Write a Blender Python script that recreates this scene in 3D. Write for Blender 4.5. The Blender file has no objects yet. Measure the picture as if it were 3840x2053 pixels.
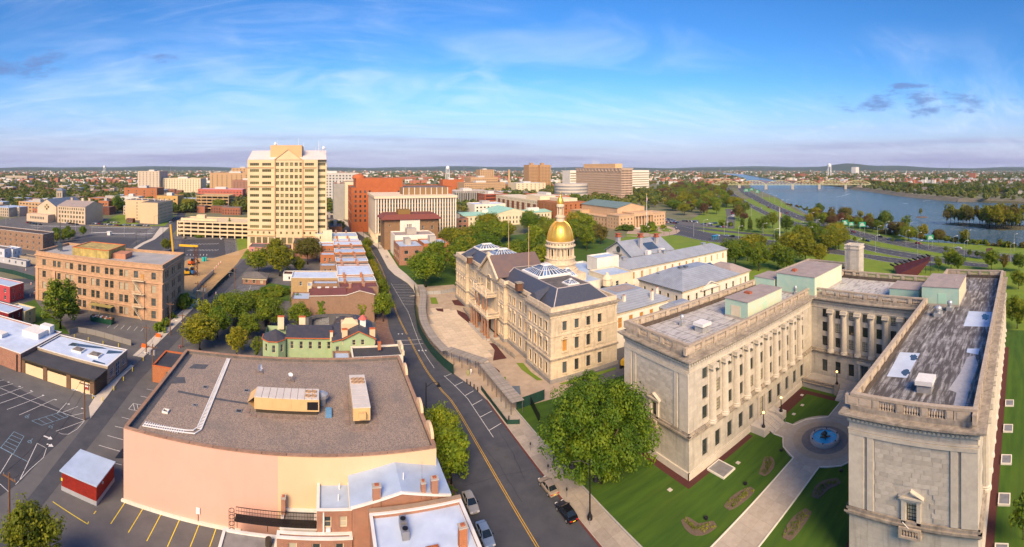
import bpy,math,random
import numpy as np
from mathutils import Vector,Matrix
random.seed(7);RNG=np.random.default_rng(11)
rad=math.radians
scene=bpy.context.scene
# survey frame
K=rad(132)/3840;VH=629.0;H=55.0;YAW=rad(24.2)
def at(u,v,h=0.0):
 d=(H-h)/((v-VH)*K);a=(u-1920)*K+YAW
 return(d*math.sin(a),d*math.cos(a))
def ray(u,d):
 a=(u-1920)*K+YAW
 return(d*math.sin(a),d*math.cos(a))
def zat(v,d):return H-(v-VH)*K*d
# camera
cd=bpy.data.cameras.new('camera');cam=bpy.data.objects.new('camera',cd)
scene.collection.objects.link(cam);scene.camera=cam
cd.type='PANO';cd.panorama_type='CENTRAL_CYLINDRICAL'
cd.central_cylindrical_range_u_min=-rad(66);cd.central_cylindrical_range_u_max=rad(66)
cd.central_cylindrical_range_v_min=-(2053-VH)*K;cd.central_cylindrical_range_v_max=VH*K
cd.central_cylindrical_radius=1.0
cd.clip_start=0.5;cd.clip_end=200000
cam.location=(0,0,H);cam.rotation_euler=(rad(90),0,-YAW)
# world and sun
SUN_AZ=rad(180+24);SUN_EL=rad(36)
world=bpy.data.worlds.new('World');scene.world=world;world.use_nodes=True
def build_world():
 nt=world.node_tree;nt.nodes.clear();N=nt.nodes.new;L=nt.links.new
 out=N('ShaderNodeOutputWorld');bg=N('ShaderNodeBackground');L(bg.outputs[0],out.inputs[0])
 bg.inputs[1].default_value=0.12
 sky=N('ShaderNodeTexSky');sky.sky_type='NISHITA';sky.sun_disc=False
 sky.sun_elevation=SUN_EL;sky.sun_rotation=SUN_AZ;sky.altitude=50
 sky.air_density=1.0;sky.dust_density=0.6;sky.ozone_density=2.2
 hs=N('ShaderNodeHueSaturation');hs.inputs['Saturation'].default_value=1.32;hs.inputs['Value'].default_value=0.92
 L(sky.outputs[0],hs.inputs['Color'])
 tc=N('ShaderNodeTexCoord');sep=N('ShaderNodeSeparateXYZ');L(tc.outputs['Generated'],sep.inputs[0])
 def math_(op,a,b=None,c=None,clamp=False):
  m=N('ShaderNodeMath');m.operation=op;m.use_clamp=clamp
  for i,q in enumerate((a,b,c)):
   if q is None:continue
   if isinstance(q,(int,float)):m.inputs[i].default_value=q
   else:L(q,m.inputs[i])
  return m.outputs[0]
 def ramp(val,lo,hi):
  mr=N('ShaderNodeMapRange');mr.interpolation_type='SMOOTHSTEP';L(val,mr.inputs[0])
  mr.inputs[1].default_value=lo;mr.inputs[2].default_value=hi;return mr.outputs[0]
 def mix(fac,a,b):
  m=N('ShaderNodeMix');m.data_type='RGBA';L(fac,m.inputs[0])
  for i,q in((6,a),(7,b)):
   if isinstance(q,tuple):m.inputs[i].default_value=q+(1,)
   else:L(q,m.inputs[i])
  return m.outputs[2]
 z=sep.outputs[2];zc=math_('MAXIMUM',z,0.0)
 den=math_('ADD',zc,0.10)
 cx=math_('DIVIDE',sep.outputs[0],den);cy=math_('DIVIDE',sep.outputs[1],den)
 cmb=N('ShaderNodeCombineXYZ');L(cx,cmb.inputs[0]);L(cy,cmb.inputs[1])
 def cloud(rot,sx,sy,scale,detail,lo,hi,dist=0.0,off=(0,0,0)):
  mp=N('ShaderNodeMapping');L(cmb.outputs[0],mp.inputs[0])
  mp.inputs['Rotation'].default_value=(0,0,rad(rot));mp.inputs['Scale'].default_value=(sx,sy,1);mp.inputs['Location'].default_value=off
  nz=N('ShaderNodeTexNoise');L(mp.outputs[0],nz.inputs['Vector'])
  nz.inputs['Scale'].default_value=scale;nz.inputs['Detail'].default_value=detail
  nz.inputs['Roughness'].default_value=0.58;nz.inputs['Distortion'].default_value=dist
  return ramp(nz.outputs[0],lo,hi)
 tint=N('ShaderNodeMix');tint.data_type='RGBA';tint.blend_type='MULTIPLY';tint.inputs[0].default_value=1.0;L(hs.outputs[0],tint.inputs[6]);tint.inputs[7].default_value=(.64,.84,1.04,1);col=tint.outputs[2]
 hz=math_('SUBTRACT',1.0,ramp(z,-0.03,0.20))
 col=mix(math_('MULTIPLY',hz,0.95),col,HAZE_BAND)
 low=N('ShaderNodeMapping');L(tc.outputs['Generated'],low.inputs[0]);low.inputs['Scale'].default_value=(1.2,1.2,26)
 ln=N('ShaderNodeTexNoise');L(low.outputs[0],ln.inputs['Vector']);ln.inputs['Scale'].default_value=1.6;ln.inputs['Detail'].default_value=4
 lm=math_('MULTIPLY',ramp(ln.outputs[0],0.38,0.70),math_('SUBTRACT',1.0,ramp(z,0.02,0.12)))
 col=mix(math_('MULTIPLY',lm,0.75),col,STRATUS)
 c1=cloud(-38,0.45,1.3,0.8,8,0.40,0.85,1.6,(0.6,0.2,0))
 c2=cloud(-24,0.5,1.5,1.6,9,0.45,0.90,2.2,(3.1,1.2,0))
 patch=cloud(0,1,1,0.42,2,0.38,0.62,0,(4.2,7.1,0))
 cir=math_('MULTIPLY',math_('ADD',math_('MULTIPLY',c1,0.75),math_('MULTIPLY',c2,0.55),clamp=True),patch)
 col=mix(math_('MULTIPLY',cir,0.42),col,CIRRUS)
 nz=N('ShaderNodeTexNoise');mp=N('ShaderNodeMapping');L(tc.outputs['Generated'],mp.inputs[0]);mp.inputs['Scale'].default_value=(1,1,3.2)
 L(mp.outputs[0],nz.inputs['Vector']);nz.inputs['Scale'].default_value=12;nz.inputs['Detail'].default_value=7;nz.inputs['Roughness'].default_value=0.62
 nv=N('ShaderNodeTexNoise');L(cmb.outputs[0],nv.inputs['Vector']);nv.inputs['Scale'].default_value=1.3;nv.inputs['Detail'].default_value=9;nv.inputs['Roughness'].default_value=.55;nv.inputs['Distortion'].default_value=1.2
 for(u,v,wu,wv,kind)in((620,400,1150,190,1),(2120,190,560,110,1),(1500,330,700,60,1),(60,235,190,60,0),(600,213,125,24,0),(3450,388,340,48,0),(3430,322,90,12,0)):
  a=(u-1920)*K+YAW;t=(VH-v)*K;n=math.sqrt(1+t*t)
  c=Vector((math.sin(a)/n,math.cos(a)/n,t/n));tang=Vector((math.cos(a),-math.sin(a),0))
  def dot(vec):
   d=N('ShaderNodeVectorMath');d.operation='DOT_PRODUCT';L(tc.outputs['Generated'],d.inputs[0]);d.inputs[1].default_value=vec;return d.outputs['Value']
  du=math_('DIVIDE',dot(tang),wu*K/n);dv=math_('DIVIDE',math_('SUBTRACT',z,c.z),wv*K/n)
  front=math_('GREATER_THAN',dot(c),0.0)
  r=math_('ADD',math_('MULTIPLY',du,du),math_('MULTIPLY',dv,dv))
  e=math_('SUBTRACT',(nv if kind else nz).outputs[0],math_('MULTIPLY',r,0.16))
  m=math_('MULTIPLY',ramp(e,0.22,0.82)if kind else ramp(e,0.36,0.58),front)
  col=mix(math_('MULTIPLY',m,0.24 if kind else 0.80),col,CIRRUS if kind else SLATE)
 L(col,bg.inputs[0])
HAZE_BAND=(2.75,2.6,4.0);STRATUS=(2.0,1.95,3.2);CIRRUS=(5.2,5.6,6.4);SLATE=(.9,1.5,3.2)
build_world()
sd=bpy.data.lights.new('sun','SUN');sd.energy=4.2;sd.angle=rad(30);sd.color=(1.0,0.72,0.43)
sun=bpy.data.objects.new('sun',sd);scene.collection.objects.link(sun)
sdir=Vector((math.sin(SUN_AZ)*math.cos(SUN_EL),math.cos(SUN_AZ)*math.cos(SUN_EL),math.sin(SUN_EL)))
sun.rotation_euler=sdir.to_track_quat('Z','Y').to_euler();sun.location=sdir*300
vs=scene.view_settings;vs.view_transform='Standard';vs.look='None';vs.exposure=0.74;vs.gamma=1.0;vs.use_curve_mapping=False
scene.cycles.max_bounces=5;scene.cycles.diffuse_bounces=2;scene.cycles.glossy_bounces=2;scene.cycles.transmission_bounces=2
scene.cycles.transparent_max_bounces=6;scene.cycles.volume_bounces=0;scene.cycles.caustics_reflective=False;scene.cycles.caustics_refractive=False
scene.cycles.use_adaptive_sampling=True;scene.cycles.adaptive_threshold=0.02;scene.cycles.use_denoising=True
# materials
MATS={}
def _nt(name):
 m=bpy.data.materials.new(name);m.use_nodes=True
 nt=m.node_tree;b=nt.nodes['Principled BSDF'];return m,nt,b
def _set(b,key,val):
 if key in b.inputs:b.inputs[key].default_value=val
def lin(r,g,b):return tuple(c/12.92 if c<=.04045 else((c+.055)/1.055)**2.4 for c in(r,g,b))
def surf(name,col=(.5,.5,.5),col2=None,scale=1.0,rough=0.75,metal=0.0,bump=0.0,bscale=None,rnd=0.0,stain=0.0,stain_col=(.05,.045,.04),spec=0.3,brick=None,bvar=.72,seam=None,detail=5,stretch=(1,1,1),lo=0.35,hi=0.65,streak=0.0,sscale=None):
 """two tone noise surface; brick=(len, height, mortar colour, mortar size); seam=(axis, spacing, colour)"""
 if name in MATS:return MATS[name]
 m,nt,b=_nt(name);N=nt.nodes.new;L=nt.links.new
 tc=N('ShaderNodeTexCoord');mp=N('ShaderNodeMapping');L(tc.outputs['Object'],mp.inputs[0]);mp.inputs['Scale'].default_value=stretch
 def noise(sc,det=detail,vec=None,ro=0.6):
  n=N('ShaderNodeTexNoise');n.inputs['Scale'].default_value=sc;n.inputs['Detail'].default_value=det;n.inputs['Roughness'].default_value=ro
  L(vec if vec else mp.outputs[0],n.inputs['Vector']);return n.outputs[0]
 def rampf(v,a,c):
  r=N('ShaderNodeMapRange');L(v,r.inputs[0]);r.inputs[1].default_value=a;r.inputs[2].default_value=c;return r.outputs[0]
 def mixc(f,a,c,blend='MIX'):
  x=N('ShaderNodeMix');x.data_type='RGBA';x.blend_type=blend
  if isinstance(f,(int,float)):x.inputs[0].default_value=f
  else:L(f,x.inputs[0])
  for i,q in((6,a),(7,c)):
   if isinstance(q,tuple):x.inputs[i].default_value=tuple(q[:3])+(1,)
   else:L(q,x.inputs[i])
  return x.outputs[2]
 c=tuple(col)
 if col2 is not None:c=mixc(rampf(noise(scale),lo,hi),c,tuple(col2))
 height=None
 if brick or seam or streak:
  sp=N('ShaderNodeSeparateXYZ');L(tc.outputs['Object'],sp.inputs[0])
  ad=N('ShaderNodeMath');ad.operation='ADD';L(sp.outputs[0],ad.inputs[0]);L(sp.outputs[1],ad.inputs[1])
  cb=N('ShaderNodeCombineXYZ');L(ad.outputs[0],cb.inputs[0]);L(sp.outputs[2],cb.inputs[1])
 if brick:
  bl,bh,mc,ms=brick
  bt=N('ShaderNodeTexBrick');L(cb.outputs[0],bt.inputs['Vector']);bt.inputs['Scale'].default_value=1.0
  bt.inputs['Brick Width'].default_value=bl;bt.inputs['Row Height'].default_value=bh;bt.inputs['Mortar Size'].default_value=ms
  bt.inputs['Color1'].default_value=(1,1,1,1);bt.inputs['Color2'].default_value=(bvar,bvar,bvar,1);bt.inputs['Mortar'].default_value=(1,1,1,1)
  c=mixc(1.0,c,bt.outputs['Color'],'MULTIPLY')
  c=mixc(bt.outputs['Fac'],c,tuple(mc));height=bt.outputs['Fac']
 if seam:
  ax,spc,sc_=seam
  w=N('ShaderNodeTexWave');w.wave_type='BANDS';w.bands_direction=ax;w.inputs['Scale'].default_value=0.314/spc;L(tc.outputs['Object'],w.inputs['Vector'])
  f=rampf(w.outputs[1],0.93,1.0)
  c=mixc(f,c,tuple(sc_))
 if streak:
  mq=N('ShaderNodeMapping');L(cb.outputs[0],mq.inputs[0]);mq.inputs['Scale'].default_value=(1.4,0.10,1)
  c=mixc(rampf(noise(1.0,4,mq.outputs[0]),0.52,0.72),c,mixc(streak,c,(.10,.085,.07)))
 if stain:
  f=rampf(noise(sscale or scale*0.23,6),0.50,0.72)
  sm=N('ShaderNodeMath');sm.operation='MULTIPLY';L(f,sm.inputs[0]);sm.inputs[1].default_value=stain
  c=mixc(sm.outputs[0],c,tuple(stain_col))
 if rnd:
  oi=N('ShaderNodeObjectInfo');hv=N('ShaderNodeHueSaturation')
  mr=N('ShaderNodeMapRange');L(oi.outputs['Random'],mr.inputs[0]);mr.inputs[3].default_value=1-rnd;mr.inputs[4].default_value=1+rnd
  L(mr.outputs[0],hv.inputs['Value'])
  if isinstance(c,tuple):hv.inputs['Color'].default_value=c+(1,)
  else:L(c,hv.inputs['Color'])
  c=hv.outputs[0]
 if isinstance(c,tuple):b.inputs['Base Color'].default_value=c+(1,)
 else:L(c,b.inputs['Base Color'])
 b.inputs['Roughness'].default_value=rough;b.inputs['Metallic'].default_value=metal;_set(b,'Specular IOR Level',spec)
 if bump:
  bn=N('ShaderNodeBump');bn.inputs['Strength'].default_value=bump;bn.inputs['Distance'].default_value=0.05
  L(noise(bscale or scale*6,4),bn.inputs['Height']);L(bn.outputs[0],b.inputs['Normal'])
 MATS[name]=m;return m
def glass(name,tint=(.03,.04,.045),blind=None,rough=0.06):
 """window glass seen from outside: dark glossy, some lights with lowered blinds"""
 if name in MATS:return MATS[name]
 m,nt,b=_nt(name);N=nt.nodes.new;L=nt.links.new
 b.inputs['Roughness'].default_value=rough;_set(b,'Specular IOR Level',0.8)
 oi=N('ShaderNodeObjectInfo');cr=N('ShaderNodeValToRGB');L(oi.outputs['Random'],cr.inputs[0]);cr.color_ramp.interpolation='CONSTANT'
 e=cr.color_ramp.elements;e[0].color=tint+(1,);e[1].position=0.55;e[1].color=tuple(t*1.8+.01 for t in tint)+(1,)
 x=cr.color_ramp.elements.new(0.78);x.color=(blind or tuple(t*2.6 for t in tint))+(1,)
 L(cr.outputs[0],b.inputs['Base Color']);MATS[name]=m;return m
def leafmat(name,cols,trans=0.30,rnd=0.22,sc=.34):
 if name in MATS:return MATS[name]
 m,nt,b=_nt(name);N=nt.nodes.new;L=nt.links.new
 tc=N('ShaderNodeTexCoord');n=N('ShaderNodeTexNoise');L(tc.outputs['Object'],n.inputs['Vector']);n.inputs["Scale"].default_value=sc;n.inputs['Detail'].default_value=6;n.inputs['Roughness'].default_value=0.75
 cr=N('ShaderNodeValToRGB');L(n.outputs[0],cr.inputs[0]);e=cr.color_ramp.elements
 e[0].position=0.36;e[0].color=cols[0]+(1,);e[1].position=0.64;e[1].color=cols[2]+(1,);x=e.new(0.50);x.color=cols[1]+(1,)
 oi=N('ShaderNodeObjectInfo');hv=N('ShaderNodeHueSaturation');mr=N('ShaderNodeMapRange');L(oi.outputs['Random'],mr.inputs[0]);mr.inputs[3].default_value=1-rnd;mr.inputs[4].default_value=1+rnd
 mh=N('ShaderNodeMapRange');L(oi.outputs['Random'],mh.inputs[0]);mh.inputs[3].default_value=0.515;mh.inputs[4].default_value=0.478
 L(mr.outputs[0],hv.inputs['Value']);L(mh.outputs[0],hv.inputs['Hue']);L(cr.outputs[0],hv.inputs['Color'])
 L(hv.outputs[0],b.inputs['Base Color']);b.inputs['Roughness'].default_value=0.6;_set(b,'Specular IOR Level',0.25)
 tr=N('ShaderNodeBsdfTranslucent');L(hv.outputs[0],tr.inputs[0]);ms=N('ShaderNodeMixShader');ms.inputs[0].default_value=trans
 out=nt.nodes['Material Output'];L(b.outputs[0],ms.inputs[1]);L(tr.outputs[0],ms.inputs[2]);L(ms.outputs[0],out.inputs[0])
 MATS[name]=m;return m
def emit(name,col,s):
 if name in MATS:return MATS[name]
 m,nt,b=_nt(name);b.inputs['Base Color'].default_value=col+(1,);b.inputs['Emission Color'].default_value=col+(1,);b.inputs['Emission Strength'].default_value=s
 MATS[name]=m;return m
LIME=surf('limestone',(.56,.515,.435),(.48,.44,.37),0.9,.85,bump=.15,stain=.35,stain_col=(.20,.18,.15),brick=(1.5,.55,(.42,.38,.31),.012),bvar=.88,streak=.35)
LIMEP=surf('limestone_smooth',(.59,.535,.44),(.51,.46,.38),1.3,.85,bump=.12,stain=.25,stain_col=(.22,.19,.15),rnd=.05)
BLOCK=surf('limestone_block',(.52,.475,.40),(.45,.41,.35),1.6,.88,bump=.2,rnd=.13,stain=.2,stain_col=(.22,.20,.17))
GRANITE=surf('grey_granite',(.30,.28,.26),(.24,.225,.21),2.0,.85,bump=.15,stain=.4,stain_col=(.12,.11,.10))
CORN=surf('weathered_cornice',(.40,.345,.275),(.23,.20,.165),1.2,.9,bump=.25,stain=.5,stain_col=(.13,.11,.09),streak=.5)
BALM=surf('baluster_stone',(.48,.40,.31),(.36,.29,.22),1.5,.9,rnd=.12,stain=.3,stain_col=(.22,.18,.13))
SHST=surf('cream_stone',(.68,.57,.41),(.58,.48,.34),0.8,.85,bump=.15,stain=.45,stain_col=(.24,.19,.13),streak=.40,brick=(1.3,.5,(.50,.42,.30),.01),bvar=.88)
SHTR=surf('cream_trim',(.70,.58,.42),(.57,.46,.32),1.4,.85,bump=.15,stain=.35,stain_col=(.25,.19,.13),streak=.3)
SLATE_R=surf('blue_slate',(.048,.056,.082),(.070,.076,.100),2.5,.45,bump=.1,spec=.5,stain=.25,stain_col=(.10,.09,.09))
TARR=surf('tar_roof',(.10,.092,.088),(.17,.15,.14),0.7,.9,bump=.2,stain=.4,stain_col=(.045,.042,.042))
MEMB=surf('grey_membrane',(.40,.40,.41),(.085,.078,.078),.9,.8,stain=.5,stain_col=(.42,.42,.44),stretch=(.30,1.9,1),detail=10,lo=.32,hi=.54)
MEMBY=surf('grey_membrane_cross',(.48,.47,.46),(.12,.11,.11),.8,.8,stain=.3,stain_col=(.40,.39,.39),stretch=(.4,1.5,1),detail=10,lo=.48,hi=.70)
WROOF=surf('white_roof_coating',(.56,.66,.82),(.46,.55,.71),0.35,.55,stain=.30,stain_col=(.33,.34,.36),bump=.05)
SROOF=surf('silver_roof',(.42,.53,.70),(.35,.44,.58),0.3,.5,stain=.2,stain_col=(.25,.25,.26))
SEAMR=surf('seam_metal_roof',(.35,.39,.45),(.28,.31,.36),0.3,.45,metal=.15,seam=('X',.9,(.20,.21,.23)),stain=.2,stain_col=(.42,.37,.33))
SEAMY=surf('seam_metal_roof_cross',(.35,.39,.45),(.28,.31,.36),0.3,.45,metal=.15,seam=('Y',.9,(.20,.21,.23)),stain=.2,stain_col=(.42,.37,.33))
GRAVELR=surf('gravel_roof',(.36,.28,.225),(.18,.15,.132),6.0,.95,bump=.6,bscale=14,stain=.7,stain_col=(.165,.148,.14),lo=.42,hi=.58,sscale=.16)
COPPERG=surf('verdigris_panel',(.36,.56,.46),(.46,.60,.47),0.4,.7,seam=('X',.7,(.26,.42,.35)),stain=.2,stain_col=(.35,.33,.2))
COPPERY=surf('pale_green_panel',(.56,.60,.42),(.50,.62,.50),0.5,.7,seam=('Y',.7,(.40,.45,.32)))
RUSTP=surf('brown_metal',(.075,.030,.022),(.11,.05,.035),1.0,.7)
PINKTOP=surf('dusty_pink_roof',(.36,.30,.275),(.29,.245,.23),0.5,.9,stain=.25,stain_col=(.2,.17,.16))
BRICKR=surf('red_brick',(.40,.14,.070),(.31,.105,.055),1.2,.88,brick=(.42,.13,(.36,.27,.21),.022),rnd=.06,stain=.3,stain_col=(.12,.05,.035))
BRICKB=surf('brown_brick',(.30,.165,.10),(.24,.125,.075),1.2,.88,brick=(.42,.13,(.33,.24,.17),.022),stain=.3,stain_col=(.14,.08,.05))
BRICKO=surf('orange_brick',(.46,.13,.035),(.37,.10,.03),1.0,.88,brick=(.42,.13,(.42,.22,.12),.022))
BRICKD=surf('dark_red_brick',(.16,.045,.035),(.12,.035,.03),1.0,.88,brick=(.42,.13,(.17,.10,.08),.02),rnd=.1)
BRICKF=surf('town_brick',(.34,.135,.080),(.25,.10,.06),0.5,.9,rnd=.30)
CREAMF=surf('town_render',(.55,.45,.34),(.45,.38,.30),0.4,.9,rnd=.25)
WHITEF=surf('town_white',(.62,.60,.56),(.52,.50,.47),0.4,.85,rnd=.12)
TANB=surf('tan_stone',(.56,.36,.215),(.46,.29,.17),0.9,.85,bump=.1,stain=.3,stain_col=(.30,.19,.12),brick=(.9,.3,(.44,.28,.17),.01))
TANT=surf('tan_trim',(.60,.36,.21),(.50,.30,.18),1.2,.85,stain=.3,stain_col=(.36,.19,.11))
PINKW=surf('pink_stucco',(.66,.395,.315),(.62,.37,.295),0.15,.9,bump=.08,stain=.3,stain_col=(.68,.43,.32),streak=.04)
YELW=surf('cream_yellow_stucco',(.68,.49,.31),(.64,.46,.29),0.2,.9,bump=.08,streak=.05,stain=.1,stain_col=(.5,.36,.2))
REDP=surf('red_painted_block',(.30,.025,.015),(.25,.02,.013),0.6,.6,brick=(.4,.2,(.22,.018,.012),.012))
GREYP=surf('grey_paint',(.36,.37,.40),(.30,.31,.33),.7,.7)
WHITEP=surf('white_paint',(.74,.73,.70),(.66,.65,.62),.8,.6,stain=.15,stain_col=(.45,.42,.38))
CREAMP=surf('cream_paint',(.70,.60,.42),(.62,.53,.37),.6,.75,stain=.15,stain_col=(.45,.37,.26))
WHITEW=surf('white_stucco',(.76,.71,.62),(.69,.64,.55),.5,.85,stain=.2,stain_col=(.45,.38,.28),streak=.2)
GREENP=surf('sage_green_siding',(.34,.45,.26),(.29,.39,.225),.5,.8,stain=.1,stain_col=(.25,.33,.2))
TRIMO=surf('orange_trim',(.52,.13,.035),None,1,.6)
BEIGEP=surf('beige_panel',(.72,.56,.34),(.66,.51,.31),.5,.8)
GARGE=surf('beige_block',(.42,.345,.25),(.36,.30,.22),.8,.85,brick=(.4,.2,(.34,.27,.2),.012))
CONC=surf('concrete',(.44,.40,.35),(.36,.33,.29),.6,.9,bump=.1,stain=.3,stain_col=(.26,.23,.2))
CONCL=surf('pale_concrete',(.58,.52,.44),(.50,.45,.38),.5,.9,stain=.2,stain_col=(.38,.33,.28))
SLAB=surf('pavement_slab',(.40,.345,.28),(.34,.295,.24),1.2,.92,bump=.15,rnd=.13,stain=.2,stain_col=(.24,.2,.16))
SLABW=surf('pale_path_slab',(.46,.40,.325),(.40,.345,.28),1.0,.92,bump=.1,rnd=.08,stain=.25,stain_col=(.30,.23,.16))
GRANK=surf('kerb_stone',(.42,.40,.37),(.34,.325,.3),1.5,.9)
ASPH=surf('asphalt',(.056,.061,.076),(.078,.083,.098),0.35,.9,bump=.15,bscale=8,stain=.6,stain_col=(.095,.096,.104),detail=7,spec=.25)
ASPHO=surf('old_asphalt',(.105,.106,.112),(.135,.134,.136),0.3,.92,bump=.15,bscale=8,stain=.4,stain_col=(.07,.066,.066),detail=7,spec=.25)
ASPHN=surf('new_asphalt',(.048,.050,.060),(.066,.067,.078),0.3,.85,stain=.3,stain_col=(.075,.075,.08),spec=.3)
LINEW=surf('road_paint_white',(.68,.68,.66),(.42,.42,.42),3,.8,lo=.45,hi=.75)
LINEY=surf('road_paint_yellow',(.62,.36,.03),(.45,.27,.04),3,.8,lo=.45,hi=.75)
LINEYB=surf('parking_paint_yellow',(.78,.62,.02),(.66,.52,.03),3,.8)
LINEB=surf('parking_paint_blue',(.22,.38,.50),(.16,.25,.33),3,.8)
REDK=surf('red_brick_kerb',(.16,.045,.04),(.12,.04,.035),2,.9)
GRASS=surf('mown_grass',(.060,.125,.010),(.030,.078,.008),0.8,.95,bump=.5,bscale=9,stain=.4,stain_col=(.11,.14,.014),detail=8,stretch=(.12,.9,1),lo=.32,hi=.68)
GRASSL=surf('light_grass',(.17,.24,.020),(.12,.195,.016),0.12,.95,bump=.4,bscale=5,stain=.4,stain_col=(.19,.20,.035),detail=8)
MULCH=surf('red_mulch',(.095,.030,.026),(.07,.024,.022),3,.95,bump=.4)
BED=surf('bed_soil',(.16,.115,.085),(.12,.09,.065),3,.95,bump=.4)
DIRT=surf('packed_dirt',(.46,.36,.265),(.36,.28,.205),.35,.95,bump=.35,stain=.4,stain_col=(.19,.145,.11),detail=8)
DIRTY=surf('ochre_dirt',(.48,.31,.14),(.40,.26,.12),.2,.95,bump=.35,stain=.3,stain_col=(.30,.21,.12),detail=8)
GROUND=surf('town_ground',(.12,.145,.055),(.20,.18,.13),.03,.95,stain=.5,stain_col=(.07,.10,.03),detail=8)
GOLD=surf('gold_leaf',(.86,.53,.10),(.78,.46,.085),.8,.32,metal=.75)
BLACKM=surf('black_metal',(.012,.012,.014),None,1,.45)
DARKM=surf('dark_bronze',(.05,.04,.03),None,1,.5)
GREYM=surf('grey_metal',(.34,.34,.35),(.26,.26,.27),1,.45,metal=.5)
TINM=surf('galvanised_metal',(.52,.53,.54),(.42,.43,.44),1.5,.4,metal=.5)
WOODP=surf('pole_wood',(.20,.105,.055),(.13,.07,.04),1.5,.9,stretch=(4,4,.4))
PLANK=surf('weathered_plank',(.33,.295,.26),(.25,.225,.20),1.5,.9,rnd=.16)
GREENF=surf('green_fence_mesh',(.012,.055,.042),(.010,.040,.032),1,.8)
STEELB=surf('blue_steel',(.06,.10,.16),(.14,.09,.06),2,.6)
DARKG=glass('dark_glass');BLUEG=glass('blue_glass',(.04,.06,.085));BLINDG=glass('blind_glass',(.035,.045,.045),(.42,.38,.28))
GOLDG=glass('amber_glass',(.075,.070,.028),(.20,.18,.07));SKYG=glass('skylight_glass',(.05,.09,.17));GREENG=glass('greenish_glass',(.22,.27,.22),(.42,.44,.34))
BOARD=surf('plywood_board',(.50,.25,.06),(.42,.21,.055),1.5,.8)
BARK=surf('bark',(.12,.085,.055),(.075,.055,.038),2,.95,bump=.5,stretch=(3,3,.6))
TERRA=surf('terracotta',(.40,.12,.06),(.30,.09,.05),2,.8)
RUSTY=surf('rusty_yellow_panel',(.55,.42,.13),(.30,.24,.09),.6,.85,stain=.4,stain_col=(.14,.10,.05),streak=.5)
ORANGE=surf('safety_orange',(.70,.13,.02),None,1,.6);WHITEPL=surf('white_plastic',(.75,.75,.75),None,1,.5);YELLOWM=surf('machine_yellow',(.70,.40,.02),None,1,.5);TEALP=surf('teal_plastic',(.04,.42,.38),None,1,.5)
LEAFS=[leafmat('leaf_green',((.048,.095,.008),(.140,.205,.012),(.275,.305,.018))),leafmat('leaf_yellow_green',((.085,.110,.008),(.205,.225,.012),(.345,.310,.018))),leafmat('leaf_deep',((.034,.076,.010),(.095,.155,.012),(.190,.235,.016))),leafmat('leaf_olive',((.095,.092,.016),(.150,.135,.022),(.210,.175,.035))),leafmat('leaf_russet',((.090,.045,.022),(.140,.075,.035),(.180,.110,.050))),leafmat('leaf_bright',((.050,.105,.008),(.135,.215,.012),(.255,.305,.016)))]
FLEAF=leafmat("far_foliage",((.055,.095,.014),(.125,.160,.022),(.230,.195,.036)),rnd=0,sc=.035)
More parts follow.
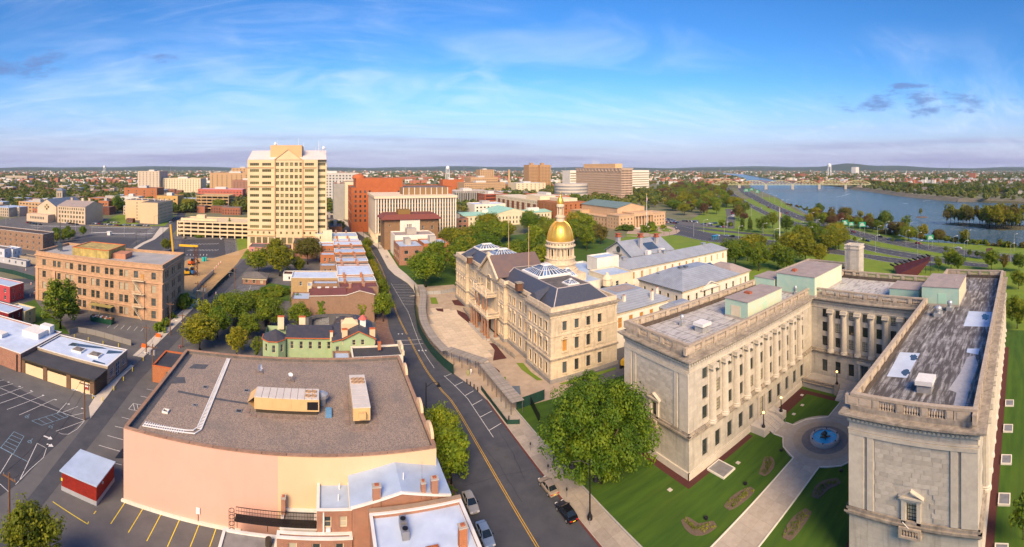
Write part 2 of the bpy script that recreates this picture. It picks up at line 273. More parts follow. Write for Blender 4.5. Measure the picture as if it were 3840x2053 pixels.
# mesh kit
COL=scene.collection
ORG={};FOOT=[]
class MB:
 def __init__(s):s.v=[];s.f=[];s.m=[];s.c=0
 def mat(s,i):s.c=i;return s
 def poly(s,pts):
  n=len(s.v);s.v.extend([tuple(p)for p in pts]);s.f.append(tuple(range(n,n+len(pts))));s.m.append(s.c)
 def box(s,x0,y0,z0,x1,y1,z1,bottom=True):
  n=len(s.v);s.v.extend([(x0,y0,z0),(x1,y0,z0),(x1,y1,z0),(x0,y1,z0),(x0,y0,z1),(x1,y0,z1),(x1,y1,z1),(x0,y1,z1)])
  F=[(4,5,6,7),(0,1,5,4),(1,2,6,5),(2,3,7,6),(3,0,4,7)]+([(3,2,1,0)]if bottom else[])
  for q in F:s.f.append(tuple(n+i for i in q));s.m.append(s.c)
 def obox(s,cx,cy,z0,lx,ly,h,rot=0.0):
  c,d=math.cos(rot),math.sin(rot)
  P=[(cx+c*a*lx/2-d*b*ly/2,cy+d*a*lx/2+c*b*ly/2)for a,b in((-1,-1),(1,-1),(1,1),(-1,1))]
  s.prism(P,z0,z0+h,bottom=True)
 def prism(s,P,z0,z1,top=True,bottom=False,sides=True):
  n=len(P)
  if sum(P[i][0]*P[(i+1)%n][1]-P[(i+1)%n][0]*P[i][1]for i in range(n))<0:P=P[::-1]
  b=len(s.v);s.v.extend([(p[0],p[1],z0)for p in P]+[(p[0],p[1],z1)for p in P])
  if sides:
   for i in range(n):s.f.append((b+i,b+(i+1)%n,b+n+(i+1)%n,b+n+i));s.m.append(s.c)
  if top:s.f.append(tuple(b+n+i for i in range(n)));s.m.append(s.c)
  if bottom:s.f.append(tuple(b+i for i in range(n))[::-1]);s.m.append(s.c)
 def lathe(s,cx,cy,prof,n=16,cap=True,a0=0.0,a1=None):
  full=a1 is None;a1=a0+2*math.pi if full else a1;b=len(s.v);k=n if full else n+1
  for r,z in prof:
   for i in range(k):
    t=a0+(a1-a0)*i/n;s.v.append((cx+r*math.cos(t),cy+r*math.sin(t),z))
  for j in range(len(prof)-1):
   for i in range(n):
    i2=(i+1)%k if full else i+1
    s.f.append((b+j*k+i,b+j*k+i2,b+(j+1)*k+i2,b+(j+1)*k+i));s.m.append(s.c)
  if cap and full and prof[-1][0]>1e-4:s.f.append(tuple(b+(len(prof)-1)*k+i for i in range(k)));s.m.append(s.c)
 def cyl(s,cx,cy,z0,z1,r,r1=None,n=10):s.lathe(cx,cy,[(r,z0),(r if r1 is None else r1,z1)],n)
 def tube(s,pts,r,n=5,r1=None):
  pts=[Vector(p)for p in pts];b=len(s.v);m=len(pts)
  for i,p in enumerate(pts):
   t=(pts[min(i+1,m-1)]-pts[max(i-1,0)])
   t=t.normalized()if t.length>1e-9 else Vector((0,0,1))
   q=t.cross(Vector((0,0,1)));q=q.normalized()if q.length>1e-4 else Vector((1,0,0));w=q.cross(t)
   rr=r if r1 is None else r+(r1-r)*i/max(1,m-1)
   for j in range(n):
    a=2*math.pi*j/n+math.pi/4;v=p+q*(math.cos(a)*rr)+w*(math.sin(a)*rr);s.v.append((v.x,v.y,v.z))
  for i in range(m-1):
   for j in range(n):
    s.f.append((b+i*n+j,b+(i+1)*n+j,b+(i+1)*n+(j+1)%n,b+i*n+(j+1)%n));s.m.append(s.c)
  s.f.append(tuple(b+j for j in range(n)));s.m.append(s.c);s.f.append(tuple(b+(m-1)*n+j for j in range(n))[::-1]);s.m.append(s.c)
 def sphere(s,c,r,n=10,m=6,sz=1.0):
  s.lathe(c[0],c[1],[(max(1e-4,r*math.sin(math.pi*i/m)),c[2]-r*sz*math.cos(math.pi*i/m))for i in range(m+1)],n,cap=False)
 def ring(s,x0,y0,x1,y1,z0,z1,out,inn=0.0):
  """band round a rectangle, standing out by `out` and reaching in by `inn`"""
  s.box(x0-out,y0-out,z0,x1+out,y0+inn,z1);s.box(x0-out,y1-inn,z0,x1+out,y1+out,z1)
  s.box(x0-out,y0+inn,z0,x0+inn,y1-inn,z1);s.box(x1-inn,y0+inn,z0,x1+out,y1-inn,z1)
 def mesh(s,name,mats,off=(0,0,0),smooth=False):
  me=bpy.data.meshes.new(name)
  vv=[(a-off[0],b-off[1],c-off[2])for a,b,c in s.v]if any(off)else s.v
  me.from_pydata(vv,[],s.f)
  for m in(mats if isinstance(mats,(list,tuple))else[mats]):me.materials.append(m)
  if any(s.m):me.polygons.foreach_set('material_index',s.m)
  if smooth:me.polygons.foreach_set('use_smooth',[True]*len(s.f))
  me.update();return me
 def build(s,name,mats,parent=None,smooth=False,loc=None):
  off=ORG[parent.name]if parent is not None else(loc or(0,0,0))
  o=bpy.data.objects.new(name,s.mesh(name,mats,off,smooth));COL.objects.link(o)
  if parent is not None:o.parent=parent;ORG[o.name]=off
  else:o.location=off;ORG[o.name]=tuple(off)
  return o
def tag(o,label,cat,group=None):
 o['label']=label;o['category']=cat
 if group:o['group']=group
 return o
def struct(o,kind='structure',label=None):
 o['kind']=kind
 if label:o['label']=label
 return o
def thing(name,label,cat,loc=(0,0,0),group=None,rz=0.0):
 o=bpy.data.objects.new(name,None);COL.objects.link(o);o.empty_display_size=0.5
 o.location=loc;o.rotation_euler=(0,0,rz);ORG[o.name]=tuple(loc);return tag(o,label,cat,group)
def place(name,me,parent,loc,rz=0.0,scale=None):
 """one more object that shares mesh data; loc in world space of an unrotated parent"""
 o=bpy.data.objects.new(name,me);COL.objects.link(o);off=(0,0,0)
 if parent is not None:o.parent=parent;off=ORG[parent.name]
 o.location=(loc[0]-off[0],loc[1]-off[1],loc[2]-off[2]);o.rotation_euler=(0,0,rz)
 if scale:o.scale=scale
 ORG[o.name]=tuple(loc);return o
def copy_tree(o,parent=None,loc=None,rz=None,label=None,group=None,scale=None):
 c=o.copy();COL.objects.link(c);c.parent=parent
 if loc is not None:c.location=loc
 if rz is not None:c.rotation_euler=(0,0,rz)
 if scale is not None:c.scale=scale
 if label:c['label']=label
 if group:c['group']=group
 for ch in list(o.children):copy_tree(ch,c)
 return c
def sheet(name,P,z,mat,parent=None,kind='structure'):
 m=MB();m.poly([(p[0],p[1],z)for p in(P if area(P)>0 else P[::-1])]);o=m.build(name,mat,parent)
 if parent is None and kind:struct(o,kind)
 return o
def area(P):return sum(P[i][0]*P[(i+1)%len(P)][1]-P[(i+1)%len(P)][0]*P[i][1]for i in range(len(P)))
def strip(mb,pts,w,z):
 """flat ribbon along a polyline"""
 pts=[Vector(p[:2])for p in pts]
 L,R=[],[]
 for i,p in enumerate(pts):
  t=(pts[min(i+1,len(pts)-1)]-pts[max(i-1,0)]).normalized();n=Vector((-t.y,t.x))
  L.append(p+n*w/2);R.append(p-n*w/2)
 for i in range(len(pts)-1):mb.poly([(R[i].x,R[i].y,z),(R[i+1].x,R[i+1].y,z),(L[i+1].x,L[i+1].y,z),(L[i].x,L[i].y,z)])
def resample(pts,n):
 pts=[Vector(p)for p in pts];d=[0.0]
 for a,b in zip(pts,pts[1:]):d.append(d[-1]+(b-a).length)
 out=[]
 for i in range(n):
  t=d[-1]*i/(n-1);k=max(j for j in range(len(d))if d[j]<=t+1e-9);k=min(k,len(pts)-2)
  out.append(pts[k].lerp(pts[k+1],(t-d[k])/max(1e-9,d[k+1]-d[k])))
 return out
def smoothline(pts,n=40):
 """Catmull-Rom through points"""
 P=[Vector(p)for p in pts];P=[P[0]*2-P[1]]+P+[P[-1]*2-P[-2]];out=[];seg=len(P)-3
 for i in range(n):
  t=seg*i/(n-1);k=min(int(t),seg-1);t-=k;a,b,c,d=P[k:k+4]
  out.append(0.5*((2*b)+(c-a)*t+(2*a-5*b+4*c-d)*t*t+(3*b-a-3*c+d)*t*t*t))
 return out
 # walls with real openings, windows
def wall(mb,P0,P1,z0,z1,wins=(),depth=0.25,z0b=None):
 """P0 to P1 left to right seen from outside; wins = (a0, a1, b0, b1[, style]) in metres along, height"""
 L=math.hypot(P1[0]-P0[0],P1[1]-P0[1]);ux,uy=(P1[0]-P0[0])/L,(P1[1]-P0[1])/L;nx,ny=uy,-ux
 W=[w for w in wins if w[1]>0 and w[0]<L]
 def pt(a,z,d=0.0):return(P0[0]+ux*a-nx*d,P0[1]+uy*a-ny*d,z)
 xs=sorted({0.0,L}|{round(w[0],4)for w in W}|{round(w[1],4)for w in W});
 cols={}
 for i in range(len(xs)-1):
  c=(xs[i]+xs[i+1])/2;hs=tuple(sorted((round(w[2],4),round(w[3],4))for w in W if w[0]<c<w[1]));cols.setdefault(i,hs)
 i=0
 while i<len(xs)-1:
  j=i
  while j+1<len(xs)-1 and cols[j+1]==cols[i]and not cols[i]:j+=1
  a,b=xs[i],xs[j+1];z=z0
  for(h0,h1)in cols[i]:
   if h0>z+1e-6:mb.poly([pt(a,z),pt(b,z),pt(b,h0),pt(a,h0)])
   z=max(z,h1)
  if z<z1-1e-6:mb.poly([pt(a,z),pt(b,z),pt(b,z1),pt(a,z1)])
  i=j+1
 for w in W:
  a,b,h0,h1=w[:4]
  mb.poly([pt(a,h0),pt(a,h0,depth),pt(a,h1,depth),pt(a,h1)]);mb.poly([pt(b,h0,depth),pt(b,h0),pt(b,h1),pt(b,h1,depth)])
  mb.poly([pt(a,h1),pt(a,h1,depth),pt(b,h1,depth),pt(b,h1)]);mb.poly([pt(a,h0,depth),pt(a,h0),pt(b,h0),pt(b,h0,depth)])
WM={}
def win_mesh(w,h,style,fm,gm):
 key=(round(w,2),round(h,2),style,fm.name,gm.name)
 if key in WM:return WM[key]
 f=MB();t=min(0.09,w*.1)
 def bar(x0,z0,x1,z1,y=-.05):f.box(x0,y,z0,x1,.02,z1)
 bar(-w/2,-h/2,-w/2+t,h/2);bar(w/2-t,-h/2,w/2,h/2);bar(-w/2+t,-h/2,w/2-t,-h/2+t);bar(-w/2+t,h/2-t,w/2-t,h/2)
 nv,nh={'sash':(0,1),'grid':(2,3),'big':(3,4),'strip':(max(1,int(w/1.4)),0),'plain':(0,0),'cross':(1,1),'french':(1,2)}[style]
 b=t*.55
 for i in range(1,nv+1):x=-w/2+w*i/(nv+1);bar(x-b/2,-h/2+t,x+b/2,h/2-t,-.035)
 for i in range(1,nh+1):z=-h/2+h*i/(nh+1);bar(-w/2+t,z-b/2,w/2-t,z+b/2,-.038)
 g=MB();g.box(-w/2+t*.5,0,-h/2+t*.5,w/2-t*.5,.03,h/2-t*.5)
 one=MB();one.v=list(f.v);one.f=list(f.f);one.m=[0]*len(f.f);one.mat(1);one.box(-w/2+t*.5,0,-h/2+t*.5,w/2-t*.5,.025,h/2-t*.5)
 WM[key]=(f.mesh('window',[fm]),g.mesh('pane',[gm]),one.mesh('window',[fm,gm]));return WM[key]
def windows(parent,P0,P1,wins,depth=0.25,style='sash',fm=None,gm=None,panes=False,name='window'):
 L=math.hypot(P1[0]-P0[0],P1[1]-P0[1]);ux,uy=(P1[0]-P0[0])/L,(P1[1]-P0[1])/L;nx,ny=uy,-ux;rz=math.atan2(uy,ux)
 out=[]
 for w in wins:
  a,b,h0,h1=w[:4];st=w[4]if len(w)>4 else style;c=(a+b)/2;d=depth-.04
  fme,gme,one=win_mesh(b-a,h1-h0,st,fm or WHITEP,gm or DARKG)
  p=(P0[0]+ux*c-nx*d,P0[1]+uy*c-ny*d,(h0+h1)/2)
  if panes:
   o=place(name,fme,parent,p,rz);k=bpy.data.objects.new('pane',gme);COL.objects.link(k);k.parent=o
  else:o=place(name,one,parent,p,rz)
  out.append(o)
 return out
def wrow(L,n,w,z,h,m=1.0,style=None,skip=()):
 p=(L-2*m)/n;r=[]
 for i in range(n):
  if i in skip:continue
  c=m+p*(i+.5);r.append((c-w/2,c+w/2,z,z+h)+((style,)if style else()))
 return r
def faces(x0,y0,x1,y1):return{'S':((x0,y0),(x1,y0)),'E':((x1,y0),(x1,y1)),'N':((x1,y1),(x0,y1)),'W':((x0,y1),(x0,y0))}
def block(name,label,cat,x0,y0,x1,y1,h,wm,rm=None,wins=None,par=0.6,parw=0.3,depth=0.25,style='sash',fm=None,gm=None,panes=False,cornice=None,base=None,z0=0.0,group=None,root=None,partname='wall',copm=None,bands=()):
 """a flat roofed building: walls with openings, roof, parapet, windows; wins = {face: list}"""
 t=root or thing(name,label,cat,((x0+x1)/2,(y0+y1)/2,z0),group)
 FOOT.append((x0,y0,x1,y1));wins=wins or{};m=MB();F=faces(x0,y0,x1,y1)
 for k,(a,b)in F.items():wall(m,a,b,z0,h,wins.get(k,()),depth)
 if par:
  F2=faces(x0+parw,y0+parw,x1-parw,y1-parw)
  for k,(a,b)in F2 .items():m.poly([(b[0],b[1],h-par),(a[0],a[1],h-par),(a[0],a[1],h),(b[0],b[1],h)])
 m.build(partname,wm,t)
 for k,(a,b)in F.items():
  if wins.get(k):windows(t,a,b,wins[k],depth,style,fm,gm,panes)
 r=MB();e=parw if par else 0;r.poly([(x0+e,y0+e,h-par),(x1-e,y0+e,h-par),(x1-e,y1-e,h-par),(x0+e,y1-e,h-par)]);r.build('roof',rm or TARR,t)
 if par:
  c=MB();c.ring(x0,y0,x1,y1,h,h+.12,.08,parw+.05);c.build('coping',copm or wm,t)
 if cornice:
  zc,th,out,cm=cornice;c=MB();c.ring(x0,y0,x1,y1,zc,zc+th,out,-0.002);c.ring(x0,y0,x1,y1,zc-th*.8,zc,out*.5,-0.002);c.build('cornice',cm,t)
 for(zb,tb,ob,bm)in bands:
  c=MB();c.ring(x0,y0,x1,y1,zb,zb+tb,ob,-0.002);c.build('string_course',bm,t)
 return t
def gable(mb,x0,y0,x1,y1,ze,zr,axis='x',over=0.4,th=0.2):
 """pitched roof solid with eaves"""
 if axis=='x':
  ym=(y0+y1)/2;A=[(y0-over,ze-(zr-ze)*over/(ym-y0)),(ym,zr),(y1+over,ze-(zr-ze)*over/(ym-y0))]
  P=[[(x,y,z+d)for(y,z)in A]for x,d in((x0-over,th),(x1+over,th),(x0-over,0),(x1+over,0))]
 else:
  xm=(x0+x1)/2;A=[(x0-over,ze-(zr-ze)*over/(xm-x0)),(xm,zr),(x1+over,ze-(zr-ze)*over/(xm-x0))]
  P=[[(x,y,z+d)for(x,z)in A]for y,d in((y1+over,th),(y0-over,th),(y1+over,0),(y0-over,0))]
 a,b,c,d=P
 for i in range(2):mb.poly([a[i],b[i],b[i+1],a[i+1]]);mb.poly([c[i],c[i+1],d[i+1],d[i]])
 mb.poly([a[0],a[1],a[2],c[2],c[1],c[0]][::-1]);mb.poly([b[0],b[1],b[2],d[2],d[1],d[0]])
 mb.poly([a[0],c[0],d[0],b[0]]);mb.poly([a[2],b[2],d[2],c[2]])
def hip(mb,x0,y0,x1,y1,ze,zr,over=0.5,inset=None,th=.15):
 x0-=over;y0-=over;x1+=over;y1+=over;w=min(x1-x0,y1-y0)/2 if inset is None else inset
 T=[(x0+w,y0+w,zr),(x1-w,y0+w,zr),(x1-w,y1-w,zr),(x0+w,y1-w,zr)];B=[(x0,y0,ze),(x1,y0,ze),(x1,y1,ze),(x0,y1,ze)]
 for i in range(4):mb.poly([B[i],B[(i+1)%4],T[(i+1)%4],T[i]])
 if inset is not None and(x1-x0>2*w+.1)and(y1-y0>2*w+.1):mb.poly(T)
 mb.ring(x0,y0,x1,y1,ze-th,ze-.002,0,.3)
def chimney(parent,x,y,z0,z1,w=.8,d=.6,mat=None,capm=None,name='chimney'):
 m=MB();m.box(x-w/2,y-d/2,z0,x+w/2,y+d/2,z1);m.mat(1);m.box(x-w/2-.08,y-d/2-.08,z1,x+w/2+.08,y+d/2+.08,z1+.14)
 m.mat(2);m.box(x-w/4,y-d/4,z1+.14,x+w/4,y+d/4,z1+.3);return m.build(name,[mat or BRICKR,capm or CONC,TERRA],parent)
def text(body,size,mat,parent,loc,rot,ext=.01,name='lettering',align='CENTER'):
 cu=bpy.data.curves.new(name,'FONT');cu.body=body;cu.size=size;cu.extrude=ext;cu.align_x=align;cu.align_y='CENTER';cu.materials.append(mat)
 tmp=bpy.data.objects.new(name,cu);COL.objects.link(tmp);me=bpy.data.meshes.new_from_object(tmp.evaluated_get(bpy.context.evaluated_depsgraph_get()));bpy.data.objects.remove(tmp);o=bpy.data.objects.new(name,me);COL.objects.link(o);o.parent=parent;off=ORG[parent.name]if parent else(0,0,0)
 o.location=tuple(loc[i]-off[i]for i in range(3));o.rotation_euler=rot;return o
 # trees
def leaf_cloud(rng,clumps,per,size,flat=0.5):
 """quads gathered in clumps; clumps = (centre, radius) array"""
 C=np.repeat(clumps[:,:3],per,0);R=np.repeat(clumps[:,3],per)
 d=rng.normal(size=C.shape);d/=np.linalg.norm(d,axis=1)[:,None]
 p=C+d*(R*rng.uniform(.45,1.0,len(R))**.6)[:,None]
 n=d+rng.normal(scale=.38,size=d.shape)+np.array([0,0,flat]);n/=np.linalg.norm(n,axis=1)[:,None]
 a=np.cross(n,rng.normal(size=n.shape));a/=np.linalg.norm(a,axis=1)[:,None]+1e-9;b=np.cross(n,a)
 s=(size*rng.uniform(.6,1.3,len(R)))[:,None]
 V=np.stack([p-a*s*.5,p-b*s*.36,p+a*s*.5,p+b*s*.36],1).reshape(-1,3);return V
def quads_mesh(name,V,mat):
 me=bpy.data.meshes.new(name);n=len(V);f=n//4
 me.vertices.add(n);me.vertices.foreach_set('co',V.astype(np.float32).ravel());me.loops.add(n);me.loops.foreach_set('vertex_index',np.arange(n,dtype=np.int32))
 me.polygons.add(f);me.polygons.foreach_set('loop_start',np.arange(0,n,4,dtype=np.int32));me.polygons.foreach_set('loop_total',np.full(f,4,dtype=np.int32))
 me.materials.append(mat);me.update(calc_edges=True);return me
def crown_clumps(rng,n,rx,rz,zc,cr,shape='round',hollow=.5):
 d=rng.normal(size=(n,3));d/=np.linalg.norm(d,axis=1)[:,None];r=rng.uniform(hollow**3,1,n)**(1/3)
 lob=1+.16*np.sin(3*np.arctan2(d[:,1],d[:,0])+rng.uniform(0,6))+.12*np.sin(5*d[:,2]+4*d[:,0]+rng.uniform(0,6))
 p=d*(r*lob)[:,None]*np.array([rx,rx,rz])
 if shape=='cone':t=(p[:,2]/rz+1)/2;p[:,:2]*=(1.25-.95*t)[:,None]
 if shape=='egg':t=(p[:,2]/rz+1)/2;p[:,:2]*=(1.12-.40*np.clip(t,0,1))[:,None]
 if shape=='vase':t=(p[:,2]/rz+1)/2;p[:,:2]*=(.55+.6*np.clip(t,0,1))[:,None]
 p[:,2]+=zc
 return np.concatenate([p,rng.uniform(.65,1.25,(n,1))*cr],1)
def trunk_mesh(rng,h,r,zc,rx,rz,limbs=6):
 m=MB();top=zc+rz*.25
 m.tube([(0,0,-.3),(r*.2,0,h*.25),(-r*.2,r*.3,zc*.7),(0,0,top)],r*1.15,8,r*.35)
 for i in range(limbs):
  a=2*math.pi*i/limbs+rng.uniform(-.4,.4);z0=zc-rz*rng.uniform(.45,.85);z0=max(z0,h*.16);q=rng.uniform(.55,.85)
  m.tube([(0,0,z0),(math.cos(a)*rx*q*.45,math.sin(a)*rx*q*.45,z0+rz*.38),(math.cos(a)*rx*q,math.sin(a)*rx*q,zc+rz*rng.uniform(-.1,.45))],r*.5,5,r*.12)
 return m.mesh('trunk',BARK,smooth=True)
PROTO={}
def proto_tree(key,h,rx,shape,leaf,nclump,per,size,trunk_r,base=.22,hollow=.5,seed=1,cr=None,limbs=6):
 rng=np.random.default_rng(seed);rz=h*(1-base)/2;zc=h*base+rz;cr=cr or rx*.26
 V=leaf_cloud(rng,crown_clumps(rng,nclump,rx-cr*.7,rz-cr*.7,zc,cr,shape,hollow),per,size)
 PROTO[key]=(quads_mesh('crown',V,leaf),trunk_mesh(rng,h,trunk_r,zc,rx,rz,limbs),h,rx);return PROTO[key]
def tree(key,x,y,h,label,group=None,leaf=None,name='tree',cat='tree',wide=1.0,rz=None,z=0.0):
 cr,tk,h0,rx=PROTO[key];s=h/h0
 t=thing(name,label,cat,(x,y,z),group,random.uniform(0,6.28)if rz is None else rz)
 for nm,me in(('trunk',tk),('crown',cr)):
  o=bpy.data.objects.new(nm,me);COL.objects.link(o);o.parent=t;o.scale=(s*wide,s*wide,s)
  if leaf and nm=='crown':o.material_slots[0].link='OBJECT';o.material_slots[0].material=leaf
 return t
def bush(x,y,r,h,label,group=None,leaf=None,name='shrub',z=0.0,cat='shrub'):
 o=place(name,PROTO['bush'][0],None,(x,y,z),random.uniform(0,6.28),(r/1.0,r/1.0,h/1.2))
 if leaf:o.material_slots[0].link='OBJECT';o.material_slots[0].material=leaf
 return tag(o,label,cat,group)
proto_tree('round',12,5.2,'round',LEAFS[0],120,60,.50,.30,.20,.45,3)
proto_tree('round2',12,4.8,'egg',LEAFS[0],110,60,.50,.28,.18,.45,5)
proto_tree('airy',13,4.6,'vase',LEAFS[1],80,46,.46,.24,.25,.3,7,cr=.95)
proto_tree('wide',12,6.6,'round',LEAFS[0],150,64,.52,.36,.28,.5,9,limbs=8)
proto_tree('egg',12,3.6,'egg',LEAFS[2],110,60,.44,.24,.10,.55,13)
proto_tree('small',5,1.9,'round',LEAFS[0],46,34,.32,.09,.25,.35,17)
proto_tree('cone',12,2.9,'cone',LEAFS[2],110,46,.40,.22,.06,.5,19)
PROTO['bush']=(quads_mesh('crown',leaf_cloud(np.random.default_rng(23),np.concatenate([crown_clumps(np.random.default_rng(24),46,.8,.5,.62,.26,hollow=.4)]),34,.24),LEAFS[0]),None,1.2,1.0)
# ground, river, roads
CR=dict(c1=(0,550,.3727),c2=(880,500,.3727),c3=(1640,550,.3727),c4=(2500,550,.5202),b1=(0,880,.4357),b2=(700,850,.3995),b3=(1500,880,.4356),b4=(2300,850,.4357),b5=(3000,880,.4357),e1=(0,1253,.581),e2=(800,1300,.5467),e3=(1600,1400,.4742),e4=(2300,1253,.581),e5=(3000,1253,.581),f1=(0,600,.2542),f2=(1200,590,.2542),f3=(1700,580,.295),f4=(2350,700,.2911))
def PX(c,x,y,h=0.0):a=CR[c];return at(a[0]+x*a[2],a[1]+y*a[2],h)
def PP(c,pts,h=0.0):return[PX(c,x,y,h)for x,y in pts]
NEARB=[(270,-15800),(285,-600),(300,-150),(306,-40),(312,10),(322,76),(378,129),(415,180),(446,232),(502,273),(590,345),(690,423),(860,575),(1043,734)]+[at(2791,677),at(2735,661),at(2685,649)]
FARB=[at(2791,654),at(2850,664),at(2916,675),at(3050,688),at(3181,701),at(3290,716),at(3384,729),at(3592,748),(735,55),(700,-60),(640,-300),(600,-1200),(600,-15800)]
S_=15800
g=MB();g.poly([(x,y,0)for x,y in[(-S_,-15800),NEARB[0]]+NEARB[1:]+FARB+[(S_,-15800),(S_,S_),(-S_,S_)]])
struct(g.build('ground',GROUND))
g=MB()
for Ln,sg in((NEARB,1),(FARB,1)):
 q=[]
 for i,p in enumerate(Ln):
  a=Vector(Ln[max(i-1,0)]);b=Vector(Ln[min(i+1,len(Ln)-1)]);t=(b-a).normalized();n=Vector((t.y,-t.x));q.append((p[0]+n.x*6,p[1]+n.y*6))
 for i in range(len(Ln)-1):g.poly([(q[i][0],q[i][1],-4.5),(q[i+1][0],q[i+1][1],-4.5),(Ln[i+1][0],Ln[i+1][1],0),(Ln[i][0],Ln[i][1],0)])
struct(g.build('river_bank',surf('bank_earth',(.13,.11,.075),(.09,.095,.045),.2,.95,bump=.4)))
def water_mat():
 m,nt,b=_nt('river_water');N=nt.nodes.new;L=nt.links.new
 tc=N('ShaderNodeTexCoord');b.inputs['Base Color'].default_value=(.020,.060,.11,1);b.inputs['Roughness'].default_value=.2;_set(b,'Specular IOR Level',.5)
 hs=[]
 for sc,rot,st in((.05,25,(1,3,1)),(.16,40,(1,2.2,1)),(.6,10,(1,1.5,1))):
  mp=N('ShaderNodeMapping');L(tc.outputs['Object'],mp.inputs[0]);mp.inputs['Rotation'].default_value=(0,0,rad(rot));mp.inputs['Scale'].default_value=st
  n=N('ShaderNodeTexNoise');L(mp.outputs[0],n.inputs['Vector']);n.inputs['Scale'].default_value=sc;n.inputs['Detail'].default_value=5;hs.append(n.outputs[0])
 a=N('ShaderNodeMath');a.operation='ADD';L(hs[0],a.inputs[0]);L(hs[1],a.inputs[1]);c=N('ShaderNodeMath');c.operation='ADD';L(a.outputs[0],c.inputs[0]);L(hs[2],c.inputs[1])
 bn=N('ShaderNodeBump');bn.inputs['Strength'].default_value=.9;bn.inputs['Distance'].default_value=1.6;L(c.outputs[0],bn.inputs['Height']);L(bn.outputs[0],b.inputs['Normal'])
 mr=N('ShaderNodeMapRange');L(hs[1],mr.inputs[0]);mr.inputs[1].default_value=.45;mr.inputs[2].default_value=.75
 mx=N('ShaderNodeMix');mx.data_type='RGBA';L(mr.outputs[0],mx.inputs[0]);mx.inputs[6].default_value=(.040,.092,.125,1);mx.inputs[7].default_value=(.14,.185,.20,1);L(mx.outputs[2],b.inputs['Base Color'])
 return m
sheet('river',NEARB[1:]+FARB[:-1],-3.0,water_mat())
g=MB()
for(c,pts,w)in(('c4',[(1490,585),(1560,572),(1640,556),(1720,548),(1810,545)],1.6),('c4',[(1590,566),(1680,556),(1760,560)],1.0),('c4',[(2080,575),(2200,584),(2330,592)],1.2),('c4',[(1220,365),(1260,358),(1320,340)],2.0),('c4',[(1850,395),(1890,390),(1925,388)],1.5),('c4',[(1700,408),(1740,412)],1.6)):
 q=smoothline([Vector(PX(c,*p,-3))for p in pts],24);strip(g,[(p.x+random.uniform(-1.2,1.2),p.y+random.uniform(-1.2,1.2))for p in q],w,-2.95)
struct(g.build('river_foam',surf('foam',(.55,.60,.64),(.25,.32,.38),.8,.7)),'stuff','white foam where the river runs over the shallows')
LAYER=[0.02]
def cover(name,P,mat,z=None):
 if z is None:LAYER[0]+=.004;z=LAYER[0]
 return sheet(name,P,z,mat)
cover('capitol_lawn',[(41.9,-150),(150,-150),(150,30),(150,92),(41.9,92)],GRASS,.03)
cover('riverside_grass',[(146,-160),(300,-160),(306,-40),(312,10),(322,76),(376,129),(414,180),(446,236),(498,280),(588,350),(690,430),(690,470),(480,400),(330,310),(230,280),(146,230)],GRASSL,.024)
cover('street_yard',[(-135,35),(22,35),(22,345),(-135,345)],ASPHO,.028)
cover('town_asphalt',[(-290,180),(-135,180),(-135,420),(-320,420)],ASPHO,.026)
cover('capitol_yard',[(37.6,92),(60,92),(60,200),(37.6,200),(36.5,170),(34,155),(32,130),(34,114)],DIRT,.036)
cover('capitol_back_yard',[(60,92),(150,92),(150,190),(60,190)],ASPHO,.032)
cover('capitol_park',[(41,186),(130,186),(200,250),(215,330),(120,330),(60,300),(41,300)],GRASS,.034)
cover('park_lawn',PP('f4',[(1290,800),(1800,780),(2000,1100),(1300,1000)]),GRASSL,.04)
STR_C=[(29.7,20),(29.7,60),(29.7,96),(28.6,106),(27.4,118),(27.1,140),(27.2,163),(28.5,190),(30.5,225),(31.5,262),(31,300),(26,345),(19,400),(10.5,455),(-8,560),(-60,800)]
lk=[(22,20),(22,150),(22.9,160),(24.5,200),(26.3,240),(26.3,300),(20.5,345),(13.5,400),(5,455),(-13,560),(-65,800)]
rk=[(37.5,20),(37.5,98),(36.8,104),(35,110),(33,117),(31.4,128),(31.6,146),(33.2,160),(36.3,174),(38.8,186),(39.8,196),(39.2,207),(35.8,224),(34.6,240),(36,300),(31.5,345),(24.5,400),(16,455),(-3,560),(-55,800)]
cover('state_street',lk+rk[::-1],ASPH,.06)
cross=cover('cross_street',PP('f2',[(520,1300),(560,1180),(800,1270),(945,1300),(1100,1377),(700,1377)]),ASPH,.052)
cover('side_street',[(-39,20),(-43,60),(-46.3,104),(-45.5,150),(-41.5,240),(-38,300),(-45.5,300),(-48.5,240),(-50.5,150),(-51.3,104),(-48.6,81),(-44.6,50),(-42,20)],ASPH,.05)
west_lot=cover('west_parking_lot',PP('e1',[(0,290),(540,555),(290,790),(130,960),(0,1050)])+[(-75,52),(-95,90)],ASPHN,.044)
cover('court_avenue',PP('c1',[(0,1330),(370,1330),(380,1377),(0,1377)]),ASPH,.046)
cover('tan_building_drive',PP('b1',[(0,560),(330,440),(330,560),(190,590),(0,640)]),ASPH,.047)
big_lot=cover('car_park',PP('c1',[(0,842),(290,792),(890,800),(1540,815),(1610,800),(1470,905),(700,885),(380,862),(0,850)]),ASPHO,.040)
lot2=cover('fenced_car_park',PP('c1',[(440,985),(880,920),(1380,935),(1280,1030),(730,1060),(440,1045)]),ASPHN,.042)
cover('avenue',PP('c1',[(0,858),(400,880),(880,905),(1460,922),(1560,905),(1640,925),(1500,990),(1290,1060),(1180,1060),(1330,990),(1420,945),(880,922),(400,895),(0,872)]),ASPH,.048)
cover('avenue_bend',PP('c1',[(1290,1058),(1440,985),(1560,905),(1690,850),(1780,690),(1800,640),(1880,640),(1840,760),(1730,890),(1760,940),(1700,1000),(1600,1062),(1500,1080)]),ASPH,.050)
tower_lot=cover('tower_parking_lot',PP('c1',[(1755,935),(2365,930),(2372,1110),(1900,1110),(1680,1075)]),ASPHN,.043)
